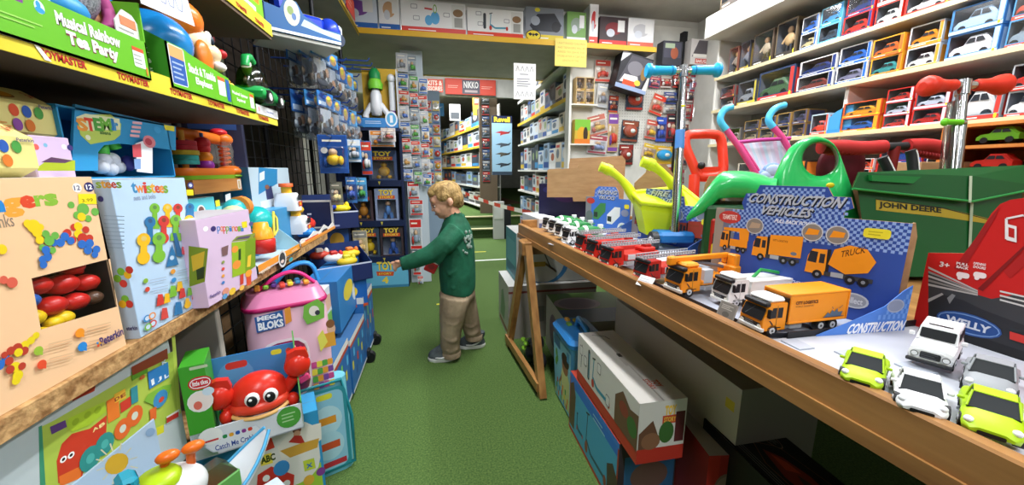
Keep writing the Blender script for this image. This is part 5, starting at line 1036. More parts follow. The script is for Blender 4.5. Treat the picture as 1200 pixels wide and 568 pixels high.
# ---- second row, further in
Xb = -.68
geo = gL(Xb, LZ, 229, 262, 230, 262, .14)
def dr(F, L, R, T):
    F.pe(236, 247, 5, '#e8e0d8', 1.4); F.pe(236, 246, 3.2, '#7a4a44', 1.3); F.pp([(244, 246), (260, 245), (262, 256), (243, 257)], '#c8d060'); F.pp([(252, 235), (257, 234), (258, 241), (253, 242)], '#e8dc30'); T.rect(0, 0, 1, 1, '#c8dce0')
BX(geo, 'toy_box', 'pale teal box with baby picture behind the lilac one', 'toy box', '#5fc3cc', dr)
geo = gL(Xb, LZ, 263, 301, 236, 301, .14)
BX(geo, 'toy_box', 'pale teal box with white and red lid behind the lilac one', 'toy box', '#6fcad2', lambda F, L, R, T: (F.pp([(264, 228), (270, 226), (271, 241), (265, 243)], '#f0f0f2'), F.pp([(272, 232), (284, 229), (284, 235), (272, 239)], '#cf3a30'), F.pp([(285, 232), (301, 228), (301, 236), (285, 240)], '#9aa0a4')))
t = thing('toy_globe', 'teal and cream rounded toy lying on the boxes behind the lilac one', 'toy', (-.6, Yat(274, -.6, .88), zat(258, -.6, Yat(274, -.6, .88)))); g = G()
g.ell((0, .02, .03), (.035, .05, .035), M('#2fb8bc', .3), 18, 10); g.build('body', t); g = G(); g.ell((.015, -.035, .02), (.03, .035, .028), '#cfe0a8', 14, 8); g.build('cream_end', t); g = G(); g.cyl((.012, .005, .04), (.012, .03, .04), .0305, '#e08a3a', n=16); g.build('band', t)
zc = zat(228, Xb, Yat(228, Xb, .95)); geo = gL(Xb, zc, 228, 284, 211, 228, .2)
def dr(F, L, R, T):
    L.rect(0, 0, 1, 1, '#cf8a48'); T.rect(0, 0, 1, 1, '#c88a4c'); F.rr(.9, .12, .985, .9, '#ece6dc', .2); F.rect(.92, .2, .965, .8, '#c8a878'); F.rect(.72, .06, .88, .16, '#a8703c')
BX(geo, 'wooden_toy_base', 'orange brown wooden tray box under the bead activity frame', 'toy box', noisy('orange_wood', '#c47c3c', '#d8924e', (4, 40, 40), 3, .5), dr)
g = carton(.42, .18, zc-LZ-.135, '#5a6a78'); 
BX(((Xb-.1-.05, (Yat(228, Xb, .95)+Yat(300, Xb, .95))/2, LZ), PI/2, .45, .16, zc-LZ-.003), 'toy_box', 'grey blue box supporting the orange brown wooden tray', 'toy box', '#54656f')
# activity frame with beads
p0 = Vector((Xb-.09, (Yat(203, Xb-.05, 1)+Yat(272, Xb-.05, 1))/2, zc+geo[4])); t = thing('bead_activity_toy', 'orange and green bead activity frame with coloured spinners', 'toy', p0, PI/2)
w = Yat(274, Xb-.02, 1)-Yat(206, Xb-.02, 1); h = zat(152, Xb, Yat(240, Xb, 1))-p0.z; ORG = M('#e8761e', .35)
g = G(); g.loft([rrect(w, .15, .012, .03), rrect(w*1.02, .16, .022, .03), rrect(w, .15, .034, .03)], ORG, True); g.ell((w/2-.03, -.05, .024), (.045, .04, .02), ORG, 16, 8); g.build('base', t)
g = G(); g.loft([rrect(w, .15, 0, .03), rrect(w*1.01, .155, .012, .03)], '#7ab82c', True); g.ell((w/2-.03, -.05, .008), (.045, .04, .008), '#7ab82c', 16, 6); g.build('green_rim', t)
g = G(); g.tube([(-w/2+.01, 0, h), (0, -.01, h-.006), (w/2-.03, -.03, h-.012), (w/2, -.03, h-.012)], [.014, .018, .018, .02], ORG, 12); g.ell((w/2-.02, -.035, h-.01), (.035, .03, .022), ORG, 14, 8); g.build('top_beam', t)
g = G(); g.ell((w/2-.03, -.03, h+.012), (.03, .025, .014), M('#cf2430', .3), 14, 8); g.build('red_cap', t)
for x, y in ((-w/2+.03, .03), (-w/2+.07, -.03)): g = G(); g.cyl((x, y, .03), (x, y, h), .008, '#e8a83c'); g.build('post', t)
g = G()
for k, c in enumerate(('#2a9a96', '#2a9a96', '#e8c83a', '#c8283c', '#c8283c')): g.cyl((-w/2+.075, -.03, .045+k*.014), (-w/2+.075, -.03, .058+k*.014), .032 if k != 2 else .035, c, n=18)
g.build('spinner_discs', t)
for k, (c, z, r) in enumerate((('#d8323c', .78, .022), ('#d8323c', .66, .02), ('#e88a24', .48, .023), ('#8a2c9a', .3, .024))): g = G(); g.ell((-.0, -.04, h*z), (r, r, r*.9), M(c, .3), 14, 8); g.build('bead', t)
g = G(); g.cyl((0, -.04, .03), (0, -.04, h), .005, '#3a6ab0'); g.build('bead_rod', t)
g = G(); g.cyl((w/2-.03, -.04, .04), (w/2-.03, -.04, h-.02), .026, film('clear_tube', .25)); g.build('clear_tube', t)
g = G(); P = [(w/2-.03+.014*math.cos(k*.7), -.04+.014*math.sin(k*.7), .045+k*(h-.08)/40) for k in range(40)]; g.tube(P, .004, '#e0662a', 6); g.build('spiral', t)
# white fronted boxes with engines
for (u0, u1, vb, vt, lb) in ((303, 346, 262, 196, 'tall blue and white box with child photo, white engine in its open front'),):
    X_ = -.66; geo = gL(X_, LZ, u0, u1, vt, u0, .12)
    def dr(F, L, R, T):
        F.pp([(303, 196), (325, 198), (325, 215), (303, 228)], '#2a84b8'); F.pp([(304, 203), (310, 200), (310, 210), (304, 213)], '#d8e4ea'); F.pp([(311, 222), (318, 217), (321, 233), (313, 236)], '#3a3f6a'); F.pe(313, 219, 2.6, '#8a5a44'); F.pp([(305, 236), (330, 230), (345, 252), (310, 262)], '#dfe4e8'); F.pp([(324, 238), (330, 234), (332, 240), (326, 243)], '#cf4a34'); L.rect(0, 0, 1, 1, '#2a6a94'); F.pp([(330, 236), (346, 228), (346, 240), (334, 248)], '#e8e6e2')
    BX(geo, 'toy_box', lb, 'toy box', '#bcd0dc', dr)
    t = thing('toy_engine', 'white toy engine with orange chimney in front of the tall blue and white box', 'toy', (X_+.055, Yat(336, X_+.06, .95), zat(244, X_+.05, Yat(336, X_+.05, .95))-.02), PI/2); engine(t, 0, 0, 0, .95)
geo = gL(-.64, LZ, 283, 300, 237, 300, .1); 
BX(gL(-.6, LZ, 303, 345, 252, 303, .06), 'toy_box', 'low blue box with orange capped engine picture beneath the white engine', 'toy box', '#3a8ec0', lambda F, L, R, T: (F.rect(.1, .2, .4, .8, '#e8ecee'), T.rect(0, 0, 1, 1, '#4a9ccc')))
# ---- blue carton with printed logo, red lettering and a cut-out
z0 = LZ+.272; geo = gL(-.6, z0, 84, 206, 122, 88, .14)
loc, rz, w, d, h = geo; h2 = zat(122, -.6, Yat(88, -.6, z0))-z0
t = thing('toy_box', 'bright blue carton with rainbow lettered badge and a cut out front', 'toy box', loc, rz); g = G()
CB = '#2a8fc4'; Fq = bindfr(FR(G(), (-w/2, -d/2, 0), (w, 0, 0), (0, 0, h2)), loc, rz).q
pts = [(84, 200), (115, 200), (115, 178), (122, 170), (140, 168), (170, 171), (190, 174), (206, 176), (206, 148), (88, 122)]
g.prism([Fq(*p) for p in pts], (-w/2, -d/2, 0), (w, 0, 0), (0, 0, h2), -.004, CB)
hr = Fq(206, 148)[1]*h2
g.box(-w/2, w/2, d/2-.003, d/2, 0, hr, '#1a5f8a'); g.box(-w/2, -w/2+.003, -d/2, d/2, 0, h2*.97, CB); g.box(-w/2, w/2, -d/2, d/2, 0, .003, CB); g.loft([[(-w/2, -d/2, h2-.003), (-w/2, d/2, h2-.003), (-w/2, d/2, h2), (-w/2, -d/2, h2)], [(w/2, -d/2, hr-.003), (w/2, d/2, hr-.003), (w/2, d/2, hr), (w/2, -d/2, hr)]], CB, False); g.box(w/2-.003, w/2, -d/2, d/2, 0, hr, CB)
F = bindfr(FR(g, (-w/2, -d/2-.0004, 0), (w, 0, 0), (0, 0, h2)), loc, rz)
F.pp([(90, 138), (101, 134), (130, 134), (142, 145), (141, 158), (134, 164), (106, 169), (94, 158)], '#b8cc5c'); F.pp([(89, 137), (100, 133), (140, 139), (141, 152), (96, 153)], '#e0e2b8')
for c, a, b, k in (('#e8963a', 91, 101, 'S'), ('#d8402c', 101, 110, 'T'), ('#4a9a3c', 111, 118, 'E'), ('#6ab03c', 119, 129, 'M'), ('#2a78b8', 130, 133, 'j'), ('#3a90c8', 134, 138, 'r')): F.pt(k, a, 153, b, 139 if k in 'STEMj' else 144, c, .05)
F.pe(103, 161, 3, '#e8ecd0'); F.pt('aliens', 117, 157, 129, 154, '#3a6a3a', .02)
for k in range(4): F.pp([(155-k, 142+k*5), (166-k, 143+k*5), (166-k, 146+k*5), (155-k, 145+k*5)], '#e8b0b8')
F.pe(184, 152, 4, '#3a9ad0'); F.pp([(192, 146), (204, 148), (204, 154), (193, 152)], '#e4d83a'); g.build('carton', t)
g = G(); x, y = Fq(130, 185); cx, cz = -w/2+x*w+.03, y*h2-.004
for dx, dz, r in ((-.03, -.012, .014), (-.01, -.016, .014), (.01, -.012, .013), (-.02, .002, .013), (0, .002, .013)): g.ell((cx+dx, -.05, cz+dz), r, '#c9cfd8', 10, 8)
g.build('silver_toy', t); g = G(); g.tube([(cx-.02, -.05, cz+.012), (cx-.018, -.05, cz+.036), (cx+.005, -.05, cz+.04), (cx+.012, -.05, cz+.024)], .011, '#3fae3c', 10); g.ell((cx+.03, -.055, cz-.005), (.012, .012, .016), '#3a3a8a', 10, 8); g.build('green_toy', t)
g = G(); f = lambda u, v: Fq(u, v); q = [f(152, 166), f(164, 168), f(170, 160), (0, 0)]; P = [f(153, 201), f(171, 203), f(171, 170), f(167, 163), f(151, 168)]; g.prism(P, (-w/2, -d/2-.012, 0), (w, 0, 0), (0, 0, h2), -.002, '#e4e6ec'); F = bindfr(FR(g, (-w/2, -d/2-.0122, 0), (w, 0, 0), (0, 0, h2)), loc, rz); F.pp([(155, 170), (165, 168), (166, 184), (156, 184)], '#c8505a'); F.pp([(157, 186), (165, 186), (165, 198), (158, 198)], '#7a9ac8'); F.pe(175, 166, 7, '#d8808a'); F.pe(174, 166, 4, '#b03a4a'); g.build('pop_up_tag', t)
# ---- yellow hexagonal tubes
def hextube(label, uc, vc, X, u0, u1, r):
    y0, y1 = Yat(u0, X, 1.05), Yat(u1, X, 1.05); zc_ = zat(vc, X, Yat(uc, X, 1.05)); t = thing('toy_tube_box', label, 'toy box', (X-r, (y0+y1)/2, zc_-r*.87), PI/2); L = y1-y0; g = G(); CY = '#e6db8c'
    rg = [[(x, r*math.cos(PI/3*k+PI/6)*1.0, r*.87+r*math.sin(PI/3*k+PI/6)) for k in range(6)] for x in (-L/2, L/2)]
    g.loft(rg, CY, False); 
    for side, (ya, za, yb, zb) in enumerate(((-r*.866, r*.37, -r*.866, r*1.37), (-r*.866, r*1.37, 0, r*1.87))):
        F = FR(g, (-L/2, ya, za), (L, 0, 0), (0, yb-ya, zb-za), .0003)
        if side == 0:
            for k, c in enumerate(('#d8522c', '#2a5ab0', '#4a9a44', '#8a4aa0', '#d8782c')): F.ell(.5+.14*(k % 3), .68-.45*(k//3), .055, .2, c)
            F.lines(.2, .1, .45, .3, 2, '#e09a50'); F.text('Peterkin', .78, .85, .98, .97, '#5a4a7a', .02)
        else: F.ell(.45, .4, .22, .3, '#8a5a14'); F.ell(.45, .42, .2, .26, '#d8981c'); F.lines(.1, .2, .2, .8, 3, '#5aa0c0'); F.text('3+', .84, .3, .95, .7, '#c8402c', .02)
    F = FR(g, (-L/2-.0005, r*.8, r*.1), (0, -1.6*r, 0), (0, 0, r*1.6)); F.ell(.5, .5, .42, .42, '#7a4a10'); F.ell(.5, .52, .38, .38, '#e0a020'); g.build('tube_box', t)
hextube('upper pale yellow hexagonal tube box with coloured dots, over the peach box', 40, 137, -.6, -30, 76, .045)
hextube('lower pale yellow hexagonal tube box with coloured dots', 10, 178, -.535, -80, 42, .04)
BX(gL(-.57, z0, 46, 91, 158, 50, .1), 'toy_box', 'small lilac box with olive game picture in front of the bright blue carton', 'toy box', '#d0b8d8', lambda F, L, R, T: (F.pp([(44, 196), (60, 184), (88, 188), (88, 200), (44, 200)], '#a8b828'), F.pp([(48, 190), (60, 184), (85, 188), (76, 191)], '#5a3a5a'), F.pe(75, 172, 3, '#e8e4ec'), F.pe(82, 173, 3.4, '#3a3070'), F.pe(42, 172, 3.5, '#d8605a'), F.pe(53, 170, 2.4, '#7ab0d0')))
for k, (y0, y1) in enumerate(((.42, .70), (.705, .99))):
    BX(((-.72-.11, (y0+y1)/2, LZ), PI/2, y1-y0, .2, .271), 'toy_box', ['plain grey white box stacked behind the peach one', 'plain white box stacked behind the pale blue bolts box'][k], 'toy box', '#c4c6c8', lambda F, L, R, T: T.rect(.02, .02, .98, .98, '#cfd2d6'))
BX(((-.66, .55, .9925-.0001), PI/2, .25, .12, .03), 'toy_box', 'flat pale box lying on top of the boxed links', 'toy box', '#cdd2d6') if 0 else None
# ================================================================ upper shelf
ZS = TMZ+.0125
geo = gL(-.512, ZS, -90, 178, 50, 178, .2); loc, rz, w, d, h = geo
t = thing('toy_box', 'long green tray box holding a silver speaker toy with pink rim', 'toy box', loc, rz); g = G(); GRB = '#66b81e'
g.box(-w/2, w/2, -d/2, -d/2+.003, 0, h, GRB); g.box(-w/2, w/2, -d/2, d/2, 0, .003, GRB); g.box(w/2-.003, w/2, -d/2, d/2, 0, h*2, GRB); g.box(-w/2, w/2, d/2-.003, d/2, 0, .25, '#8a3a8a'); g.box(-w/2, w*.2, -d/2+.02, -d/2+.023, 0, h*1.18, '#a8d8ec')
F = bindfr(FR(g, (-w/2, -d/2, 0), (w, 0, 0), (0, 0, h)), loc, rz)
FX = lambda u: F.q(u, 40+.27*u-0)[0]
x = [FX(u) for u in (5, 40, 55, 64, 73, 146, 82, 141, 159, 172, 0, 58)]
F.poly([(x[0], 1), (x[1], 1), (x[1]-.01, .72), (x[0], .72)], '#7a3a8a'); F.text('of pretend', x[0], .8, x[1]-.015, .95, '#e8d8f0', .03)
F.ell(x[2]+.004, .78, .022, .13, '#cfe8f0'); F.ell(x[2]+.004, .72, .02, .06, '#2a9ad0'); F.ell(x[2], .82, .01, .07, '#2a9ad0')
F.text('Musical Rainbow', x[4], .555, x[5], .83, '#5a2a2a', .07); F.text('Musical Rainbow', x[4], .57, x[5], .85, '#f2f4f0', .045); F.text('Tea Party', x[6], .14, x[7], .49, '#7a2a3a', .08); F.text('Tea Party', x[6], .16, x[7], .52, '#f2f4f0', .05)
F.rr(x[8], .25, x[9], .75, '#e8ece8', .1); F.rect(x[8], .66, x[9], .76, '#d8562c'); F.lines(x[8]+.005, .3, x[9]-.005, .6, 3, '#9aa49a'); F.ell(x[9]+.004, .2, .008, .12, '#d88a2c'); F.lines(x[10], .28, x[11], .45, 2, '#9ad45c')
g.build('tray_box', t)
P = F.q(128, 28); cx = -w/2+P[0]*w
g = G(); g.ell((-w/2+FX(105)*w, -.04, .115), (.11, .05, .06), noisy('silver_speaker_mesh', '#5a5c66', '#a8aab2', (320, 320, 320), 1, .4), 20, 12); g.build('speaker_grille', t)
g = G(); g.tube([(-w/2+FX(105)*w+.115*math.cos(a), -.06+.01*math.sin(a), .11+.064*math.sin(a)) for a in [i*PI/12 for i in range(25)]], .009, '#c85a9a', 8, cap=False); g.ell((-w/2+FX(112)*w, -.08, .075), (.03, .015, .018), '#2a90d0', 12, 6); g.build('pink_rim', t)
g = G(); x0 = -w/2+FX(150)*w; g.prism([(0, 0), (.05, 0), (.055, .045), (.04, .06), (.02, .062), (0, .04)], (x0, -d/2+.006, h-.02), (1, 0, 0), (0, 0, 1), -.002, '#ecebe6'); FR(g, (x0, -d/2+.0055, h-.02), (.05, 0, 0), (0, 0, .06)).rect(.2, .6, .9, .85, '#d8825a').lines(.1, .3, .95, .55, 2, '#aaa'); g.build('pop_up_tag', t)
g = G()
for k in range(7): a = k*.9; g.ell((w/2-.03+.02*math.cos(a), .01+.02*math.sin(a), .1+.02*k), (.012, .03, .035), '#2f6a2c', 8, 6)
g.ell((w/2-.02, -.03, .09), (.03, .025, .025), '#d8a070', 10, 8); g.ell((w/2+.01, -.02, .075), (.025, .025, .022), '#8ac85a', 10, 8); g.build('leafy_toy', t)
# green tray with the elephant toy
geo = gL(-.512, ZS, 203, 272, 64, 222, .2); loc, rz, w, d, h = geo; h0 = zat(92, -.512, Yat(272, -.512, ZS))-ZS; h1 = zat(48, -.512, Yat(204, -.512, ZS))-ZS
t = thing('toy_box', 'green tray box holding an orange headed toy with blue ball body', 'toy box', loc, rz); g = G()
g.prism([(0, 0), (1, 0), (1, h0), (.3, h0*1.25), (.24, h1), (0, h1)], (-w/2, -d/2, 0), (w, 0, 0), (0, 0, 1), -.003, GRB); g.prism([(0, 0), (d, 0), (d, h1*2.2), (0, h1)], (-w/2, -d/2, 0), (0, 1, 0), (0, 0, 1), .003, '#3f8f2a'); g.box(-w/2, w/2, -d/2, d/2, 0, .003, GRB); g.box(-w/2, w/2, d/2-.003, d/2, 0, .13, '#2f6a24')
F = FR(g, (-w/2, -d/2, 0), (w, 0, 0), (0, 0, h1)); F.rr(.01, .1, .23, .98, '#e8ecf0', .1); F.rect(.02, .12, .22, .7, '#2a5aa8'); F.rect(.02, .7, .22, .96, '#e8a868'); F.lines(.04, .2, .2, .64, 4, '#a8bce0')
F.text('Stack & Tumble', .27, .5, .72, .72, '#f2f4f0', .04); F.text('Elephant', .36, .22, .64, .44, '#f2f4f0', .04); F.rect(.76, .2, .9, .6, '#e8ece8'); F.rect(.76, .6, .9, .7, '#d8662c'); F.rect(.92, .1, .99, .7, '#2a5aa8')
F = FR(g, (-w/2, d/2, 0), (0, -d, 0), (0, 0, h1)); 
for k, s_ in enumerate(('Stack', 'Tumble', 'Elephant')): F.text(s_, .3+.06*k, .72-.22*k, .85, .88-.22*k, '#e8ece8', .04)
g.build('tray_box', t)
g = G(); bl = M('#1f86cc', .25); g.ell((-.015, -.02, .11), (.07, .07, .06), bl, 22, 14); g.ell((-.085, .03, .125), (.05, .05, .05), bl, 16, 10); g.build('blue_ball_body', t)
g = G(); cream, org = M('#ecd9ae', .3), M('#ea7a22', .3); hx = .092; g.ell((hx, -.02, .14), (.05, .055, .052), cream, 20, 12); g.ell((hx+.03, -.055, .125), (.03, .03, .026), cream, 14, 10); g.build('head', t)
g = G(); g.ell((hx-.024, -.022, .185), (.056, .056, .046), org, 20, 12); g.ell((hx-.03, -.03, .238), (.022, .016, .022), org, 12, 8); g.ell((hx-.005, -.035, .235), (.016, .012, .018), M('#d8602a', .3), 12, 8); g.build('orange_cap', t)
g = G(); g.ell((hx-.022, -.072, .1), (.03, .014, .042), org, 16, 10); g.build('ear', t)
g = G(); g.ell((hx+.05, -.078, .13), (.013, .012, .011), '#b81f24', 10, 8); g.build('nose', t)
g = G(); g.ell((hx+.016, -.068, .155), (.013, .008, .018), '#f4f4f4', 12, 8); g.ell((hx+.02, -.074, .152), (.007, .005, .011), '#1a2a3a', 10, 6); g.build('eye', t)
g = G(); g.ell((hx+.035, -.075, .096), (.02, .016, .012), '#f4f0ea', 12, 6); g.build('mouth', t)
# third tray: green car
geo = gL(-.512, ZS, 273, 300, 98, 273, .16); loc, rz, w, d, h = geo
t = thing('toy_box', 'small green tray box holding a green car with tinted dome', 'toy box', loc, rz); g = G(); g.box(-w/2, w/2, -d/2, -d/2+.003, 0, h, GRB); g.box(-w/2, w/2, -d/2, d/2, 0, .003, GRB); g.box(-w/2, w/2, d/2-.003, d/2, 0, h*1.5, '#2f6a24')
F = FR(g, (-w/2, -d/2, 0), (w, 0, 0), (0, 0, h)); F.text('Musical Spinner', .05, .55, .7, .75, '#f2f4f0', .03); F.text('Squirrel', .2, .28, .55, .48, '#f2f4f0', .03); F.rect(.78, .2, .96, .75, '#e8ece8'); F.rect(.78, .75, .96, .9, '#d8662c')
for k in range(4): g.box(-w/2+.004+k*.02, -w/2+.02+k*.02, -d/2+.006, -d/2+.02, h*.6, h*1.25-.006*k, ['#e8a030', '#f0d050', '#e06a2a', '#8a3a8a'][k], .004)
g.build('tray_box', t)
p = Vector((-.54, Yat(301, -.54, 1.22), ZS+.036)); t = thing('toy_car', 'green toy car with a tinted dome at the end of the shelf', 'toy car', p, PI/2); gm = M('#1f9a4a', .3)
g = G(); g.loft([[(x, y*.045, z) for y, z in ((-1, .012), (-1.05, .03), (-.8, zt_), (.8, zt_), (1.05, .03), (1, .012))] for x, zt_ in ((-.075, .03), (-.06, .045), (0, .05), (.05, .045), (.09, .03))], gm, True); g.build('car_body', t)
g = G(); g.ell((-.02, 0, .055), (.05, .04, .06), GREENFILM, 18, 10); g.build('tinted_dome', t); g = G(); g.tube([(-.05, 0, .1), (-.045, 0, .125), (-.02, 0, .132), (-.005, 0, .12)], .012, gm, 10); g.ell((-.045, 0, .1), (.012, .014, .025), '#d8d4c4', 10, 8); g.build('top_hook', t)
for x in (-.03, .055):
    for y in (-.045, .045): g = G(); g.cyl((x, y-.006, .02), (x, y+.006, .02), .02, '#1a1c1e', n=16); g.cyl((x, y-.0065, .02), (x, y+.0065, .02), .011, '#e4e6e4', n=12); g.build('wheel', t)
y0, y1 = Yat(301, -.51, 1.19), 1.43; g = G(); g.box(0, .002, 0, y1-y0, 0, .026, '#e4e6e8'); F = FR(g, (.002, 0, 0), (0, y1-y0, 0), (0, 0, .026)); F.ell(.1, .5, .04, .3, '#d8a0a8'); F.text('hog market', .45, .35, .78, .65, '#4a5a9a', .02); put(g, 'price_strip', 'white printed shelf edge strip beside the green toy car', 'shelf label', (-.514, y0, ZS+.002))
# paper sheet hanging from the top shelf
P = [onX(u, v, -.5) for u, v in ((228, 31), (165, 4), (160, -20), (214, -20))]; g = G(); g.prism([(p.y-P[0].y, p.z-P[0].z) for p in P][::-1], (0, 0, 0), (0, 1, 0), (0, 0, 1), .0008, '#dfe2e8'); F = FR(g, (.0009, 0, 0), (0, 1, 0), (0, 0, 1))
a = P[0]
for k in range(3): q = onX(188+k*10, -2+k*5, -.5); F.line([(q.y-a.y-.01, q.z-a.z+.02), (q.y-a.y, q.z-a.z-.005), (q.y-a.y+.012, q.z-a.z-.005), (q.y-a.y+.016, q.z-a.z+.02)], .0018, '#7a86b0')
put(g, 'paper_notice', 'white handwritten paper hanging over the orange headed toy', 'sign', P[0])
# top shelf: lime box and blue lorry tray
BX(gL(-.52, 1.438, 255, 311, -40, 300, .15), 'toy_box', 'lime green and orange box on the top shelf', 'toy box', '#7ac02a', lambda F, L, R, T: (F.rect(.3, .4, .9, 1, '#e8821e'), F.rect(.1, .06, .8, .3, '#dfe4da'), F.lines(.15, .1, .75, .26, 2, '#8aa05a')))
# ================================================================ lower left: boxes below the shelf
g = G(); g.box(-1.0, -.56, .1, 1.0, .38, .40, OSB); tag(g.build('shelf_board'), 'lower chipboard shelf hidden behind the brick train box', 'shelf')
xt = -.545; y0, y1 = Yat(-10, xt, .55), Yat(208, xt, .55)
def dr(F, L, R, T):
    F.rect(0, 0, 1, 1, '#b7c3c4'); F.pp([(48, 500), (64, 492), (195, 415), (205, 410), (210, 470), (208, 488), (55, 580), (50, 560)], '#a8bf4c'); F.pp([(45, 500), (49, 498), (54, 580), (47, 585)], '#3a8a6a'); F.pp([(200, 380), (204, 380), (212, 484), (208, 487)], '#c2d45a')
    F.pp([(32, 488), (68, 468), (70, 478), (33, 497)], '#1f3f7a'); F.pth('BLOKS', 37, 491, 66, .014, '#c4d2e4', .03)
    F.pp([(68, 566), (66, 540), (72, 520), (84, 508), (105, 502), (125, 486), (124, 515), (100, 532), (96, 560)], '#c43a24'); F.pp([(70, 570), (69, 558), (96, 545), (94, 560)], '#e0702a')
    F.pe(74, 538, 3.6, '#f0f0ec'); F.pe(83, 533, 3.6, '#f0f0ec'); F.pe(74, 538, 1.8, '#1a1a1a'); F.pe(83, 533, 1.8, '#1a1a1a'); F.pp([(58, 500), (76, 492), (78, 500), (60, 509)], '#5a3a7a')
    F.pp([(78, 500), (80, 490), (122, 470), (124, 482), (104, 498), (84, 506)], '#a8c832'); F.pe(88, 494, 4, '#94b428'); F.pe(102, 486, 4, '#94b428'); F.pe(114, 480, 4, '#94b428'); F.pp([(86, 462), (112, 446), (110, 458), (84, 470)], '#b03a24')
    F.pt('A', 108, 507, 114, 498, '#f0d890', .04); F.pt('B', 116, 502, 122, 493, '#f0d890', .04); F.pp([(124, 470), (138, 462), (140, 488), (126, 496)], '#e0782a'); F.pp([(133, 462), (146, 455), (147, 466), (134, 472)], '#e8b83a'); F.pt('D', 134, 471, 139, 463, '#8a3a24', .04); F.pt('E', 141, 467, 146, 459, '#8a3a24', .04); F.pp([(140, 472), (152, 464), (153, 476), (141, 484)], '#c43a2a')
    for u, v, r, c in ((105, 537, 11, '#2f8a84'), (122, 520, 10, '#2f8a84'), (143, 502, 9, '#d8662a'), (157, 487, 9, '#d8662a')): F.pe(u, v, r, c, 1.3); F.pe(u, v, r*.4, '#c8d0c0' if c[1] == 'd' else '#4aa8a0', 1.3)
    F.pp([(152, 455), (160, 451), (161, 470), (153, 474)], '#2f8a94'); F.pp([(153, 436), (172, 424), (172, 436), (154, 446)], '#5a9a2a'); F.pp([(153, 430), (195, 408), (196, 420), (154, 440)], '#8a3a24'); F.pt('G', 163, 446, 168, 438, '#d8402a', .04); F.pp([(172, 436), (196, 424), (197, 442), (174, 456)], '#2f78b8'); F.pt('I', 177, 452, 179, 443, '#e0e8f0', .04); F.pt('J', 184, 448, 188, 440, '#e0e8f0', .04); F.pt('L', 192, 444, 196, 436, '#e0e8f0', .04); F.pt('K', 189, 428, 194, 420, '#c8d8ea', .04)
    F.pp([(168, 470), (172, 462), (190, 452), (200, 450), (196, 466), (186, 478)], '#7ab03a'); F.pe(187, 467, 8, '#3a86b8', 1.2); F.pe(188, 468, 3, '#c8402a'); F.pp([(174, 480), (182, 476), (182, 490), (175, 494)], '#d8662a'); F.pp([(194, 488), (209, 479), (209, 487), (194, 497)], '#d8d8d4'); F.pp([(194, 490), (208, 482), (208, 488), (194, 496)], '#b8302a'); L.rect(0, 0, 1, 1, '#7a8080')
BX(((xt-.06, (y0+y1)/2, .40), PI/2, y1-y0, .12, .278), 'toy_box', 'pale green box with a long alphabet brick train picture under the shelf', 'toy box', '#b7c3c4', dr)
# pale blue card with a sun, teal truck before it
geo = geoP(62, 640, 198, 570, 520, .50, .02); loc, rz, w, d, h = geo
_e = Vector((loc[0], loc[1], 0))+Vector((math.cos(rz), math.sin(rz), 0))*w/2; h = zat(491, _e.x, _e.y)-loc[2]
t = thing('toy_box', 'pale blue card box with yellow sun behind the teal toy truck', 'toy box', loc, rz); g = G(); g.prism([(0, 0), (1, 0), (1, 1), (0, .45)], (-w/2, 0, 0), (w, 0, 0), (0, 0, h), -.004, '#b4cbe0')
F = bindfr(FR(g, (-w/2, -.0003, 0), (w, 0, 0), (0, 0, h)), loc, rz); F.pe(137, 543, 12, '#d8aa2a')
for k in range(12): a = k*.524+.2; F.pl([(137+16*math.cos(a), 543+16*math.sin(a)), (137+25*math.cos(a), 543+25*math.sin(a))], .0015, '#d8d2b0')
F.pe(176, 506, 5, '#8aa8c8'); F.pp([(183, 501), (192, 497), (192, 506), (184, 510)], '#d8d42a'); g.build('back_card', t)
g = G(); g.box(-w/2, w/2, -.22, 0, -.02, 0, '#9ab4c8'); g.build('tray', t)
TL = M('#1f90a8', .3); p = onD(136, 572, .46); t = thing('toy_truck', 'teal toy truck in front of the pale blue sun card', 'toy truck', (p.x, p.y, p.z-.03), rz); t.scale = (.42,)*3
g = G(); g.box(-.06, .045, -.035, .035, .02, .075, TL, .012); g.box(.0, .045, -.036, .036, .06, .1, TL, .012); F = FR(g, (.0455, -.03, .06), (0, .06, 0), (0, 0, .035)); F.rr(.1, .1, .9, .9, '#1a5a6a', .3); g.build('truck_body', t)
for dx in (-.035, .03):
    for s_ in (-1, 1): g = G(); g.cyl((dx, .028*s_, .02), (dx, .04*s_, .02), .02, '#1f2a30', n=16); g.build('wheel', t)
g = G(); [g.cyl((.02+dx, -.0365, .085), (.02+dx, -.0372, .085), .006, '#1a4a58', n=10) for dx in (0,)]; g.build('window', t)
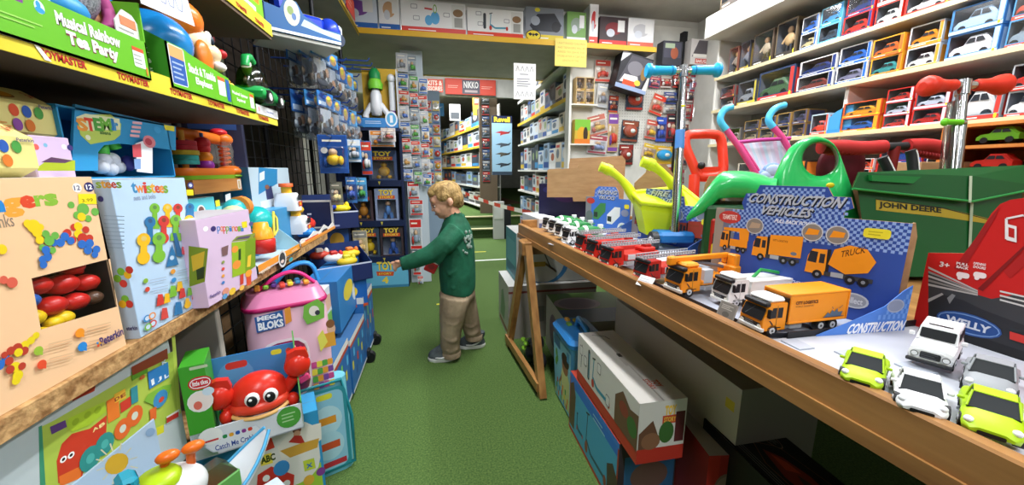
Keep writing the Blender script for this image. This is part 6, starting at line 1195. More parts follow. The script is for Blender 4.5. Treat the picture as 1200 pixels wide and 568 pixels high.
# white and lime bug toy with orange feelers
p = onD(196, 558, .52); t = thing('toy_bug', 'white and lime rounded toy with two orange feelers', 'toy', (p.x, p.y, p.z-.047), rz-.2); t.scale = (.68,)*3; W_T = M('#d9dcdc', .25)
g = G(); g.ell((0, 0, .035), (.062, .05, .05), W_T, 22, 14); g.build('body', t)
g = G(); g.lathe([(.036, 0), (.036, .012), (.03, .02), (0, .022)], M('#a8c81e', .3), 20, (-.012, -.012, .07)); g.ell((-.005, -.046, .055), (.012, .006, .008), '#2a2a2a', 10, 6); g.build('lime_cap', t)
g = G(); F = FR(g, (.0, -.0515, .012), (.055, .012, 0), (0, .0, .03)); F.rr(.05, .1, .95, .8, '#c8303a', .5); F.rr(.09, .18, .91, .72, '#e8e8ea', .5); F.text('Little Tikes', .18, .35, .82, .56, '#2a3a8a', .02); g.build('badge', t)
for dx, dz in ((-.012, 0), (.028, .002)):
    g = G(); g.tube([(dx+.01, .01, .07), (dx+.012, .008, .095), (dx+.02, 0, .108)], .008, '#d8601a', 8); g.ell((dx+.018, 0, .112), (.02, .014, .012), M('#e06a1c', .3), 12, 8); g.build('feeler', t)
p = onD(232, 572, .55); t = thing('toy_packet', 'green clear topped packet with pale picture beside the white bug toy', 'toy packet', (p.x+.01, p.y+.01, p.z-.035), rz+.3); t.scale = (.62,)*3; g = G()
g.box(-.06, .06, -.02, .05, 0, .05, '#5a9a4a', .004); g.loft([[(-.055, -.018, .05), (.055, -.018, .05), (.055, .048, .05), (-.055, .048, .05)], [(-.03, .0, .085), (.04, .0, .085), (.04, .03, .085), (-.03, .03, .085)]], film('green_film', .3, '#bcd8b4'), False); FR(g, (.0605, -.02, 0), (0, .07, 0), (0, 0, .05)).rect(.1, .1, .9, .5, '#c83a3a').text('Little', .2, .2, .8, .42, '#fff', .02); g.build('packet_body', t)
p = onD(266, 575, .62); t = thing('toy_boat', 'white and pale blue curved plastic toy lying before the crab box', 'toy', (p.x, p.y, p.z-.03), rz+.15); t.scale = (.72,)*3; g = G()
rg = []
for i in range(9):
    s = i/8; x = -.1+.2*s; wd_ = .05*math.sin(PI*min(1, .12+s*.85))**.7; z = .1*s*s; rg.append([(x, -wd_, z+.035), (x, -wd_*.8, z+.01), (x, 0, z), (x, wd_*.8, z+.01), (x, wd_, z+.035), (x, wd_*.88, z+.033), (x, 0, z+.012), (x, -wd_*.88, z+.033)])
g.loft(rg, M('#dde4ea', .3), True); g.build('hull', t); g = G(); g.tube([r[0] for r in rg], .004, M('#4aa0d0', .3), 6); g.tube([r[4] for r in rg], .004, M('#4aa0d0', .3), 6); g.build('blue_rim', t)
g = G(); FR(g, (-.01, -.02, .042), (.05, 0, .012), (0, .03, 0)).rect(0, 0, 1, 1, '#2f86c8'); g.build('sticker', t)
BX(((-.40, .52, 0), rz, .36, .16, p.z-.06), 'toy_box', 'pale carton on the turf carrying the bug and boat toys', 'toy box', '#b8c4cc', lambda F, L, R, T: F.rr(.1, .3, .9, .9, '#5a9ac0', .1))
# ---- crab box
geo = geoP(228, 541, 357, 500, 432, .80, .088); loc, rz, w, d, h = geo; hL = h
t = thing('toy_box', 'green white and blue box holding a red smiling toy crab', 'toy box', loc, rz); g = G()
q = bindfr(FR(G(), (-w/2, -d/2, 0), (w, 0, 0), (0, 0, h)), loc, rz).q
xg = q(248, 480)[0]; zs = q(290, 490)[1]; zr = q(340, 405)[1]
g.box(-w/2, w/2, d/2-.003, d/2, 0, h*.86, '#2f78b8'); g.box(-w/2, -w/2+w*xg, -d/2, d/2, 0, h, '#3f9a2a', .001); g.box(-w/2, w/2, -d/2, -d/2+.003, 0, h*zs, '#d4dae0'); g.box(-w/2, w/2, -d/2, d/2, 0, .003, '#c8d0d8')
g.prism([(0, 0), (d, 0), (d, h*1.0), (0, h*zs*1.1)], (w/2-.003, -d/2, 0), (0, 1, 0), (0, 0, 1), .003, '#4a9a3a'); g.box(-w/2+w*xg, w/2-.003, -d/2+.003, d/2-.003, 0, h*zs*.55, '#a8c4dc')
F = bindfr(FR(g, (-w/2, -d/2-.0003, 0), (w, 0, 0), (0, 0, h)), loc, rz)
F.rect(0, zs*.96, xg, 1, '#3f9a2a'); F.pp([(228, 500), (250, 494), (256, 515), (232, 521)], '#3f9a2a') if 0 else None
F.pe(235, 470, 15, '#dfe8e8', .85); F.pe(235, 470, 14, '#e8dcd8', .85); F.pe(232, 475, 5, '#d86a5a'); F.pe(244, 458, 7, '#c8dcec', .7)
x0, y0_ = q(221, 457); x1, y1_ = q(248, 441); y0_ -= .02; y1_ += .03; F.rr(x0, y0_, x1, y1_, '#c8202e', .5); F.rr(x0+.012, y0_+.015, x1-.012, y1_-.015, '#eef0f2', .5); F.rr(x0+.02, y0_+.025, x1-.02, y1_-.025, '#c8202e', .5); F.text('little tikes', x0+.035, y0_+.045, x1-.035, y1_-.04, '#f2f2f4', .03)
x0, y0_ = q(222, 434); x1, y1_ = q(243, 426); F.rr(x0, y0_, x1, y1_, '#b8c8a8', .3)
F.pp([(240, 524), (246, 514), (300, 497), (307, 502), (304, 514), (250, 530)], '#c8d0dc'); F.pp([(241, 523), (247, 515), (300, 498), (305, 503), (303, 513), (250, 528)], '#dce2e8')
x0, y0_ = q(252, 524); x1, y1_ = q(303, 507); F.text('Catch Me Crabbie', x0, zs*.16, x1, zs*.36, '#2a4a9a', .02, 0, .0)
for k, c in enumerate(('#d8402a', '#2a8a4a', '#e0a02a', '#2a5ab0', '#8a3a8a', '#d8402a')): F.rr(x0+.02+k*.055, zs*.52, x0+.06+k*.055, zs*.66, c, .4)
F.ell(.86, zs*.6, .12, zs*.42, '#4a9a3a'); F.lines(.79, zs*.4, .93, zs*.8, 3, '#a8d49a'); F.ell(.16, zs*.75, .1, zs*.3, '#e8ece8'); F.rect(.1, zs*.55, .22, zs*.62, '#c83a3a')
I = bindfr(FR(g, (-w/2+w*xg, d/2-.0035, 0), (w*(1-xg)-.003, 0, 0), (0, 0, h)), loc, rz); I.rect(0, 0, 1, .86, '#3f86c4'); I.ell(.25, .6, .22, .2, '#5a9ad0'); I.rr(.14, .7, .4, .78, '#c83a34', .4); I.rr(.7, .76, .84, .82, '#d8d43a', .4); I.ell(.93, .77, .04, .04, '#c84a3a')
g.build('carton', t)
CR = M('#cf2c1c', .28)
def CG(): g = G(); g.T = Matrix.Translation((cx, 0, cz-.01)) @ Matrix.Scale(.86, 4) @ Matrix.Translation((-cx, 0, -cz)); return g
cx = (q(303, 465)[0]-.5)*w; cz = q(303, 466)[1]*h
g = CG(); g.ell((cx, .0, cz), (.068, .05, .06), CR, 24, 14); g.ell((cx, -.012, cz-.02), (.07, .047, .025), M('#e0432c', .3), 20, 8); g.build('crab_body', t)
g = CG(); g.tube([(cx+.07*math.cos(a), -.05*abs(math.sin(a))-.004 if True else 0, cz-.03-.012*abs(math.sin(a))) for a in [PI*1.02+i*PI*.96/12 for i in range(13)]], .0055, '#e8b870', 8); g.build('belly_rim', t)
for s in (-1, 1):
    g = CG(); g.ell((cx+.02*s+.006, -.046, cz+.008), (.018, .008, .02), '#f4f4f4', 14, 8); g.ell((cx+.02*s+.005, -.0535, cz+.007), (.012, .004, .015), '#15171a', 12, 8); g.ell((cx+.02*s+.002, -.057, cz+.013), (.004, .002, .004), '#f4f4f4', 8, 6); g.build('eye', t)
g = CG(); g.ell((cx+.006, -.05, cz-.022), (.006, .004, .005), '#3a1010', 10, 6); g.build('mouth', t)
for s, hx_, hz in ((-1, -.085, .018), (1, .095, .055)):
    g = CG(); g.tube([(cx+s*.06, 0, cz-.01), (cx+s*.085, -.01, cz+hz-.03)], .016, CR, 10); g.build('arm', t)
    g = CG(); bx = cx+hx_; bz = cz+hz+.005
    g.ell((bx, -.015, bz), (.033, .024, .034), CR, 18, 12); g.prism([(-.03, .008), (-.012, .02), (-.006, .008), (.004, .024), (.012, .012), (.03, .022), (.024, .045), (0, .05), (-.022, .042)], (bx, -.005, bz), (1, 0, 0), (0, 0, 1), .02, CR); g.build('claw', t)
for s, k in ((-1, .075), (1, .075)): g = CG(); g.ell((cx+s*k, -.02, cz-.035), (.016, .016, .02), CR, 12, 8); g.build('foot', t)
# ---- abc box under it
p1 = onD(381, 560, 1.02); dirv = Vector((math.cos(rz), math.sin(rz), 0)); wA = .30; m = p1-dirv*wA/2; htop = loc[2]-.004
geoA = ((m.x-math.sin(rz)*.05, m.y+math.cos(rz)*.05, 0), rz, wA, .1, htop)
def dr(F, L, R, T):
    F.rect(0, 0, 1, 1, '#2f8fc0'); F.rect(.02, 0, .98, .6, '#9ac43a'); F.rr(.4, .5, .98, .96, '#d8d8d0', .3)
    F.pp([(325, 524), (340, 505), (376, 495), (377, 514), (355, 532), (330, 538)], '#e0dcd0'); F.pe(348, 503, 5, '#7a4a30'); F.pe(348, 508, 4, '#d0a080'); F.pp([(338, 518), (345, 510), (353, 510), (358, 520)], '#b83028'); F.pp([(328, 528), (350, 520), (374, 513), (372, 524), (340, 536)], '#c89a3a')
    F.pp([(298, 522), (318, 512), (322, 524), (302, 532)], '#d8402a'); F.pp([(304, 534), (318, 530), (320, 542), (306, 546)], '#e8d84a'); x0, y0 = F.q(306, 544); x1, y1 = F.q(322, 530); F.text('ABC', x0, min(y0, y1), x1, max(y0, y1), '#3a4a1a', .05)
    F.pp([(302, 556), (318, 546), (345, 556), (343, 580), (300, 580)], '#c83428'); F.pe(312, 560, 4, '#f0f0ec'); F.pe(336, 566, 4, '#f0f0ec'); F.pe(330, 548, 9, '#3a8ac8'); F.pp([(355, 540), (368, 536), (370, 548), (357, 552)], '#b8c83a'); F.pt('X', 359, 549, 366, 541, '#2a6ab0', .05); F.pe(376, 552, 5, '#7a3a8a'); F.pe(362, 562, 6, '#d8a83a'); R.rect(0, 0, 1, 1, '#2f86b8'); R.rect(.2, .6, .8, .9, '#b8d4e4')
BX(geoA, 'toy_box', 'blue and green alphabet bricks box standing under the crab box', 'toy box', '#2f8fc0', dr)
# teal zip bag on the floor
p0 = onZ(398, 556, 0); geoT = ((p0.x-.1*math.cos(rz), p0.y+.06-.1*math.sin(rz), 0), rz+.05, .26, .09, zat(452, p0.x, p0.y))
loc2, rz2, w2, d2, h2 = geoT; t = thing('brick_bag', 'teal edged zip bag of bricks standing on the turf beside the alphabet box', 'toy bag', loc2, rz2); g = G()
g.loft([rrect(w2, d2, 0, .03), rrect(w2, d2*1.05, h2*.5, .03), rrect(w2, d2*.7, h2, .03)], '#6ab4c4', True); F = FR(g, (-w2/2, -d2/2-.003, 0), (w2, 0, 0), (0, 0, h2)); F.rr(.04, .04, .96, .96, '#2f8a94', .1); F.rr(.08, .07, .92, .93, '#8ac0d4', .1); F.ell(.72, .62, .17, .16, '#b0d4dc'); F.ell(.72, .34, .17, .16, '#a8d0da'); F.rect(.62, .58, .82, .66, '#d8902a'); F.rect(.6, .3, .84, .38, '#c8502a'); F.rr(.62, .85, .8, .91, '#d8d43a', .4); F.rect(.62, .1, .9, .16, '#b8303a'); g.build('bag_body', t)
g = G(); g.tube([(-w2/2, -d2/2, .02), (-w2/2, -d2/2-.004, h2*.6), (-w2/2+.02, -d2/2+.01, h2), (w2/2-.02, -d2/2+.01, h2), (w2/2, -d2/2-.004, h2*.6), (w2/2, -d2/2, .02), (-w2/2, -d2/2, .02)], .006, '#1f7f88', 6, cap=False); g.build('zip_edge', t)
# ---- pink brick bag
B0, B1 = onD(290, 478, 1.02), None; B1 = onZ(392, 437, B0.z); zb = htop+.0
B0 = onD(300, 470, 1.05); B0z = .31; a = onZ(300, 478, B0z); b = onZ(394, 450, B0z); rz3 = math.atan2(b.y-a.y, b.x-a.x); w3 = (b-a).length; h3 = zat(352, b.x, b.y)-B0z; dB = .2
mb = (a+b)/2+Vector((-math.sin(rz3), math.cos(rz3), 0))*dB/2; t = thing('brick_bag', 'pink zip topped bag of pink and teal building bricks with clear window', 'toy bag', (mb.x, mb.y, B0z), rz3); g = G(); PKM = M('#e7b9cb', .35)
g.loft([rrect(w3*.98, dB, 0, .04), rrect(w3*1.02, dB*1.05, h3*.4, .05), rrect(w3, dB, h3*.85, .04), rrect(w3*.98, dB*.9, h3, .04)], PKM, True)
F = bindfr(FR(g, (-w3/2, -dB/2-.0065, 0), (w3, 0, 0), (0, 0, h3)), (mb.x, mb.y, B0z), rz3)
F.rr(.12, -.0, .7, .68, '#ece0e4', .35); F.rr(.15, .02, .67, .65, '#8f1f4f', .35)
F.pp([(298, 372), (331, 363), (334, 382), (301, 390)], '#2a5a9c'); x0, y0_ = F.q(303, 388); x1, y1_ = F.q(331, 368); F.text('MEGA', x0, y0_+.1, x1, y1_+.02, '#f0f2f6', .05, 0, .0); F.text('BLOKS', x0, y0_-.0, x1, y0_+.085, '#f0f2f6', .05)
F.pp([(356, 358), (372, 350), (380, 356), (380, 372), (360, 380), (355, 372)], '#7ab84a'); F.pe(368, 364, 6, '#e8e0d8'); F.pe(372, 366, 3, '#3a3a4a'); F.pp([(333, 362), (340, 359), (342, 376), (335, 380)], '#e8963a')
F.pe(388, 385, 5, '#e0b498', 1.4); F.pe(387, 379, 5, '#8a5a3a'); F.pp([(376, 392), (392, 388), (394, 404), (378, 408)], '#e2a23a'); F.pp([(372, 395), (378, 386), (384, 400), (376, 412)], '#e8e060')
for k in range(16): F.rr(.7+.07*(k % 4), .02+.085*(k//4), .77+.07*(k % 4), .09+.085*(k//4), ['#e8a03a', '#c84a8a', '#5aa84a', '#7a4a9a', '#e8d84a'][k*3 % 5], .2)
g.build('bag_body', t)
bk = ['#d8286a', '#e85a98', '#ee8ab8', '#c81f5a', '#2a9ab4', '#e0407a']
def brick(x, z, s, c, a):
    g = G(); g.T = Matrix.Translation((x, -dB/2-.012, z)) @ Matrix.Rotation(a, 4, 'Y') @ Matrix.Rotation(a*.5, 4, 'X'); g.box(-s, s, -.008, .02, -s*.6, s*.6, M(c, .3), .003)
    for q_ in (-.5, .5): g.cyl((q_*s, .004, s*.6), (q_*s, .004, s*.6+s*.35), s*.32, M(c, .3), n=12)
    return g.build('brick', t)
for x, z, s, c, a in ((-.1, .52, .024, 4, .2), (-.06, .56, .022, 4, -.2), (.0, .55, .028, 1, .5), (.04, .5, .026, 0, -.3), (-.02, .43, .028, 2, .1), (.05, .4, .024, 1, .8), (-.03, .33, .028, 3, -.1), (.03, .3, .026, 0, .2), (-.01, .22, .026, 2, .5), (.05, .2, .024, 5, -.4), (-.06, .24, .024, 5, .9), (0, .12, .026, 3, .3), (-.07, .14, .024, 0, -.3), (-.09, .38, .022, 3, .3)): brick((x-.02)*w3/.32, z*h3, s*w3/.32, bk[c], a)
g = G(); fp = [F.P(*p) for p in ((.16, .03), (.66, .03), (.66, .64), (.16, .64))]; n_ = Vector((0, -.032, 0)); g.add([p+n_ for p in fp], [(0, 1, 2, 3)], FILM); g.build('clear_window', t)
g = G(); MG = M('#b01f62', .35); g.loft([rrect(w3*1.02, dB*.96, h3*.99, .04), rrect(w3*1.05, dB*1.0, h3*1.015, .04), rrect(w3*1.03, dB*.96, h3*1.03, .04)], MG, True); g.loft([rrect(w3*1.0, dB*.9, h3*1.03, .04), rrect(w3*.9, dB*.5, h3*1.13, .03)], M('#c87aa0', .3), True); g.build('zip_top', t)
g = G()
for k in range(7): g.box(-w3*.35+k*w3*.1, -w3*.28+k*w3*.1, -.03+.01*(k % 3), .01+.01*(k % 3), h3*1.15, h3*1.15+.012, ['#e8a03a', '#7ab83a', '#5a3a8a', '#d84a3a', '#e8d83a', '#3a8ac0'][k % 6], .003)
g.build('loose_print', t)
g = G(); g.tube(smooth([Vector(p) for p in ((-w3*.3, 0, h3*1.14), (-w3*.05, 0, h3*1.28), (w3*.2, 0, h3*1.3), (w3*.4, 0, h3*1.14))]), .012, M('#d02878', .4), 8, flat=.5); g.tube(smooth([Vector(p) for p in ((-w3*.1, .04, h3*1.15), (w3*.15, .05, h3*1.34), (w3*.42, .05, h3*1.34), (w3*.48, .04, h3*1.12))]), .014, M('#2a86cc', .4), 8, flat=.5); g.build('handles', t)
BX(((mb.x, mb.y+.0, 0), rz3, w3*1.0, dB*.98, B0z-.002), 'toy_box', 'blue carton carrying the pink brick bag', 'toy box', '#2f6aa8', lambda F, L, R, T: (F.rr(.1, .1, .9, .9, '#3f86c4', .1), F.rect(.5, .7, .95, .95, '#d8d4e0')))
# ---- blue cartons along the aisle
def bl(k):
    def dr(F, L, R, T):
        F.rect(0, 0, 1, 1, '#2a62a4'); F.rect(0, .9, 1, 1, '#e0dcd8'); F.rect(0, .84, 1, .9, '#b8402c'); F.rect(0, 0, 1, .05, '#d4d8de')
        for i in range(9): F.rr(R.uniform(.02, .8) if 0 else .05+.1*i, .2+.2*((i*7+k) % 3), .13+.1*i, .36+.2*((i*7+k) % 3), ['#3f9ad8', '#d8c83a', '#58b0e0', '#1f4a8a', '#c83a2a', '#7ac04a'][(i+k) % 6], .3)
        L.rect(0, 0, 1, 1, '#2c6cb0'); L.rect(0, .9, 1, 1, '#e0dcd8'); L.ell(.5, .5, .3, .2, '#58b0e0'); T.rect(0, 0, 1, 1, '#3f6a9a')
    return dr
for k, (ya, yb, xf, hh, lb) in enumerate(((1.30, 1.60, -.40, .27, 'blue carton with white top edge on the turf past the teal zip bag'), (1.61, 1.93, -.395, .25, 'second blue carton along the aisle edge behind the teal zip bag'), (1.94, 2.2, -.395, .33, 'blue and orange carton at the aisle corner by the navy stand'))):
    BX(((xf-.12, (ya+yb)/2, .03), PI/2, yb-ya, .24, hh), 'toy_box', lb, 'toy box', '#2a62a4', bl(k))
g = G(); g.box(-.7, -.43, 1.28, 2.2, .0, .028, M('#2a2c34', .6), .003); tag(g.build('pallet_board'), 'dark low plinth board under the blue cartons', 'plinth')
for y in (1.95, 2.16):
    g = G(); g.cyl((-.385, y-.015, .03), (-.385, y+.015, .03), .03, '#15171a', n=16); g.box(-.41, -.38, y-.02, y+.02, .04, .075, '#202226', .004); put(g, 'caster_wheel', ['black caster below the second blue carton', 'black caster under the blue and orange carton'][y > 2], 'caster', (0, 0, 0))
# boxes standing on the blue cartons
p = onX(408, 400, -.46)
for k, (u0, u1, v0, vt, X_, c, lb, kk) in enumerate(((372, 401, 400, 355, -.46, '#d8dde0', 'white and green carton with child photo above the blue cartons', 0), (400, 424, 360, 330, -.43, '#2f78b8', 'bright blue carton with cartoon dots under the navy tray', 1))):
    z0 = zat(v0, X_, Yat(u0, X_, .3)); BX(gL(X_, .31 if kk == 0 else .31, u0, u1, vt, u0, .14), 'toy_box', lb, 'toy box', c, (lambda F, L, R, T: (F.rect(.1, .1, .9, .5, '#7ab84a'), F.ell(.5, .7, .2, .15, '#e0b498'), F.rect(0, 0, 1, .1, '#c8402c'), L.rect(0, 0, 1, 1, '#c8d0b8'))) if kk == 0 else (lambda F, L, R, T: (F.ell(.4, .6, .2, .2, '#e0c83a'), F.ell(.7, .4, .15, .2, '#d8e0e8'), L.rect(0, 0, 1, 1, '#2a6aa8'), L.ell(.5, .5, .3, .3, '#d8dce4'))))
# navy tray with rescue boats
zt0 = zat(335, -.45, Yat(400, -.45, .5)); geo = geoP(352, 322, 410, 343, 298, 1.75, .16); loc, rz4, w, d, h = geo; rz4 = .35
def navytray(name, label, loc, rz, w, d, h, toys):
    t = thing(name, label, 'toy box', loc, rz); g = G(); NV = '#1e2a58'
    g.box(-w/2, w/2, -d/2, -d/2+.003, 0, h, NV); g.box(-w/2, w/2, -d/2, d/2, 0, .003, NV); g.prism([(0, 0), (d, 0), (d, h*1.6), (0, h)], (w/2-.003, -d/2, 0), (0, 1, 0), (0, 0, 1), .003, '#2a3a74'); g.prism([(0, 0), (d, 0), (d, h*1.6), (0, h)], (-w/2, -d/2, 0), (0, 1, 0), (0, 0, 1), .003, NV); g.box(-w/2, w/2, d/2-.003, d/2, 0, h*1.9, '#24386e')
    F = FR(g, (-w/2, -d/2, 0), (w, 0, 0), (0, 0, h)); F.ell(.35, .5, .1, .3, '#d8883a'); F.rect(.1, .15, .6, .25, '#8a93b8'); F.rect(0, .92, 1, 1, '#c8cfe0'); g.build('carton', t)
    for k, (x, y, z, c, c2) in enumerate(toys):
        g = G(); g.ell((x, y, z), (.05, .03, .022), c, 14, 8); g.box(x-.02, x+.015, y-.015, y+.015, z+.008, z+.035, c2, .005); g.ell((x+.03, y, z+.015), (.012, .012, .02), c2, 10, 6); g.build('toy_boat', t)
    return t
navytray('toy_box', 'navy tray box of red and yellow rescue toys above the bright blue carton', (-.50, 1.98, .455), .5, .26, .18, .09, ((-.03, -.03, .12, '#d8d8da', '#c8302a'), (.06, .02, .12, '#e8c82a', '#e07a2a'), (.02, -.06, .1, '#e0c02c', '#d8d030'), (-.08, .03, .13, '#c8402c', '#e8e4da')))
BX(((-.52, 1.98, .31), .5, .24, .16, .143), 'toy_box', 'blue orange edged carton below the navy rescue tray', 'toy box', '#1f5fae', lambda F, L, R, T: (F.rect(0, 0, 1, .1, '#c8502c'), F.ell(.6, .6, .2, .25, '#e8c83a'), R.rect(0, 0, 1, 1, '#3f8ad0'), R.ell(.4, .6, .25, .2, '#e8d84a'), R.rect(0, 0, 1, .08, '#c8502c')))
navytray('toy_box', 'navy tray box with blue and yellow submarine toy, above the rescue tray', (-.56, 2.12, .70), .45, .24, .16, .09, ((-.02, -.03, .11, '#1f3fb0', '#2a50c8'), (.05, -.02, .1, '#e8d020', '#e8d020')))
BX(((-.60, 2.14, .56), .45, .24, .08, .139), 'toy_box', 'dark navy carton between the two navy trays', 'toy box', '#1a2448', lambda F, L, R, T: (F.rect(.05, .1, .95, .9, '#2f5aa8'), F.ell(.7, .5, .15, .3, '#d8a83a'), F.ell(.3, .55, .15, .25, '#d8dce4'), F.rect(.1, .12, .9, .3, '#c8402c')))
# ================================================================ grid panel with hooks and hanging bags
t = thing('grid_panel', 'black wire grid panel behind the hanging bags', 'display panel', (-.88, 1.55, 0)); 
g = G(); 
for i in range(21): y = i*.08; g.cyl((0, y, .1), (0, y, 1.95), .003, BLACKM, n=6)
for i in range(24): z = .1+i*.08; g.cyl((0, 0, z), (0, 1.6, z), .003, BLACKM, n=6)
g.build('wire_grid', t)
for y in (0, .72, 1.45): g = G(); g.cyl((0, y, 0), (0, y, 1.97), .012, BLACKM, n=10); g.box(-.1, .1, y-.012, y+.012, 0, .02, BLACKM); g.build('post', t)
BG = ['#2f74b8', '#3f8ac8', '#2a62a8', '#58a0d8']
def bag_proto(kind):
    t = thing('toy_bag', 'x', 'toy packet', (0, 0, 0)); w, h = .15, .22
    g = G(); n = 8; vs = []; fs = []
    for i in range(n+1):
        for j in range(5): z = -h*i/n; x = -w/2+w*j/4; vs.append((x, -.012*math.sin(PI*min(1, i/n*1.1))*math.sin(PI*j/4)-.004*math.sin(i*2.1+j*1.3), z))
    for i in range(n):
        for j in range(4): a = i*5+j; fs.append((a, a+1, a+6, a+5))
    g.add(vs, fs, FILMG, True); g.add([(v[0], .01, v[2]) for v in vs], fs, FILMG, True); g.build('clear_bag', t)
    g = G(); g.box(-w/2, w/2, -.002, .003, -.07 if kind < 2 else -.1, 0, BG[kind % 4], .0005); F = FR(g, (-w/2, -.0022, -.07 if kind < 2 else -.1), (w, 0, 0), (0, 0, .07 if kind < 2 else .1)); F.ell(.7, .5, .2, .35, '#d8a878'); F.ell(.68, .6, .1, .2, '#e8d84a'); F.rect(.05, .1, .5, .35, '#c8d8ec'); F.ell(.3, .7, .2, .2, '#1f3f88'); F.rect(.4, .86, .6, .94, '#1a1c22'); g.build('header_card', t)
    g = G()
    for k in range(5): g.ell((-.05+.025*k, .002, -.13-.012*((k*3+kind) % 4)), (.016, .006, .022), ['#4a4e58', '#7a6a5a', '#8a929a', '#5a4a42', '#c89a7a'][(k+kind) % 5], 10, 6)
    g.ell((0, .0, -.18), (.05, .006, .02), '#3f434c', 10, 6); g.build('toy_figure', t)
    g = G(); g.box(-.05, .05, .003, .005, -.19, -.08, ['#d4d8de', '#b8bcc4', '#e0e2e4'][kind % 3]); g.build('insert_card', t)
    return t
protos = [bag_proto(k) for k in range(4)]; used_b = [False]*4
rows = [(1.60, 24, 'upper', [(1.66, 3), (1.80, 3), (1.97, 4), (2.12, 4), (2.28, 3)]), (1.375, 1, 'lower', [(1.68, 3), (1.82, 3), (1.98, 3), (2.14, 4), (2.3, 3)])]
ordn = ['first', 'second', 'third', 'fourth', 'fifth']
for rz_, _, rn, cols in rows:
    for ci, (y, n) in enumerate(cols):
        y = 2.08+(y-1.66)*1.2
        hk = G(); hk.tube([(-.88, y, rz_+.012), (-.50, y, rz_+.012), (-.485, y, rz_+.03)], .0045, '#1f3a78', 8); put(hk, 'display_hook', f'blue wire hook carrying the {ordn[ci]} stack of bags in the {rn} row', 'hook', (0, 0, 0), 0, 'blue wire hooks on the grid panel')
        for k in range(n):
            kd = (ci+k) % 4; pr = protos[kd]; x = -.53-.055*k
            lb = f'clear bag with blue header card, {"front" if k == 0 else ordn[k] + " from the front"} on the {ordn[ci]} {rn} hook'
            o = pr if not used_b[kd] else copy_tree(pr); used_b[kd] = True
            o.location = (x, y, rz_); o.rotation_euler.z = PI/2-.25+R.uniform(-.08, .08); o['label'] = lb; o['group'] = 'clear toy bags hanging on the grid panel'
for k, y in enumerate((2.85, 2.97, 3.08)):
    hk = G(); z = 1.72; hk.tube([(-.88, y, z), (-.43, y, z), (-.42, y, z+.02)], .005, '#24448a', 8); put(hk, 'display_hook', ['empty blue hook reaching into the aisle just past the bags', 'middle empty blue hook below the high shelf', 'empty blue hook furthest along the grid panel'][k], 'hook', (0, 0, 0), 0, 'blue wire hooks on the grid panel')
# dark red and green packets in the shadow left of the bags
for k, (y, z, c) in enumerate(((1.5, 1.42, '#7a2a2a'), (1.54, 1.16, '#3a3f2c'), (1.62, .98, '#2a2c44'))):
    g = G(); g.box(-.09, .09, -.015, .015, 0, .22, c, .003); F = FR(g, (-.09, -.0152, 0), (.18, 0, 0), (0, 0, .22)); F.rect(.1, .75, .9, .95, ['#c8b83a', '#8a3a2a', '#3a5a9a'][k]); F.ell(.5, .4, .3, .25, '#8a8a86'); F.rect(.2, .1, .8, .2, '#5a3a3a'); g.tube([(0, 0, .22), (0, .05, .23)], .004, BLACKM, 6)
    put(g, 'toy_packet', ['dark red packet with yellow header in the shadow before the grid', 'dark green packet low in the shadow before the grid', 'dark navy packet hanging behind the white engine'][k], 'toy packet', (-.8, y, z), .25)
# blue lorry tray on the upper bracket
P0 = onD(311, 33, 1.5); P1 = onZ(400, 53, P0.z); w, d = (P1-P0).length, .2; rzt = math.atan2(P1.y-P0.y, P1.x-P0.x); mt = (P0+P1)/2+Vector((-math.sin(rzt), math.cos(rzt), 0))*.1
t = thing('toy_box', 'blue curved tray box holding a big blue toy lorry above the hanging bags', 'toy box', (mt.x, mt.y, P0.z), rzt); g = G()
g.box(-w/2, w/2, -d/2, d/2, 0, .004, '#3f86c4'); g.prism([(0, 0), (1, 0), (1, .05), (.75, .05), (.5, .085), (.42, .13), (.28, .135), (.2, .09), (0, .1)], (-w/2, -d/2, 0), (w, 0, 0), (0, 0, 1), -.004, '#1f5f9c'); g.box(-w/2, -w/2+.004, -d/2, d/2, 0, .12, '#17406a'); g.box(-w/2, w/2, d/2-.004, d/2, 0, .16, '#d8c84a')
F = FR(g, (-w/2, -d/2-.0003, 0), (w, 0, 0), (0, 0, .14)); F.ell(.35, .6, .1, .36, '#d4dac0'); F.ell(.33, .65, .04, .12, '#8aa05a'); F.ell(.37, .5, .03, .1, '#5a7ab0'); F.rect(0, 0, 1, .08, '#dfe6ea'); F.poly([(.45, .3), (.75, .2), (1, .12), (1, .3), (.75, .34), (.5, .5)], '#b8d4ea'); g.build('tray_box', t)
BM = M('#1f3fc0', .3)
g = G(); g.box(-.1, .1, -.06, .06, .03, .11, BM, .015); g.box(-.09, -.02, -.05, .05, .1, .17, BM, .015); g.ell((.13, -.02, .07), (.05, .05, .055), BM, 14, 8); g.build('lorry_body', t)
g = G(); g.box(.1, .18, -.05, .05, .02, .1, '#d8dce2', .01); F = FR(g, (.1, -.0505, .03), (.08, 0, 0), (0, 0, .06)); F.rr(.15, .2, .9, .85, '#3a3e48', .2); g.build('white_front', t)
for x in (-.06, .05, .15):
    for s_ in (-1, 1): g = G(); g.cyl((x, .05*s_, .03), (x, .07*s_, .03), .03, '#22304a', n=16); g.build('wheel', t)
g = G(); g.box(-w/2, w/2, -.09, .12, -.016, -.001, M('#c9c9c2', .5), .002); tag(g.build('shelf_board', None, (mt.x, mt.y, P0.z), rzt), 'narrow bracket shelf under the blue lorry tray', 'shelf')
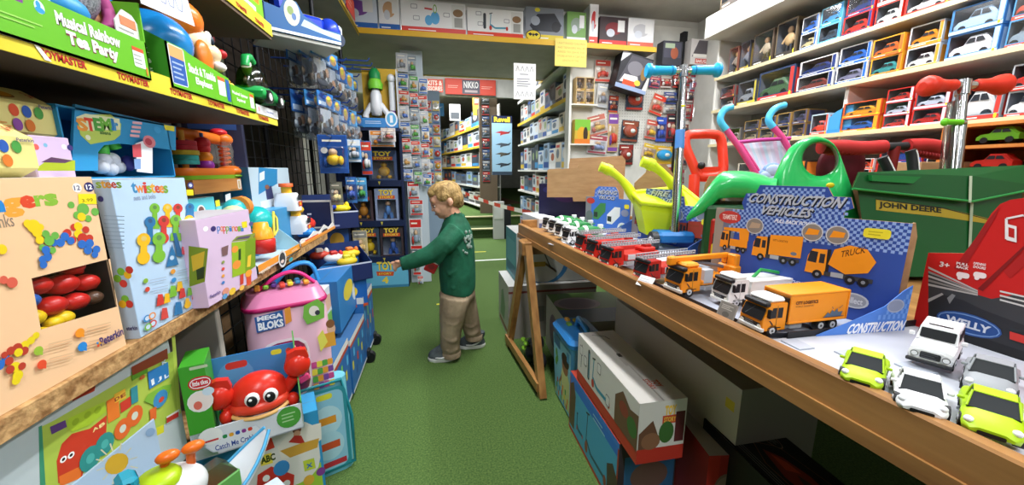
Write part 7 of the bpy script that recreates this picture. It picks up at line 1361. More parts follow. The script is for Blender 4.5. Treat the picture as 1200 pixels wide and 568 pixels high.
# boxes on the high shelf at the soffit corner
BX(((-.6, 2.35, 1.973), PI/2, .5, .16, .28), 'toy_box', 'pale blue white box on the high shelf by the soffit', 'toy box', '#a8c4e0', lambda F, L, R, T: (F.rect(.5, .1, .95, .9, '#e8e8ea'), F.rect(.1, .2, .4, .8, '#c8b84a')))
p = onX(418, 30, -.508); g = G(); g.box(0, .003, 0, .25, 0, .12, '#d84028'); FR(g, (.0032, 0, 0), (0, .25, 0), (0, 0, .12)).lines(.2, .3, .8, .7, 2, '#e8a898'); put(g, 'price_card', 'red price card on the front edge of the high shelf', 'sign', (-.508, 2.68, 1.985))
# ================================================================ helpers for shelf goods
ORD = ['first', 'second', 'third', 'fourth', 'fifth', 'sixth', 'seventh', 'eighth', 'ninth', 'tenth', 'eleventh', 'twelfth', 'thirteenth', 'fourteenth', 'fifteenth', 'sixteenth']
def minicar(t, w, d, h, c, c2='#22252c', tall=1., fig=False):
    g = G(); L, H = w*.84, h*.46*tall; m = M(c, .3); g.T = Matrix.Translation((-w*.03, -d*.24, h*.02))
    if fig:
        g.ell((0, 0, h*.74), (h*.09, h*.07, h*.1), '#c8a07c', 10, 6); g.ell((0, 0, h*.48), (h*.16, h*.08, h*.19), c, 10, 6)
        for s in (-1, 1): g.cyl((s*h*.05, 0, h*.36), (s*h*.08, 0, h*.08), h*.045, c2, n=8); g.cyl((s*h*.1, 0, h*.6), (s*h*.2, -.01, h*.4), h*.03, c, n=8)
    else:
        y = d*.2; rg = [[(x, -y, h*.16), (x, -y*1.05, zt_*.8+h*.03), (x, -y*.8, zt_), (x, y*.8, zt_), (x, y*1.05, zt_*.8), (x, y, h*.16)] for x, zt_ in ((-L*.5, h*.22+H*.2), (-L*.42, h*.2+H*.42), (-L*.2, h*.2+H*.5), (-L*.08, h*.2+H), (L*.28, h*.2+H), (L*.42, h*.2+H*.55), (L*.5, h*.2+H*.4))]
        g.loft(rg, m, False)
        f = FR(g, (-L*.5, -y*1.06, h*.16), (L, 0, 0), (0, 0, H), .0006); f.poly([(.36, .62), (.44, .92), (.58, .92), (.58, .62)], c2); f.poly([(.61, .62), (.61, .92), (.74, .92), (.82, .62)], c2)
        for x in (-L*.3, L*.3): g.cyl((x, -y*1.08, h*.16), (x, y, h*.16), h*.12, '#1a1b1d', n=10)
    return g.build('toy_figure' if fig else 'toy_vehicle', t)
def wallbox(geo, label, base, acc, toy, kind='car', group=None, cavc='#6a6f7a'):
    tall = {'car': 1., 'bus': 1.35, 'fig': 1.}[kind]
    win = [(.05, .17), (.88, .17), (.88, .94), (.05, .94)] if kind != 'fig' else [(.06, .1), (.94, .1), (.94, .95), (.06, .95)]
    def dr(F, L, R_, T, I):
        F.rect(0, 0, 1, .14, acc); F.rect(.89, .17, .98, .94, acc) if kind != 'fig' else None; F.lines(.1, .03, .6, .12, 1, '#e8e8e4'); R_.rect(.1, .1, .9, .9, acc); I.rect(0, .0, 1, .35, acc); I.ell(.3, .7, .25, .22, '#a8b0ba'); I.ell(.75, .6, .15, .2, toy); F.ell(.93, .1, .03, .07, '#e8d42a')
    return window_box(geo, 'toy_box', label, 'toy box', base, win, cavc, dr, lambda t, w, d, h, F: minicar(t, w, d, h, toy, fig=kind == 'fig', tall=tall), group)
# ================================================================ right hand wall of boxed vehicles
RX = 2.0; YE = 2.56
SZ = {'B': 1.65, 'C': 1.425, 'D': 1.185, 'E': .955}
for k, (nm, z, lb) in enumerate((('B', SZ['B'], 'white wall shelf below the deep white fascia'), ('C', SZ['C'], 'wall shelf carrying the white window boxes'), ('D', SZ['D'], 'wall shelf carrying the gold and red boxes'), ('E', SZ['E'], 'lowest visible wall shelf behind the ride-on toys'))):
    g = G(); g.box(RX, 2.36, .2, YE, z-.018, z, SHELFW, .001); g.box(RX-.003, RX, .2, YE, z-.019, z+.001, M('#d9cba0', .5)); tag(g.build('shelf_board'), lb, 'shelf')
g = G(); g.box(RX-.1, 2.36, .2, YE+.02, 1.91, 2.05, SHELFW, .003); tag(g.build('shelf_board'), 'deep white fascia shelf at the top of the right wall', 'shelf')
for y, lb in ((YE, 'end'), (1.62, 'middle')):
    g = G(); g.box(RX+.02 if lb == 'end' else RX+.03, 2.36, y, y+.018, 0 if lb == 'end' else SZ['E'], 1.905 if lb == 'end' else SZ['C']-.019, SHELFW, .001); tag(g.build('shelf_upright'), f'white upright panel at the {lb} of the vehicle wall shelves', 'shelf upright')
g = G(); g.box(2.345, 2.358, .2, YE, SZ['E'], 1.9, M('#8f8d86', .7)); tag(g.build('backing_board'), 'grey back panel behind the boxed vehicles', 'backing board')
SN = {'A': 'top of the white fascia', 'B': 'upper wall shelf', 'C': 'middle wall shelf', 'D': 'lower wall shelf', 'E': 'bottom wall shelf'}
W0, RED0, BLU0, NAVY, GOLD, DK = '#d9d9d8', '#c8281e', '#2a62b8', '#24366e', '#a8874a', '#3a3a3e'
WL = [  # shelf, u0, u1, stack, total height, base, accent, toy, kind, words
 ('A', 866, 842, 1, .30, '#9a8058', '#5a4a34', '#c88a7a', 'fig', 'brown figure box with pale blister'), ('A', 894, 871, 1, .30, '#a8795a', '#7a3a34', '#c8a8a0', 'fig', 'rust brown figure box'), ('A', 925, 897, 1, .30, '#e09a2a', '#d8662a', '#c83a2a', 'car', 'orange yellow box'),
 ('B', 862, 851, 1, .17, '#8a5a4c', '#4a3a34', '#b8a89a', 'fig', 'narrow brown figure box'), ('B', 874, 863, 1, .18, '#4a4a54', '#a8924a', '#8a94a8', 'fig', 'narrow dark figure box'), ('B', 903, 879, 1, .19, '#5a4c40', '#3a342e', '#b8a890', 'fig', 'dark brown figure box with pale figure'), ('B', 929, 905, 1, .20, '#6a5a44', '#3a342e', '#c8a87a', 'fig', 'broad brown figure box'),
 ('B', 954, 935, 2, .17, W0, BLU0, '#c8b88a', 'car', 'white and blue box'), ('B', 981, 955, 2, .18, '#6fbad8', '#3a8ac8', '#3a4a5a', 'car', 'light blue box'), ('B', 1018, 984, 2, .18, RED0, NAVY, '#c83a30', 'car', 'red and navy box'), ('B', 1052, 1020, 2, .18, '#cf3a2a', '#d8d8d8', '#d8dad8', 'car', 'red box with white car'), ('B', 1112, 1056, 2, .17, '#d0281e', '#d84a3a', '#d8d4d0', 'car', 'long bright red box'), ('B', 1165, 1115, 2, .17, '#b83028', '#e0d8d0', '#3a6ac0', 'car', 'far red box'),
 ('C', 858, 841, 2, .15, '#6a6460', '#8a3a34', '#b8b0a8', 'car', 'small grey box'), ('C', 882, 861, 1, .15, '#4a4f54', '#c8b84a', '#8a9098', 'car', 'dark box with yellow sticker'), ('C', 926, 885, 1, .17, '#2f3f5e', '#c83a34', '#4a6a4a', 'car', 'navy box with red toy'),
 ('C', 973, 931, 2, .165, W0, NAVY, '#7a3a34', 'car', 'white window box with maroon car'), ('C', 1012, 976, 2, .175, '#e0e0de', BLU0, '#7a7a94', 'car', 'white window box with grey car'), ('C', 1052, 1015, 2, .165, '#e09a24', '#d8662a', '#3a8a8a', 'car', 'orange box with teal plane'), ('C', 1094, 1055, 2, .175, '#c8c8c4', '#e08a24', '#d8d8d4', 'car', 'grey and orange box'), ('C', 1166, 1103, 2, .19, '#3f78b8', '#a8c4e0', '#e4e4ea', 'bus', 'blue box with white camper van'), ('C', 1215, 1172, 2, .19, '#4a88b8', '#c8503a', '#8a9aa8', 'bus', 'pale blue red edged box'),
 ('D', 866, 850, 1, .1, '#5a5a5c', '#7a7468', '#8a8a84', 'car', 'dark grey box'), ('D', 886, 869, 2, .13, '#9a7a44', '#3a3f5a', '#b0a080', 'car', 'gold and navy box'), ('D', 905, 887, 2, .14, GOLD, '#3f456a', '#8a7a5a', 'car', 'gold box'), ('D', 922, 906, 2, .145, '#b08e50', '#34406a', '#c8b88a', 'car', 'gold box with cream car'), ('D', 940, 923, 2, .15, '#8a6a3a', '#4a4a6a', '#7a5a3a', 'car', 'dull gold box'),
 ('D', 966, 946, 1, .11, '#b8ccd4', '#d84a34', '#c8382c', 'car', 'clear blue tinted box'), ('D', 1026, 982, 2, .14, '#d8562a', '#e8a02a', '#2f62b0', 'car', 'orange red long box'), ('D', 1061, 1030, 3, .17, RED0, '#c8d0e0', '#c83a30', 'car', 'red stacked box'), ('D', 1104, 1063, 2, .14, '#c62a20', '#c8d0e0', '#b8302a', 'car', 'broad red stacked box'), ('D', 1168, 1108, 1, .13, '#8e949c', '#c8382e', '#dcdcdc', 'bus', 'grey box with white coach'), ('D', 1210, 1110, 2, 0, '#8e949c', '#c8382e', '#dcdcdc', 'bus', ''), ('D', 1215, 1171, 2, .18, '#a8acb2', '#c8382e', '#e4e4e4', 'bus', 'grey box with white caravan'),
 ('E', 1073, 1022, 2, .15, '#b82a22', '#2a4a9a', '#c8302a', 'bus', 'red and blue box with fire lorry'), ('E', 1018, 990, 2, .1, W0, '#d84a2a', '#2f62b0', 'car', 'white and orange box'), ('E', 988, 955, 2, .1, '#c8ccd0', '#d8402a', '#3a3f4a', 'car', 'pale box with dark car'), ('E', 940, 905, 1, .1, '#3a2e2a', '#d8782a', '#c8602a', 'car', 'dark box with orange car'), ('E', 900, 862, 1, .09, '#c8bfae', '#d87a5a', '#6a6a6a', 'car', 'cream box'), ('E', 1100, 1078, 1, .12, W0, '#d8862a', '#e8c83a', 'car', 'white box with yellow toy')]
for sh, ua, ub, n, H_, base, acc, toy, kind, wd in WL:
    if not H_: continue
    z = SZ.get(sh, 2.0505); X_ = (RX-.09 if sh == 'A' else RX+.012)
    ya, yb = Yat(ua, X_, z), Yat(ub, X_, z); w = abs(yb-ya)-.004; h = H_/n
    for k in range(n):
        pos = '' if n == 1 else (', bottom of stack' if k == 0 else ', top of stack' if k == n-1 else ', mid stack')
        wallbox(((X_+.07+R.uniform(0, .012), (ya+yb)/2, z+k*h), -PI/2+R.uniform(-.02, .02), w, .13, h-.001), f'{wd} on the {SN[sh]}{pos}', base, acc, toy if k != 1 else acc, kind, 'boxed toys on the ' + SN[sh])
p = onX(1115, 95, RX+.01)
# blue arched play set box
t = thing('toy_box', 'blue arched plastic play set on the lower wall shelf by the white upright', 'toy box', (RX+.08, Yat(975, RX+.02, 1.2), SZ['D']), -PI/2); g = G()
g.loft([[(x, -.05, 0), (x, .05, 0), (x, .05, z), (x, -.05, z)] for x, z in ((-.07, .02), (-.05, .07), (0, .11), (.05, .13), (.08, .135))], M('#4a9ad0', .3), False); g.box(-.08, .08, -.055, .055, 0, .02, '#3a86c8'); g.build('play_set', t)
g = G(); g.box(-.09, -.05, -.06, .0, .02, .05, '#d8402c', .005); g.build('red_ramp', t)
# orange wooden cubby unit
t = thing('cubby_shelf', 'orange wooden pigeonhole rack of small toy vehicles below the wall shelves', 'cubby shelf', (RX-.02, 0, 0)); CO = noisy('orange_pine', '#b8682a', '#d08a44', (30, 3, 3), 3, .5); yA, yB = Yat(1102, RX, 1.0), .35
g = G(); zs = [.78, .885, .99, 1.085, 1.165]
for z in zs: g.box(0, .3, yB, yA, z-.006, z+.006, CO)
for k in range(4): y = yA-(yA-yB)*k/3; g.box(0, .3, y-.008, y+.008, .0, 1.165, CO)
g.box(.29, .3, yB, yA, 0, 1.165, CO); g.build('rack', t)
CC = [('#6ab02c', 'lime green'), ('#3f86c4', 'sky blue'), ('#d8d4c8', 'cream'), ('#c83028', 'red'), ('#2f6a34', 'dark green'), ('#cf4a34', 'tomato red'), ('#e8e6e2', 'white'), ('#d86a28', 'orange'), ('#b82820', 'deep red')]
for r in range(3):
    for c_ in range(3):
        cc, nm = CC[r*3+c_]; y = yA-(yA-yB)*(c_+.5)/3; tt = thing('toy_car', f'{nm} toy vehicle in the {["top", "middle", "bottom"][r]} row of the orange wooden rack', 'toy vehicle', (RX+.06, y, zs[3-r]+.007), -PI/2, 'vehicles in the orange wooden rack'); minicar(tt, .13, .12, .09, cc)
# ================================================================ boxes on top of the soffit
HB = [(396, 443, -8, '#cdd6e2', '#2a62b0', '#7a4a9a', 'white and blue box with purple toy above the soffit'), (445, 469, -6, '#e2e2e2', '#2a62b0', '#c8a07a', 'narrow white box with sketches above the soffit'), (471, 546, 2, '#e4e4e4', '#d8403a', '#5aa8dc', 'wide white and red box with pale blue ride-on picture'), (548, 613, 11, '#e6e6e4', '#d8402c', '#3f8ab0', 'white and red box with scooter picture above the soffit'), (616, 660, 9, '#7d838c', '#d8c02a', '#2a2d34', 'grey black box with yellow oval badge above the soffit'), (664, 686, 14, '#6f9a4c', '#e4e4e2', '#8a9a8a', 'green box with cloudy bubble above the soffit'), (690, 700, 4, '#e6e6e4', '#d84a3c', '#c83a3a', 'tall narrow white box above the soffit'), (702, 734, 20, '#3a2a2c', '#c8302a', '#7a2024', 'dark red open box above the soffit'), (735, 765, 22, '#dcdcdc', '#c85a44', '#b8b8bc', 'white bubble pack box with red base above the soffit')]
for k, (u0, u1, vt, base, acc, pic, lb) in enumerate(HB):
    geo = geoF(HY+.02, HZ+.001, u0, u1, vt, .15)
    def dr(F, L, R_, T):
        F.rect(0, 0, 1, .2, acc); F.lines(.1, .06, .6, .14, 1, '#f0f0f0')
        if k in (2, 3):
            F.rect(.78, .2, .98, .95, '#d8d8d4'); F.ell(.88, .7, .08, .12, '#8a6a4a'); F.rect(.82, .25, .95, .55, '#9a9a94')
            for x, y in ((.15, .75), (.18, .4), (.65, .55)): F.rr(x, y, x+.1, y+.14, '#9a9aa0', .2); F.rr(x+.01, y+.02, x+.09, y+.12, '#e6e6e6', .2)
            if k == 2: F.ell(.42, .42, .06, .16, pic); F.ell(.52, .5, .07, .2, pic); F.line([(.36, .78), (.48, .76)], .012, '#c83a3a'); F.ell(.52, .78, .03, .14, '#7aa84a'); F.ell(.52, .78, .018, .1, '#e4e4e4')
            else: F.rr(.28, .3, .33, .85, '#3a3d44', .5); scooterpic(F, .38, .28, .36, .6)
        elif k == 4: F.poly([(.1, .45), (.3, .8), (.75, .85), (.95, .5), (.8, .3), (.2, .3)], pic); F.ell(.25, .6, .12, .14, '#9aa0aa'); F.ell(.8, .45, .12, .16, '#17181c'); F.ell(.2, .16, .2, .17, '#1a1a1a'); F.ell(.2, .16, .18, .145, '#e0c82a'); F.poly([(.06, .2), (.12, .14), (.17, .18), (.2, .12), (.23, .18), (.28, .14), (.34, .2), (.28, .24), (.22, .2), (.2, .24), (.18, .2), (.12, .24)], '#141414'); F.ell(.3, .92, .07, .06, '#d8c82a')
        else: F.ell(.5, .6, .3, .22, pic); F.ell(.4, .45, .15, .14, '#c8ccd4'); F.rect(.65, .5, .9, .9, '#e0e0de')
    BX(geo, 'toy_box', lb, 'toy box', base, dr, 'boxes on the soffit shelf')
# ================================================================ packs hung on a wall plane
def pack(u0, v0, u1, v1, Y, card, acc, pic, label, tilt=0, group=None, hook=True, shape=0, thick=.03):
    x0, x1 = Xat(u0, Y, 1.3), Xat(u1, Y, 1.3); cx = (x0+x1)/2; za, zb = zat(v0, cx, Y), zat(v1, cx, Y); w, h = x1-x0, za-zb
    t = thing('blister_pack', label, 'toy packet', (cx, Y, zb), 0, group); t.rotation_euler.y = tilt; g = G()
    g.box(-w/2, w/2, -.004, 0, 0, h, card, .001); F = FR(g, (-w/2, -.0042, 0), (w, 0, 0), (0, 0, h)); F.rect(.04, .72, .96, .97, acc); F.lines(.15, .78, .85, .92, 1, '#f0ead8'); F.rect(.04, .02, .96, .12, acc); F.ell(.2, .6, .12, .08, '#e8e4dc'); g.build('card', t)
    g = G()
    if shape == 1: g.ell((0, -.012, h*.5), (w*.42, thick, h*.3), pic, 14, 8); g.ell((w*.05, -.02, h*.5), (w*.2, thick, h*.14), '#d8e0d8', 10, 6)
    else:
        g.ell((0, -.01, h*.55), (w*.16, thick*.7, h*.1), '#c8a888', 8, 6); g.ell((0, -.01, h*.36), (w*.24, thick*.8, h*.15), pic, 10, 6); g.ell((-w*.25, -.01, h*.3), (w*.1, thick*.6, h*.14), acc, 8, 6); g.ell((w*.26, -.01, h*.34), (w*.1, thick*.6, h*.12), pic, 8, 6)
    g.build('toy_figure', t)
    g = G(); g.box(-w*.44, w*.44, -thick, -.004, h*.14, h*.7, FILM, .006); g.build('bubble', t)
    if hook: g = G(); g.tube([(0, .03, h*.95), (0, -thick-.04, h*.95), (0, -thick-.045, h*.98)], .003, CHROME, 6); g.build('peg_hook', t)
    return t
GP = 'packs hanging on the pegboard wall'
PK_ = [(694, 70, 712, 96, '#c8b8ac', '#c8402c', '#b83a2c', 'red and white bubble pack beside the cream boxes', 0, 0), (696, 98, 710, 126, '#c8c8c4', '#b8bcc0', '#8a8e98', 'silvery white packet below the red bubble pack', .1, 0), (711, 112, 722, 132, '#3a3a5a', '#c8502a', '#8a3a2a', 'narrow navy and orange packet on the pegboard', .05, 0),
 (691, 134, 713, 158, '#d8ccc4', '#b86a5a', '#c8a85a', 'white card pack printed with orange figures, tilted on its hook', -.25, 0), (688, 158, 711, 180, '#d4d4d8', '#a04a54', '#8a9ac0', 'white card pack with pale blue figures under the tilted one', .08, 0), (712, 132, 724, 178, '#c8a878', '#7a4a9a', '#c8402c', 'purple and orange packet beside the white card packs', 0, 0),
 (731, 104, 751, 129, '#3a4658', '#b83a2a', '#b8402e', 'round red pack, upper of three with silver balls', 0, 1), (727, 141, 747, 166, '#2f3f4c', '#8a4a34', '#9a4a34', 'round red pack, middle of three with silver balls', .06, 1), (726, 169, 743, 193, '#3a3438', '#8a2a24', '#8f3428', 'round red pack, lowest of three with silver balls', 0, 1),
 (756, 90, 768, 103, '#5a5a8a', '#c8505a', '#d87a8a', 'small pink and purple pack left of the scooter grip', .1, 0), (769, 88, 782, 103, '#8a2f2a', '#d8d4cc', '#c83a34', 'small red pack directly under the scooter grip', 0, 0), (783, 88, 796, 103, '#4a3a3c', '#c84034', '#a83a34', 'dark red pack just left of the scooter pole', 0, 0),
 (757, 110, 773, 134, '#c8a08a', '#d8402c', '#c83a2a', 'orange red figure pack, second row of the pegboard', .3, 0), (774, 108, 792, 122, '#5a6470', '#3a4a8a', '#2a3a78', 'navy figure pack, second row of the pegboard', 0, 0), (775, 123, 792, 133, '#c0c0bc', '#8a8a88', '#6a6e74', 'grey pack tucked under the navy figure pack', 0, 0),
 (754, 140, 768, 163, '#b8a8a0', '#c85a4a', '#d8b03a', 'pink and yellow figure pack, third row of the pegboard', .15, 0), (768, 137, 780, 166, '#2a3a88', '#3a5ac0', '#2a4ab0', 'bright blue figure pack, third row of the pegboard', 0, 0), (780, 134, 794, 166, '#8a2f34', '#2a2a34', '#c83a3a', 'dark red figure pack, third row of the pegboard', 0, 0),
 (752, 168, 768, 186, '#d0b8a8', '#d8b82a', '#c89a2a', 'yellow figure pack, lowest row of the pegboard', .2, 0), (768, 171, 790, 192, '#d8c04a', '#d8a82a', '#2f9ad0', 'yellow card pack with sky blue toy', .05, 1), (770, 192, 790, 206, '#c83a2c', '#d8d0c8', '#a82a24', 'flat red pack behind the lime handle', 0, 0),
 (803, 84, 818, 108, '#a8aec8', '#b83a4a', '#8a4a6a', 'lilac and red pack right of the scooter pole', 0, 0), (819, 88, 832, 106, '#8a4a44', '#a8a4a0', '#6a3a38', 'brown red pack by the shelf end', 0, 0), (806, 115, 820, 143, '#b83034', '#3a2a2c', '#c8383a', 'bright red figure pack by the scooter pole', .1, 0), (809, 146, 823, 172, '#8a3a3c', '#3a3a3e', '#c84a4a', 'red and black figure pack inside the trolley frame', 0, 0), (811, 172, 824, 196, '#b0404a', '#3f3f44', '#c8505a', 'lower red figure pack inside the trolley frame', .1, 0), (824, 150, 840, 180, '#4a4a4c', '#6a6a68', '#3a3a3e', 'dark grey pack near the shelf end', 0, 0)]
for u0, v0, u1, v1, c, a, p_, lb, tl, sh in PK_: pack(u0, v0, u1, v1, 3.28, c, a, p_, lb, tl, GP, True, sh)
k_ = 0
for v in range(84, 200, 19):
    for u in (797, 827):
        c = [('#b8b4b0', '#b83034', '#8a3a3c', 'grey and crimson'), ('#3a4a78', '#c8b03a', '#c83a34', 'navy and yellow'), ('#8a2f34', '#d8d4cc', '#3a3a44', 'crimson and white'), ('#5a5a60', '#d8782a', '#2f4a88', 'slate and orange')][(k_*3) % 4]
        pack(u+(k_ % 3), v, u+9+(k_ % 3), v+17, 3.29, c[0], c[1], c[2], f'{c[3]} pack, {ORD[k_//2]} down the {["post", "shelf end"][k_ % 2]} strip of the pegboard', .05*(k_ % 3-1), GP, True, k_ % 2, .03); k_ += 1
def bigbox(u0, v0, u1, v1, Y, d, label, base, draw, tilt=0):
    x0, x1 = Xat(u0, Y, 1.7), Xat(u1, Y, 1.7); cx = (x0+x1)/2; za, zb = zat(v0, cx, Y), zat(v1, cx, Y); g = carton(x1-x0, d, za-zb, base, draw); o = put(g, 'toy_box', label, 'toy box', (cx, Y+d/2, zb)); o.rotation_euler.y = tilt; return o
def dr(F, L, R_, T): F.rect(.0, 0, 1, .12, '#8fa0c0'); F.poly([(0, .7), (0, 1), (.28, 1)], '#d8d8dc'); F.poly([(.05, .15), (.3, .95), (.98, .95), (.8, .15)], '#4a4850'); F.ell(.5, .62, .25, .2, '#77757c'); F.poly([(.1, .18), (.2, .4), (.62, .42), (.72, .2)], '#dcdad6'); F.rect(.2, .12, .62, .26, '#d2502c'); F.ell(.66, .25, .1, .08, '#d8c04a'); F.ell(.8, .55, .1, .2, '#8a6a3a'); F.poly([(.85, .1), (1, .1), (1, .7)], '#d8d4cc'); L.rect(0, 0, 1, 1, '#1c1c20')
bigbox(720, 63, 757, 106, 3.12, .14, 'large tilted black and grey toy box fixed high on the pegboard', '#26262c', dr, .22)
def dr(F, L, R_, T): F.rect(.06, .3, .94, .94, '#4a4a58'); F.ell(.6, .5, .2, .25, '#a0553a'); F.rect(.1, .7, .6, .9, '#a8b89a'); F.rect(0, 0, 1, .2, '#3a3a44')
bigbox(774, 48, 796, 76, 3.15, .1, 'dark boxed toy above the scooter grip on the pegboard', '#3a3a42', dr)
def dr(F, L, R_, T): F.poly([(.05, .3), (.3, .95), (.95, .95), (.95, .3)], '#5a5458'); F.rect(.1, .3, .8, .42, '#e0dcd4'); F.rect(.2, .05, .85, .24, '#c03a30'); F.text('BAKUGAN', .24, .08, .82, .21, '#f0e8e0', .03)
bigbox(806, 46, 834, 76, 3.15, .1, 'white and grey toy box with red lettering near the shelf end', '#c9c4c0', dr)
g = G(); x = Xat(798, 3.26, 1.8); g.box(x-.02, x+.02, 3.24, 3.3, .0, 2.2, BLACKM, .002); tag(g.build('display_post'), 'tall black post on the pegboard behind the scooter pole', 'post')
# white shelf unit at the passage corner
xa, xb = Xat(669, 3.2, 1.4), Xat(700, 3.2, 1.4); t = thing('shelf_unit', 'narrow white shelf unit at the corner of the passage', 'shelf unit', (xa, 3.2, 0)); g = G(); w = xb-xa
zz = [zat(v, xa, 3.2) for v in (121, 168, 215)]
for z in zz: g = G(); g.box(0, w, 0, .098, z-.012, z, SHELFW, .001); g.build('shelf', t)
g = G(); g.box(-.02, 0, -.005, .098, 0, 1.95, SHELFW, .001); g.build('upright', t)
for i in range(2):
    for j in range(2):
        u = 675+i*11; x0, x1 = Xat(u, 3.2, 1.5), Xat(u+10, 3.2, 1.5); hh = (zat(89, xa, 3.2)-zz[0])/2
        wallbox((((x0+x1)/2, 3.25, zz[0]+j*hh+.001), 0, x1-x0, .08, hh-.002), f'cream window box with dark toy, {["lower", "upper"][j]} {["beside the white upright", "away from the white upright"][i]}', '#d9bb84', '#a8803a', '#4a3a34', 'fig', 'cream boxes on the corner shelf unit', '#c8a870')
def dr(F, L, R_, T): F.rect(0, .55, 1, 1, '#7ab83a'); F.ell(.45, .4, .3, .3, '#d8a02a'); F.ell(.7, .4, .15, .3, '#3a2a1c'); F.rect(0, 0, 1, .2, '#d8782a')
x0, x1 = Xat(674, 3.2, 1.3), Xat(692, 3.2, 1.3); put(carton(x1-x0, .08, zat(139, xa, 3.2)-zz[1]-.002, '#c8a83a', dr), 'toy_box', 'green and orange insect picture box on the corner shelf unit', 'toy box', ((x0+x1)/2, 3.25, zz[1]))
# ================================================================ film character stand, left of the child
t = thing('display_stand', 'navy tiered display stand with teal lettered base beside the child', 'display stand', (0, 0, 0)); SY = 3.3; x0, x1 = Xat(400, SY, .5), Xat(478, SY, .3); NV = M('#1b2748', .4)
tz = [zat(v, -.5, SY) for v in (335, 300, 258, 211, 150)]
g = G(); g.box(x0, x0+.02, SY-.02, SY+.25, 0, tz[4], NV); g.box(x1-.02, x1, SY-.02, SY+.25, 0, tz[4], NV); g.box(x0, x1, SY+.2, SY+.25, 0, tz[4], M('#10182e', .5)); g.build('frame', t)
for k in (1, 2, 3): g = G(); g.box(x0+.02, x1-.02, SY-.03, SY+.2, tz[k]-.05, tz[k], NV); F = FR(g, (x0+.02, SY-.0302, tz[k]-.05), (x1-x0-.04, 0, 0), (0, 0, .05)); F.poly([(.64, .2), (.62, .8), (.66, .8)], '#c8b84a'); F.poly([(.3, .2), (.28, .8), (.32, .8)], '#c8b84a'); g.build('tier_shelf', t)
g = G(); g.box(x0+.02, x1-.005, SY-.03, SY+.18, 0, tz[1]-.05, M('#4f9ac0', .4)); F = bindfr(FR(g, (x0+.02, SY-.0302, 0), (x1-x0-.025, 0, 0), (0, 0, tz[1]-.05)), (0, 0, 0), 0)
F.rect(0, .0, 1, .15, '#3a7a9c'); F.rect(.3, .1, 1, .9, '#64b0d0'); F.pt('TOY', 442, 317, 461, 306, '#2a3a5a', .08); F.pt('TOY', 442, 317, 461, 306, '#e8d04a', .04); F.pp([(441, 318), (462, 318), (461, 323), (442, 323)], '#c8502a'); F.pt('STORY', 444, 322, 459, 319, '#e8d04a', .02); F.pt('4', 448, 332, 455, 324, '#e8d04a', .06); g.build('lettered_base', t)
for k, (u0, u1, vb, vt, c, c2, lb) in enumerate(((433, 466, 208, 176, '#3a4a6c', '#d8a83a', 'lettered box on the top tier of the navy stand, orange toy inside'), (413, 438, 256, 223, '#4a3a40', '#d8923a', 'lettered box with orange toy on the middle tier, inner side'), (441, 468, 256, 221, '#8a98b8', '#5a8ac8', 'lettered box with pale blue doll on the middle tier, aisle side'), (420, 446, 297, 266, '#3a4a5c', '#e8c42a', 'lettered box with round yellow toy on the bottom tier'), (447, 474, 297, 266, '#3a2f34', '#3f62b0', 'lettered box with blue trousered doll on the bottom tier'))):
    z = tz[{208: 3, 256: 2, 297: 1}[vb]]; xa_, xb_ = Xat(u0, SY, z), Xat(u1, SY, z); h = zat(vt, xa_, SY)-z
    def dr(F, L, R_, T, I):
        F.text('TOY', .18, .8, .82, .97, '#2a2a3a', .09); F.text('TOY', .18, .8, .82, .97, '#e8cc4a', .05); F.rect(.14, .68, .86, .79, '#c8502a'); F.text('STORY', .2, .695, .8, .775, '#e8cc4a', .03)
    def fl(t_, w_, d_, h_, F):
        g = G(); q = k
        g.ell((0, 0, h_*.52), (w_*.12, .03, h_*.09), '#e0b898' if k in (2, 4) else c2, 10, 8); g.ell((0, 0, h_*.3), (w_*.22 if k in (0, 1, 3) else w_*.13, .035, h_*.17), c2, 12, 8)
        if k in (2, 4): [g.cyl((s*.02, 0, h_*.22), (s*.03, 0, h_*.03), .016, c2, n=8) for s in (-1, 1)]
        else: [g.ell((s*w_*.2, 0, h_*.1), (w_*.09, .03, h_*.07), c2, 8, 6) for s in (-1, 1)]
        g.build('toy_figure', t_)
    window_box((((xa_+xb_)/2, SY+.06, z), 0, xb_-xa_, .14, h), 'toy_box', lb, 'toy box', c, [(.1, .05), (.9, .05), (.9, .66), (.1, .66)], '#9aa0b0', dr, fl, 'lettered toy boxes on the navy stand')
# white slatwall panel with packs, right of the stand
xs0, xs1 = Xat(477, 3.38, 1.2), Xat(499, 3.38, 1.2); g = G(); g.box(xs0-.02, xs1, 3.38, 3.42, 0, 1.95, M('#b9c4cc', .5), .003); tag(g.build('slatwall'), 'pale panel between the navy stand and the steps', 'display panel')
c6 = [('#d8d8d6', '#b8bcc4'), ('#c8ccd2', '#d84a3a'), ('#dcdcda', '#3f6ab0'), ('#b8c4cc', '#8a929c'), ('#d4d0cc', '#c83a30'), ('#c4d0d4', '#58a04a')]; cn = ['plain white', 'white and red', 'white and blue', 'pale grey', 'cream and red', 'pale green topped']
rowsv = [(62, 84), (86, 104), (106, 122), (124, 142), (143, 160), (162, 178), (180, 196), (198, 212)]
for r, (va, vb) in enumerate(rowsv):
    for c_, (ua, ub) in enumerate(((469, 481), (482, 492), (493, 503))):
        if r == 0 and c_ == 2: continue
        k = (r*2+c_*3) % 6; pack(ua+R.uniform(-1, 1), va+c_*3, ub, vb+c_*3, 3.34-.004*r, c6[k][0], c6[k][1], ['#8a8f9a', '#58a04a', '#c89a5a', '#5a7ac0'][(r+c_) % 4], f'{cn[k]} pack, {ORD[r]} row down in the {["column next to the navy stand", "middle column of the pale panel", "column nearest the steps"][c_]}', R.uniform(-.08, .08), 'packs on the pale panel', False, 0, .02)
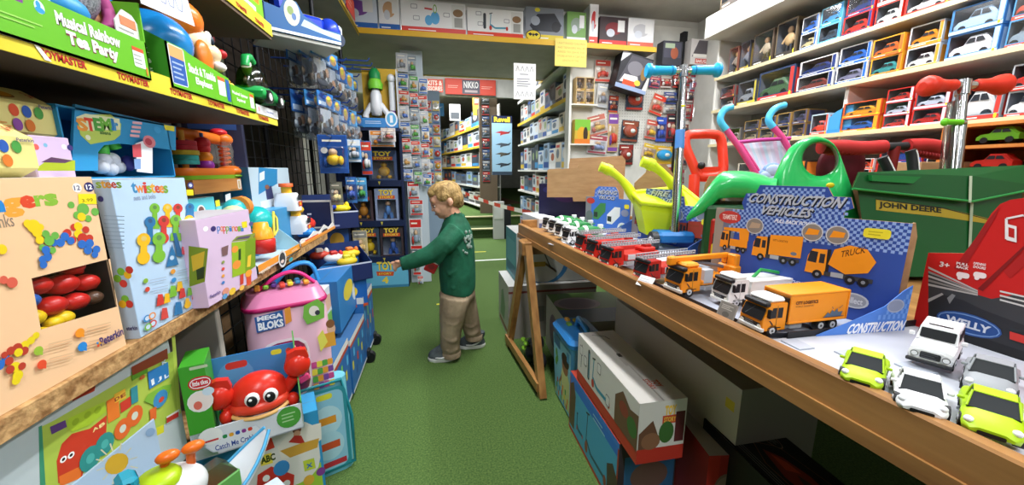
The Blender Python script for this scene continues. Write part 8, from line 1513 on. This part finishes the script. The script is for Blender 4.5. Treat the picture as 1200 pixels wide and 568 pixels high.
for k, (ua, va, ub, vb) in enumerate(((474, 212, 488, 233), (476, 234, 492, 252), (474, 256, 489, 292), (476, 294, 486, 322), (481, 323, 488, 334))):
    pack(ua, va, ub, vb, 3.33, '#d4d8dc', '#c82a24', '#8a98a8', f'white pack with red lower band, {ORD[k]} down below the rows on the pale panel', 0, 'red banded packs on the pale panel', False, 0, .02)
# boxed white and green rocket toy on yellow card
x0, x1 = Xat(424, 3.0, 1.4), Xat(467, 3.0, 1.4); zb = zat(150, -.4, 3.0); h = zat(76, -.4, 3.0)-zb; t = thing('toy_box', 'tall yellow backed open box with a white and green rocket toy', 'toy box', ((x0+x1)/2, 3.05, zb)); w = x1-x0; g = G()
g.box(-w/2, w/2, .05, .055, 0, h, '#c9a02c'); g.box(-w/2, w/2, -.06, .05, 0, .004, '#2f78b8'); g.box(-w/2, w/2, -.06, -.056, 0, h*.16, '#3f86c8'); g.box(w/2-.004, w/2, -.06, .05, 0, h*.95, '#d8dce0'); F = FR(g, (-w/2, -.0602, 0), (w, 0, 0), (0, 0, h*.3)); F.ell(.8, .5, .17, .42, '#e8ecf0'); F.ell(.8, .5, .13, .33, '#5aa8d8'); F.rect(.76, .3, .84, .7, '#e8ecf0'); F.lines(.08, .2, .55, .4, 2, '#c8d8ea'); g.build('carton', t)
WT = M('#e4e6ea', .3); g = G(); g.lathe([(0, h*.2), (.035, h*.22), (.045, h*.35), (.04, h*.55), (.02, h*.66)], WT, 14, (-.03, 0, 0)); [g.tube([(-.03+s*.03, 0, h*.4), (-.03+s*.075, 0, h*.25), (-.03+s*.08, 0, h*.18)], [.022, .02, .024], WT, 10) for s in (-1, 1)]; g.build('rocket_body', t)
g = G(); g.lathe([(.05, h*.64), (.055, h*.72), (.04, h*.8)], '#7acb3a', 16, (-.03, 0, 0)); g.lathe([(.042, h*.8), (.04, h*.9), (.02, h*.97), (0, h*.98)], '#1f8a4a', 16, (-.03, 0, 0)); g.build('green_nose', t)
g = G(); g.cyl((.085, 0, h*.3), (.085, 0, h*.8), .022, WT, n=12); g.ell((.085, -.01, h*.82), (.03, .03, .03), WT, 12, 8); g.cyl((.085, 0, h*.2), (.085, 0, h*.3), .02, '#7a4a9a', n=12); g.build('launcher', t)
g = G(); g.box(x0-.02, x1+.01, 2.98, 3.14, zb-.02, zb-.001, NV); tag(g.build('shelf_board'), 'small navy bracket shelf under the yellow backed box', 'shelf')
# hanging packs over the dark gap between grid and stand
GQ = 'packs on the corner rack'
for k, (ua, va, ub, vb, Y, c, a, p_, lb, sh) in enumerate(((368, 158, 403, 203, 1.95, '#2458a8', '#1f4a94', '#e0b82a', 'large blue pack with yellow crane toy at the end of the grid', 0), (404, 163, 420, 190, 2.3, '#5a9ad0', '#d8e0e8', '#b8bcc4', 'pale blue pack with white figures behind the yellow crane pack', 0), (420, 165, 433, 205, 2.6, '#3f6aa8', '#c8402c', '#d8d8d8', 'blue and red pack next to the top lettered box', 0), (378, 213, 393, 240, 2.0, '#6a6a5a', '#8a8a7a', '#d8c88a', 'beige animal pack under the large blue pack', 0), (398, 207, 411, 238, 2.2, '#2a4a8a', '#3f7ac0', '#3a5ab0', 'clear blue bag under the pale blue pack', 0), (411, 208, 424, 236, 2.4, '#4a86b8', '#58a8d8', '#4a9a4a', 'blue and green bag beside the clear blue one', 0), (402, 270, 420, 300, 2.5, '#c8b88a', '#8a8a84', '#d0b070', 'cream animal pack above the navy rescue tray', 0), (432, 153, 462, 172, 2.9, '#c4ccd8', '#d8842a', '#8a7aa8', 'wide pale pack with orange sign above the stand', 0), (446, 150, 463, 166, 2.85, '#d8d8da', '#c8b8b0', '#b85a5a', 'small white pack above the top lettered box', 0))):
    pack(ua, va, ub, vb, Y, c, a, p_, lb, 0, GQ, True, sh, .05)
# lowest corner: dark rack post
g = G(); 
for x, y in ((-.62, 2.35), (-.62, 2.95)): g.cyl((x, y, 0), (x, y, 1.9), .012, BLACKM, n=10)
for z in [.15*i+.1 for i in range(12)]: g.cyl((-.62, 2.35, z), (-.62, 2.95, z), .004, BLACKM, n=6)
tag(g.build('wire_rack'), 'black wire corner rack between the grid panel and the navy stand', 'rack')
# ================================================================ beyond the passage
def rack(name, label, org, ang, L, zs, edge, zmax, n, side, cols, names, what, gname, dep=.3):
    """long shop rack; local x runs along it away from the viewer, goods face local -y*side"""
    t = thing('shop_rack', label, 'rack', org, ang); g = G()
    for z in zs: g.box(0, L, 0, dep, z-.02, z, SHELFW); 
    g.box(0, L, dep, dep+.02, 0, zmax, M('#a5a49c', .7)); g.build('rack_body', t)
    for k, z in enumerate(zs):
        if edge[k]: g = G(); g.box(0, L, -.006, 0, z-.03, z+.004, edge[k]); g.build('shelf_edge', t)
    Mw = Matrix.Translation(org) @ Matrix.Rotation(ang, 4, 'Z')
    for k, z in enumerate(zs):
        x = .03; gap = (zs[k+1] if k+1 < len(zs) else zmax)-z-.03; i = 0
        while x < L-.1:
            w = R.uniform(.8, 1.2)*L/n; w = min(w, L-x); h = gap*R.uniform(.6, .95); ci = R.randrange(len(cols)); c = cols[ci]; a = R.choice(['#2a4a8a', '#b8302a', '#c8a83a', '#4a4a50', '#3f86b8', '#e4e4e2', '#7a8a98'])
            def dr(F, L_, R_, T): F.rect(.06, .08, .94, .3, a); F.ell(R.uniform(.35, .65), .6, .25, .18, R.choice(['#6a747e', '#a85a3a', '#3a4a5a', '#8a9a6a', '#c8c4bc'])); F.rect(.1, .82, .7, .92, R.choice(['#2a2a30', '#b83a30', '#2f5aa0'])); R_.rect(.1, .1, .9, .9, a); L_.rect(.1, .1, .9, .9, a)
            p = Mw @ Vector((x+w/2, .02+dep*.35, z)); put(carton(w-.006, dep*.6, h, c, dr, .001), 'kit_box', f'{names[ci]} box, {ORD[min(i, 15)]} along the {ORD[k]} shelf up of the {what}', 'kit box', p, ang+(0 if side else 0), gname); x += w; i += 1
GC = ['#d8d8d6', '#c4ccd4', '#b8b4ac', '#8fa8c0', '#5a6470', '#cfc4b0', '#3a3f48']; GNm = ['white', 'pale blue grey', 'stone grey', 'soft blue', 'slate', 'cream', 'charcoal']
YE_ = M('#d8b22e', .5)
# rack along the passage, facing the aisle (-x): local x must run towards +y with front to -x => mirror by placing from the far end
xr_ = PX0-.01; zr_ = zat(137, xr_, Yat(623, xr_, 1.4))
rack('r', 'grey rack of model kits along the passage beside the pegboard corner', (xr_+.0, 5.44, 0), -PI/2, 2.05, [.12, .42, .72, 1.0, zr_-.28, zr_, zr_+.3], [None, None, None, None, None, YE_, M('#dcdcd8', .5)], zr_+.52, 10, 0, GC, GNm, 'passage rack', 'kits on the passage rack', .26)
a9 = math.radians(90+9.7)
ex = Vector((.77, 6.6, .26)); L1 = 5.0; far = ex+Vector((math.cos(a9), math.sin(a9), 0))*L1
rack('r', 'long rack of boxes on the raised floor past the steps', tuple(far), a9+PI, L1, [.1, .45, .8, 1.15, 1.5], [None, M('#d8d8d4', .5), YE_, YE_, YE_], 1.85, 11, 0, GC, GNm, 'raised floor rack', 'boxes on the raised floor rack', .32)
# end tower of dark packs
g = G(); g.box(.72, 1.02, 6.48, 6.58, .26, 2.2, M('#6a5a48', .6), .003); tag(g.build('display_post'), 'brown end panel of the raised floor rack', 'panel')
for k in range(8): pack(565, 110+k*13, 574, 122+k*13, 6.46, ['#3a3f48', '#4a4a50', '#2f3540', '#5a5f6a'][k % 4], ['#8a929c', '#b8302a', '#3f5a8a'][k % 3], '#6a707a', f'dark pack, {ORD[k]} down on the brown end panel', 0, 'dark packs on the brown end panel', False, 0, .04)
# aircraft poster panel
def dr(F):
    F.rect(0, 0, 1, .9, '#9cc4dc'); F.rect(0, .88, 1, 1, '#1a2448'); F.text('Revell', .1, .895, .9, .985, '#e0c83a', .05)
    for y, c in ((.72, '#b83a3c'), (.52, '#4a525c'), (.36, '#5a5448'), (.18, '#3a424c')): F.poly([(.15, y), (.45, y+.03), (.9, y+.01), (.95, y+.04), (.85, y-.01), (.55, y-.03), (.4, y-.05), (.42, y-.01)], c)
    F.rect(0, 0, 1, .06, '#3a4a5c')
sign('poster_board', 'pale blue aircraft poster board at the rack end', 577, 136, 600, 205, 5.46, '#9cc4dc', dr, .02)
t = thing('pamphlet_stand', 'white leaflet stand with black side below the aircraft poster', 'stand', (Xat(582, 5.44, .6), 5.40, 0)); g = G(); g.box(-.06, .1, -.03, .03, 0, .55, '#c4c4c0', .004); g.box(.1, .2, -.03, .04, 0, .5, '#1e2024', .004); g.box(-.05, .08, -.034, -.03, .3, .5, '#e2e2de'); g.build('stand_body', t)
# barrier tape
g = G(); P0, P1 = onD(541, 226, 6.6), onD(622, 252, 4.2)
for i in range(12): a = P0.lerp(P1, i/12); b = P0.lerp(P1, (i+1)/12); s = lambda q: -.12*math.sin(PI*q); a.z += s(i/12)*.3; b.z += s((i+1)/12)*.3; g.add([a, b, b+Vector((0, 0, .05)), a+Vector((0, 0, .05))], [(0, 1, 2, 3)], '#c8382c' if i % 2 else '#e6e2da')
tag(g.build('barrier_tape'), 'red and white barrier tape strung across the rear steps', 'barrier tape')
# blue peg panel left of the passage, ahead of the steps
x0, x1 = Xat(496, 3.9, 1), Xat(518, 3.9, 1); g = G(); g.box(x0-.1, x1, 3.9, 3.93, 0, 1.75, M('#8a9fb4', .5), .002); tag(g.build('slatwall'), 'blue grey peg panel by the steps hung with small round toys', 'display panel')
for r in range(7):
    for c_ in range(2):
        k = (r+c_) % 3; u = 499+c_*9; v = 118+r*14; pack(u, v, u+8, v+12, 3.89, ['#c8d4dc', '#d8d4cc', '#a8c0d4'][k], ['#c8382c', '#e8c83a', '#3f6ab0'][k], ['#c83a30', '#e8e4dc', '#e0a83a'][(r*2+c_) % 3], f'small {["pale blue", "cream", "sky blue"][k]} card toy, {ORD[r]} row of the blue grey panel, {["inner", "passage"][c_]} side', 0, 'small toys on the blue grey panel', False, 1, .03)
p = onY(494, 146, 3.6); g = G(); g.box(-.05, .05, 0, .002, 0, .13, '#e8a8b4'); put(g, 'paper_notice', 'small pink card hanging by the blue grey panel', 'sign', p)
def dr(F): F.rect(0, 0, 1, 1, '#3f8ac8'); F.poly([(.1, .4), (.5, .6), (.95, .75), (.6, .45), (.5, .25), (.4, .42)], '#c4d4e4'); F.ell(.3, .8, .2, .08, '#b8d4ea')
sign('poster_board', 'blue aeroplane kit box hung beside the passage', 500, 121, 520, 135, 4.6, '#3f8ac8', dr, .06)
g = G(); a = onY(556, 118, 7.0); g.box(a.x-.03, a.x+.2, 7.0, 7.02, a.z-.25, a.z+.1, '#d8b03a', .002); FR(g, (a.x-.03, 6.9995, a.z-.25), (.23, 0, 0), (0, 0, .35)).rect(.1, .5, .9, .9, '#c8402c').text('SALE', .15, .6, .85, .8, '#f0e0c0', .03); tag(g.build('shop_sign'), 'yellow and red sale sign beside the far beam', 'sign')
g = G(); a = onY(533, 130, 7.4); g.box(a.x-.1, a.x+.1, 7.4, 7.41, a.z-.17, a.z+.12, '#e4e4e2'); FR(g, (a.x-.1, 7.3995, a.z-.17), (.2, 0, 0), (0, 0, .29)).rect(.1, .1, .9, .5, '#4a4f54').lines(.15, .6, .85, .9, 3, '#5a5a60'); tag(g.build('paper_notice'), 'white notice with dark picture hanging over the raised floor', 'sign')
# ================================================================ the child
BY = 1.95
def bp(u, v, dy=0.): return onY(u, v, BY)+Vector((0, dy, 0))
def remesh(g, name, parent, m, vox, sm=6, base=Vector((0, 0, 0))):
    o = g.build('tmp'); md = o.modifiers.new('r', 'REMESH'); md.mode = 'VOXEL'; md.voxel_size = vox; md.use_smooth_shade = True
    if sm: s = o.modifiers.new('s', 'SMOOTH'); s.iterations = sm; s.factor = .5
    dg = bpy.context.evaluated_depsgraph_get(); me = bpy.data.meshes.new_from_object(o.evaluated_get(dg)); me.name = name; bpy.data.objects.remove(o)
    me.materials.clear(); me.materials.append(mat(m)); me.polygons.foreach_set('use_smooth', [True]*len(me.polygons)); me.polygons.foreach_set('material_index', [0]*len(me.polygons)); me.update()
    o = bpy.data.objects.new(name, me); COL.objects.link(o); o.parent = parent; return o
base = bp(533, 415); base.z = 0
boy = thing('person', 'small child in green jacket and beige trousers pointing at the shelf', 'person', base)
def BG_(): g = G(); g.T = Matrix.Translation(-base); return g
SKIN = noisy('skin', '#c99274', '#d9a88c', (30, 30, 30), 3, .5)
HM = Matrix.Translation(bp(522.5, 234)) @ Matrix.Rotation(math.radians(-20), 4, 'Y') @ Matrix.Scale(.94, 4)     # head frame: faces -x, chin dips
g = BG_(); T0 = g.T.copy(); g.T = T0 @ HM
for c, r in (((.008, 0, .022), (.082, .069, .075)), ((-.028, 0, -.02), (.052, .054, .062)), ((-.05, 0, -.068), (.024, .028, .022)), ((-.03, 0, -.055), (.045, .045, .032)), ((-.058, .026, -.036), (.022, .022, .022)), ((-.058, -.026, -.036), (.022, .022, .022)), ((-.083, 0, -.026), (.012, .011, .01)), ((-.076, 0, -.008), (.012, .01, .018)), ((-.06, 0, .018), (.024, .046, .03)), ((-.074, 0, -.05), (.009, .016, .0055)), ((-.071, 0, -.059), (.009, .014, .005))): g.ell(c, r, SKIN, 18, 12)
for s in (-1, 1): g.ell((.018, s*.07, -.012), (.016, .01, .022), SKIN, 12, 8); g.ell((.012, s*.07, -.026), (.01, .008, .012), SKIN, 10, 6)
g.T = T0
g.tube([bp(527, 244), bp(534, 262)], [.042, .048], SKIN, 12)
g.tube([bp(534, 258), bp(534, 300), bp(535, 335)], [.06, .062, .055], SKIN, 12)
# arms with hands
HW = bp(472, 303.5, -.1)
g.tube([bp(533, 270, -.08), bp(505, 291, -.12), HW], [.034, .028, .019], SKIN, 10)
g.ell(bp(468.5, 303.5, -.1), (.022, .012, .02), SKIN, 12, 8)
g.tube([bp(466, 302, -.1), bp(462.8, 302.3, -.1), bp(460.2, 303.4, -.1)], [.0075, .007, .0058], SKIN, 8)
for k, (dv, l) in enumerate(((2.2, 0), (4.2, .4), (6., .8))): g.tube([bp(466.5, 302.5+dv*.8, -.1), bp(463.6+l, 303.2+dv, -.103), bp(465+l*.6, 305.2+dv, -.098), bp(467.3, 304.6+dv, -.095)], [.0075, .007, .0065, .0058], SKIN, 8)
g.tube([bp(470, 301, -.108), bp(467.5, 300, -.115), bp(465.3, 300.6, -.116)], [.0085, .0075, .006], SKIN, 8)
g.tube([bp(530, 270, .08), bp(517, 298, .1), bp(511, 306, .03)], [.034, .028, .019], SKIN, 10); g.ell(bp(509, 308, .02), (.02, .018, .02), SKIN, 12, 8)
for k in range(4): g.tube([bp(508, 304+k*2.6, .02), bp(505.5, 304.6+k*2.6, .005), bp(506.5, 305.6+k*2.6, -.012)], [.008, .0075, .006], SKIN, 8)
g.tube([bp(511, 305, .005), bp(508.5, 303, -.012)], [.0085, .0065], SKIN, 8)
g.tube([bp(535, 335, -.05), bp(530, 376, -.06), bp(529, 408, -.06)], [.045, .04, .03], SKIN, 10); g.tube([bp(538, 335, .05), bp(551, 374, .05), bp(557, 399, .05)], [.045, .04, .03], SKIN, 10)
remesh(g, 'body', boy, SKIN, .0042, 3)
# hair
HAIR = noisy('fair_hair', '#7d6238', '#b7975f', (60, 60, 14), 5, .6, .5, 120)
g = BG_(); g.T = T0 @ HM
for c, r in (((.016, 0, .03), (.082, .0745, .07)), ((.05, 0, -.005), (.047, .064, .058)), ((-.01, 0, .068), (.066, .058, .034)), ((-.05, 0, .06), (.03, .05, .026)), ((.058, 0, -.035), (.03, .046, .034)), ((-.066, .012, .046), (.014, .036, .014)), ((.0, -.056, .026), (.04, .02, .03)), ((.0, .056, .026), (.04, .02, .03))): g.ell(c, r, HAIR, 18, 12)
for k in range(44):
    a = R.uniform(0, 2*PI); e = R.uniform(-.1, 1.4); d = Vector((math.cos(a)*math.cos(e), math.sin(a)*math.cos(e), math.sin(e)))
    if d.x < -.35 and d.z < .6: continue
    p = Vector((.015+.079*d.x, .0715*d.y, .03+.0685*d.z)); q = p+Vector((-.022 if d.z > .5 else .004, 0, -.004 if d.z > .5 else -.022)); g.tube([p, (p+q)/2+d*.002, q], [.004, .005, .002], HAIR, 6)
remesh(g, 'hair', boy, HAIR, .0034, 2)
for s in (-1, 1):
    g = BG_(); g.T = T0 @ HM; g.ell((-.066, s*.028, -.009), (.0075, .009, .005), '#ddd6cc', 10, 8); g.ell((-.0715, s*.029, -.01), (.0035, .005, .0048), '#2a2018', 10, 6); g.tube([(-.071, s*.016, -.001), (-.0765, s*.028, .001), (-.069, s*.041, -.003)], .0022, '#5a4028', 6); g.tube([(-.073, s*.014, .016), (-.076, s*.028, .019), (-.068, s*.043, .014)], .003, '#8a6c44', 6); g.build('eye', boy)
g = BG_(); g.T = T0 @ HM; g.tube([(-.077, -.014, -.054), (-.083, 0, -.0545), (-.077, .014, -.054)], .0028, '#a85a50', 6); g.build('mouth', boy)
# jacket
GREEN = noisy('green_jacket', '#124a33', '#1d6146', (14, 14, 14), 4, .75, .25, 45)
g = BG_(); rg = []
for v, a, b, d in ((249, 526, 541, .05), (254, 522, 545, .07), (262, 518, 550, .095), (272, 516, 553.5, .112), (290, 515, 556, .115), (308, 514, 557, .112), (324, 514.5, 557.5, .112), (337, 516, 557, .11), (341, 517, 556, .106)):
    A, B = bp(a, v), bp(b, v); c = (A+B)/2; hw = (B-A).length/2; rg.append([c+Vector((hw*math.cos(t_)*1.0, d*math.sin(t_), .01*math.sin(t_*3+v) if v > 320 else 0)) for t_ in [2*PI*i/20 for i in range(20)]])
g.loft(rg, GREEN, True)
g.tube([bp(534, 268, -.075), bp(521, 281, -.115), bp(505, 292, -.12), bp(488, 299, -.112), bp(474, 303.5, -.1)], [.058, .054, .046, .04, .034], GREEN, 14); g.tube([bp(531, 268, .075), bp(520, 290, .11), bp(513, 303, .05)], [.056, .046, .034], GREEN, 14)
g.lathe([(.058, -.01), (.062, .02), (.05, .022)], GREEN, 16, bp(532.5, 251))
for pts in (((516, 288, -.155), (511, 294, -.155), (506, 298, -.15)), ((522, 286, -.165), (518, 296, -.155), (513, 302, -.14)), ((541, 300, -.105), (534, 310, -.115), (524, 316, -.11)), ((548, 322, -.09), (540, 328, -.108), (528, 331, -.11)), ((530, 276, -.125), (538, 290, -.118), (543, 310, -.105))): g.tube(smooth([bp(p[0], p[1], p[2]+.01) for p in pts]), .011, GREEN, 8)
remesh(g, 'jacket', boy, GREEN, .006, 4)
g = BG_()
for k in range(26):
    u, v = R.uniform(541, 551), R.uniform(268, 292); s = (u-536)/21; d = -.112*math.sqrt(max(0, 1-min(1, s*s)))-.001; g.ell(bp(u, v, d), (.0045+.003*R.random(), .004, .006+.004*R.random()), M('#8a9a90', .8), 8, 6)
g.build('back_print', boy)
g = BG_(); g.tube([bp(474.5, 303.4, -.1), bp(472.6, 303.8, -.1)], .0335, '#0f3f2c', 12); g.build('cuff', boy)
# trousers
BE = noisy('beige_cotton', '#7d6c56', '#9c8a70', (10, 10, 10), 4, .85, .3, 40)
g = BG_(); rg = []
g.ell(bp(536, 344), (.098, .108, .06), BE, 18, 10)
g.tube([bp(533, 344, -.05), bp(530, 362, -.06), bp(528, 380, -.062), bp(527, 396, -.062), bp(528.5, 409, -.06)], [.082, .072, .059, .053, .047], BE, 14); g.tube([bp(541, 344, .05), bp(546, 362, .052), bp(551, 376, .05), bp(554, 390, .05), bp(556.5, 400, .05)], [.078, .066, .055, .05, .045], BE, 14)
for pts in (((520, 366, -.115), (530, 371, -.136), (538, 366, -.12)), ((521, 386, -.115), (529, 390, -.127), (534, 387, -.12)), ((521, 399, -.11), (528, 402, -.12), (535, 398, -.11)), ((545, 381, -.0), (552, 384, -.012), (558, 380, -.0)), ((548, 391, 0), (554, 393, -.008), (560, 389, 0))): g.tube(smooth([bp(p[0], p[1], p[2]+.012) for p in pts]), .011, BE, 8)
remesh(g, 'trousers', boy, BE, .0065, 3)
g = BG_(); g.lathe([(.0505, -.012), (.0515, .016), (.048, .018)], BE, 16, bp(528.5, 408, -.06)); g.lathe([(.0485, -.01), (.0495, .016), (.046, .018)], BE, 16, bp(556.5, 399, .05)); g.build('turn_up', boy)
# shoes
for k, (ut, uh, vb, dy) in enumerate(((501.5, 535.5, 423.5, -.07), (537, 569, 408.5, .06))):
    T_, H_ = onZ(ut, vb-1.5, 0), onZ(uh, vb-3.5, 0); ax = (T_-H_); L = ax.length; ax.normalize(); ay = Vector((-ax.y, ax.x, 0)); g = BG_(); up_ = Vector((0, 0, 1))
    def rings(zs, sc):
        out = []
        for z, k_ in zs: out.append([H_+ax*(L*(.5+.5*math.cos(t_)*k_*sc))+ay*(.036*sc*k_*math.sin(t_)*(1.08 if math.cos(t_) > .2 else .92))+up_*z for t_ in [2*PI*i/18 for i in range(18)]])
        return out
    g.loft(rings([(0.0, .96), (.006, 1), (.018, 1.0), (.02, .97)], 1.0), M('#d2d2cc', .6), True); g.build('shoe_sole', boy)
    g = BG_(); r = rings([(.019, .97), (.035, .97), (.05, .86)], 1.0); r.append([H_+ax*(L*(.34+.33*math.cos(t_)))+ay*(.033*math.sin(t_))+up_*(.075) for t_ in [2*PI*i/18 for i in range(18)]]); r.append([H_+ax*(L*(.28+.26*math.cos(t_)))+ay*(.03*math.sin(t_))+up_*(.09) for t_ in [2*PI*i/18 for i in range(18)]]); g.loft(r, noisy('dark_grey_canvas', '#3f4548', '#545b5e', (40, 40, 40), 2, .8), True); g.build('shoe', boy)
    g = BG_(); s = ay if ay.y < 0 else -ay; q = [H_+ax*L*x+s*w_+up_*z for x, w_, z in ((.72, .0375, .03), (.5, .0385, .026), (.32, .0365, .036), (.16, .029, .048))]; g.tube(q, [.002, .005, .004, .0015], '#dcdcd8', 6, flat=1); g.build('shoe_stripe', boy)
o = bp(507, 309, -.005); g = G(); g.box(-.03, .03, -.012, .012, -.045, .045, M('#b8242a', .35), .004); F = FR(g, (-.03, -.0123, -.045), (.06, 0, 0), (0, 0, .09)); F.rect(.1, .6, .9, .85, '#d8d0c8'); F.ell(.5, .35, .3, .15, '#8a2a2a'); x = put(g, 'toy_packet', 'small red packet held against the chest by the child', 'toy packet', o); x.rotation_euler.y = .5
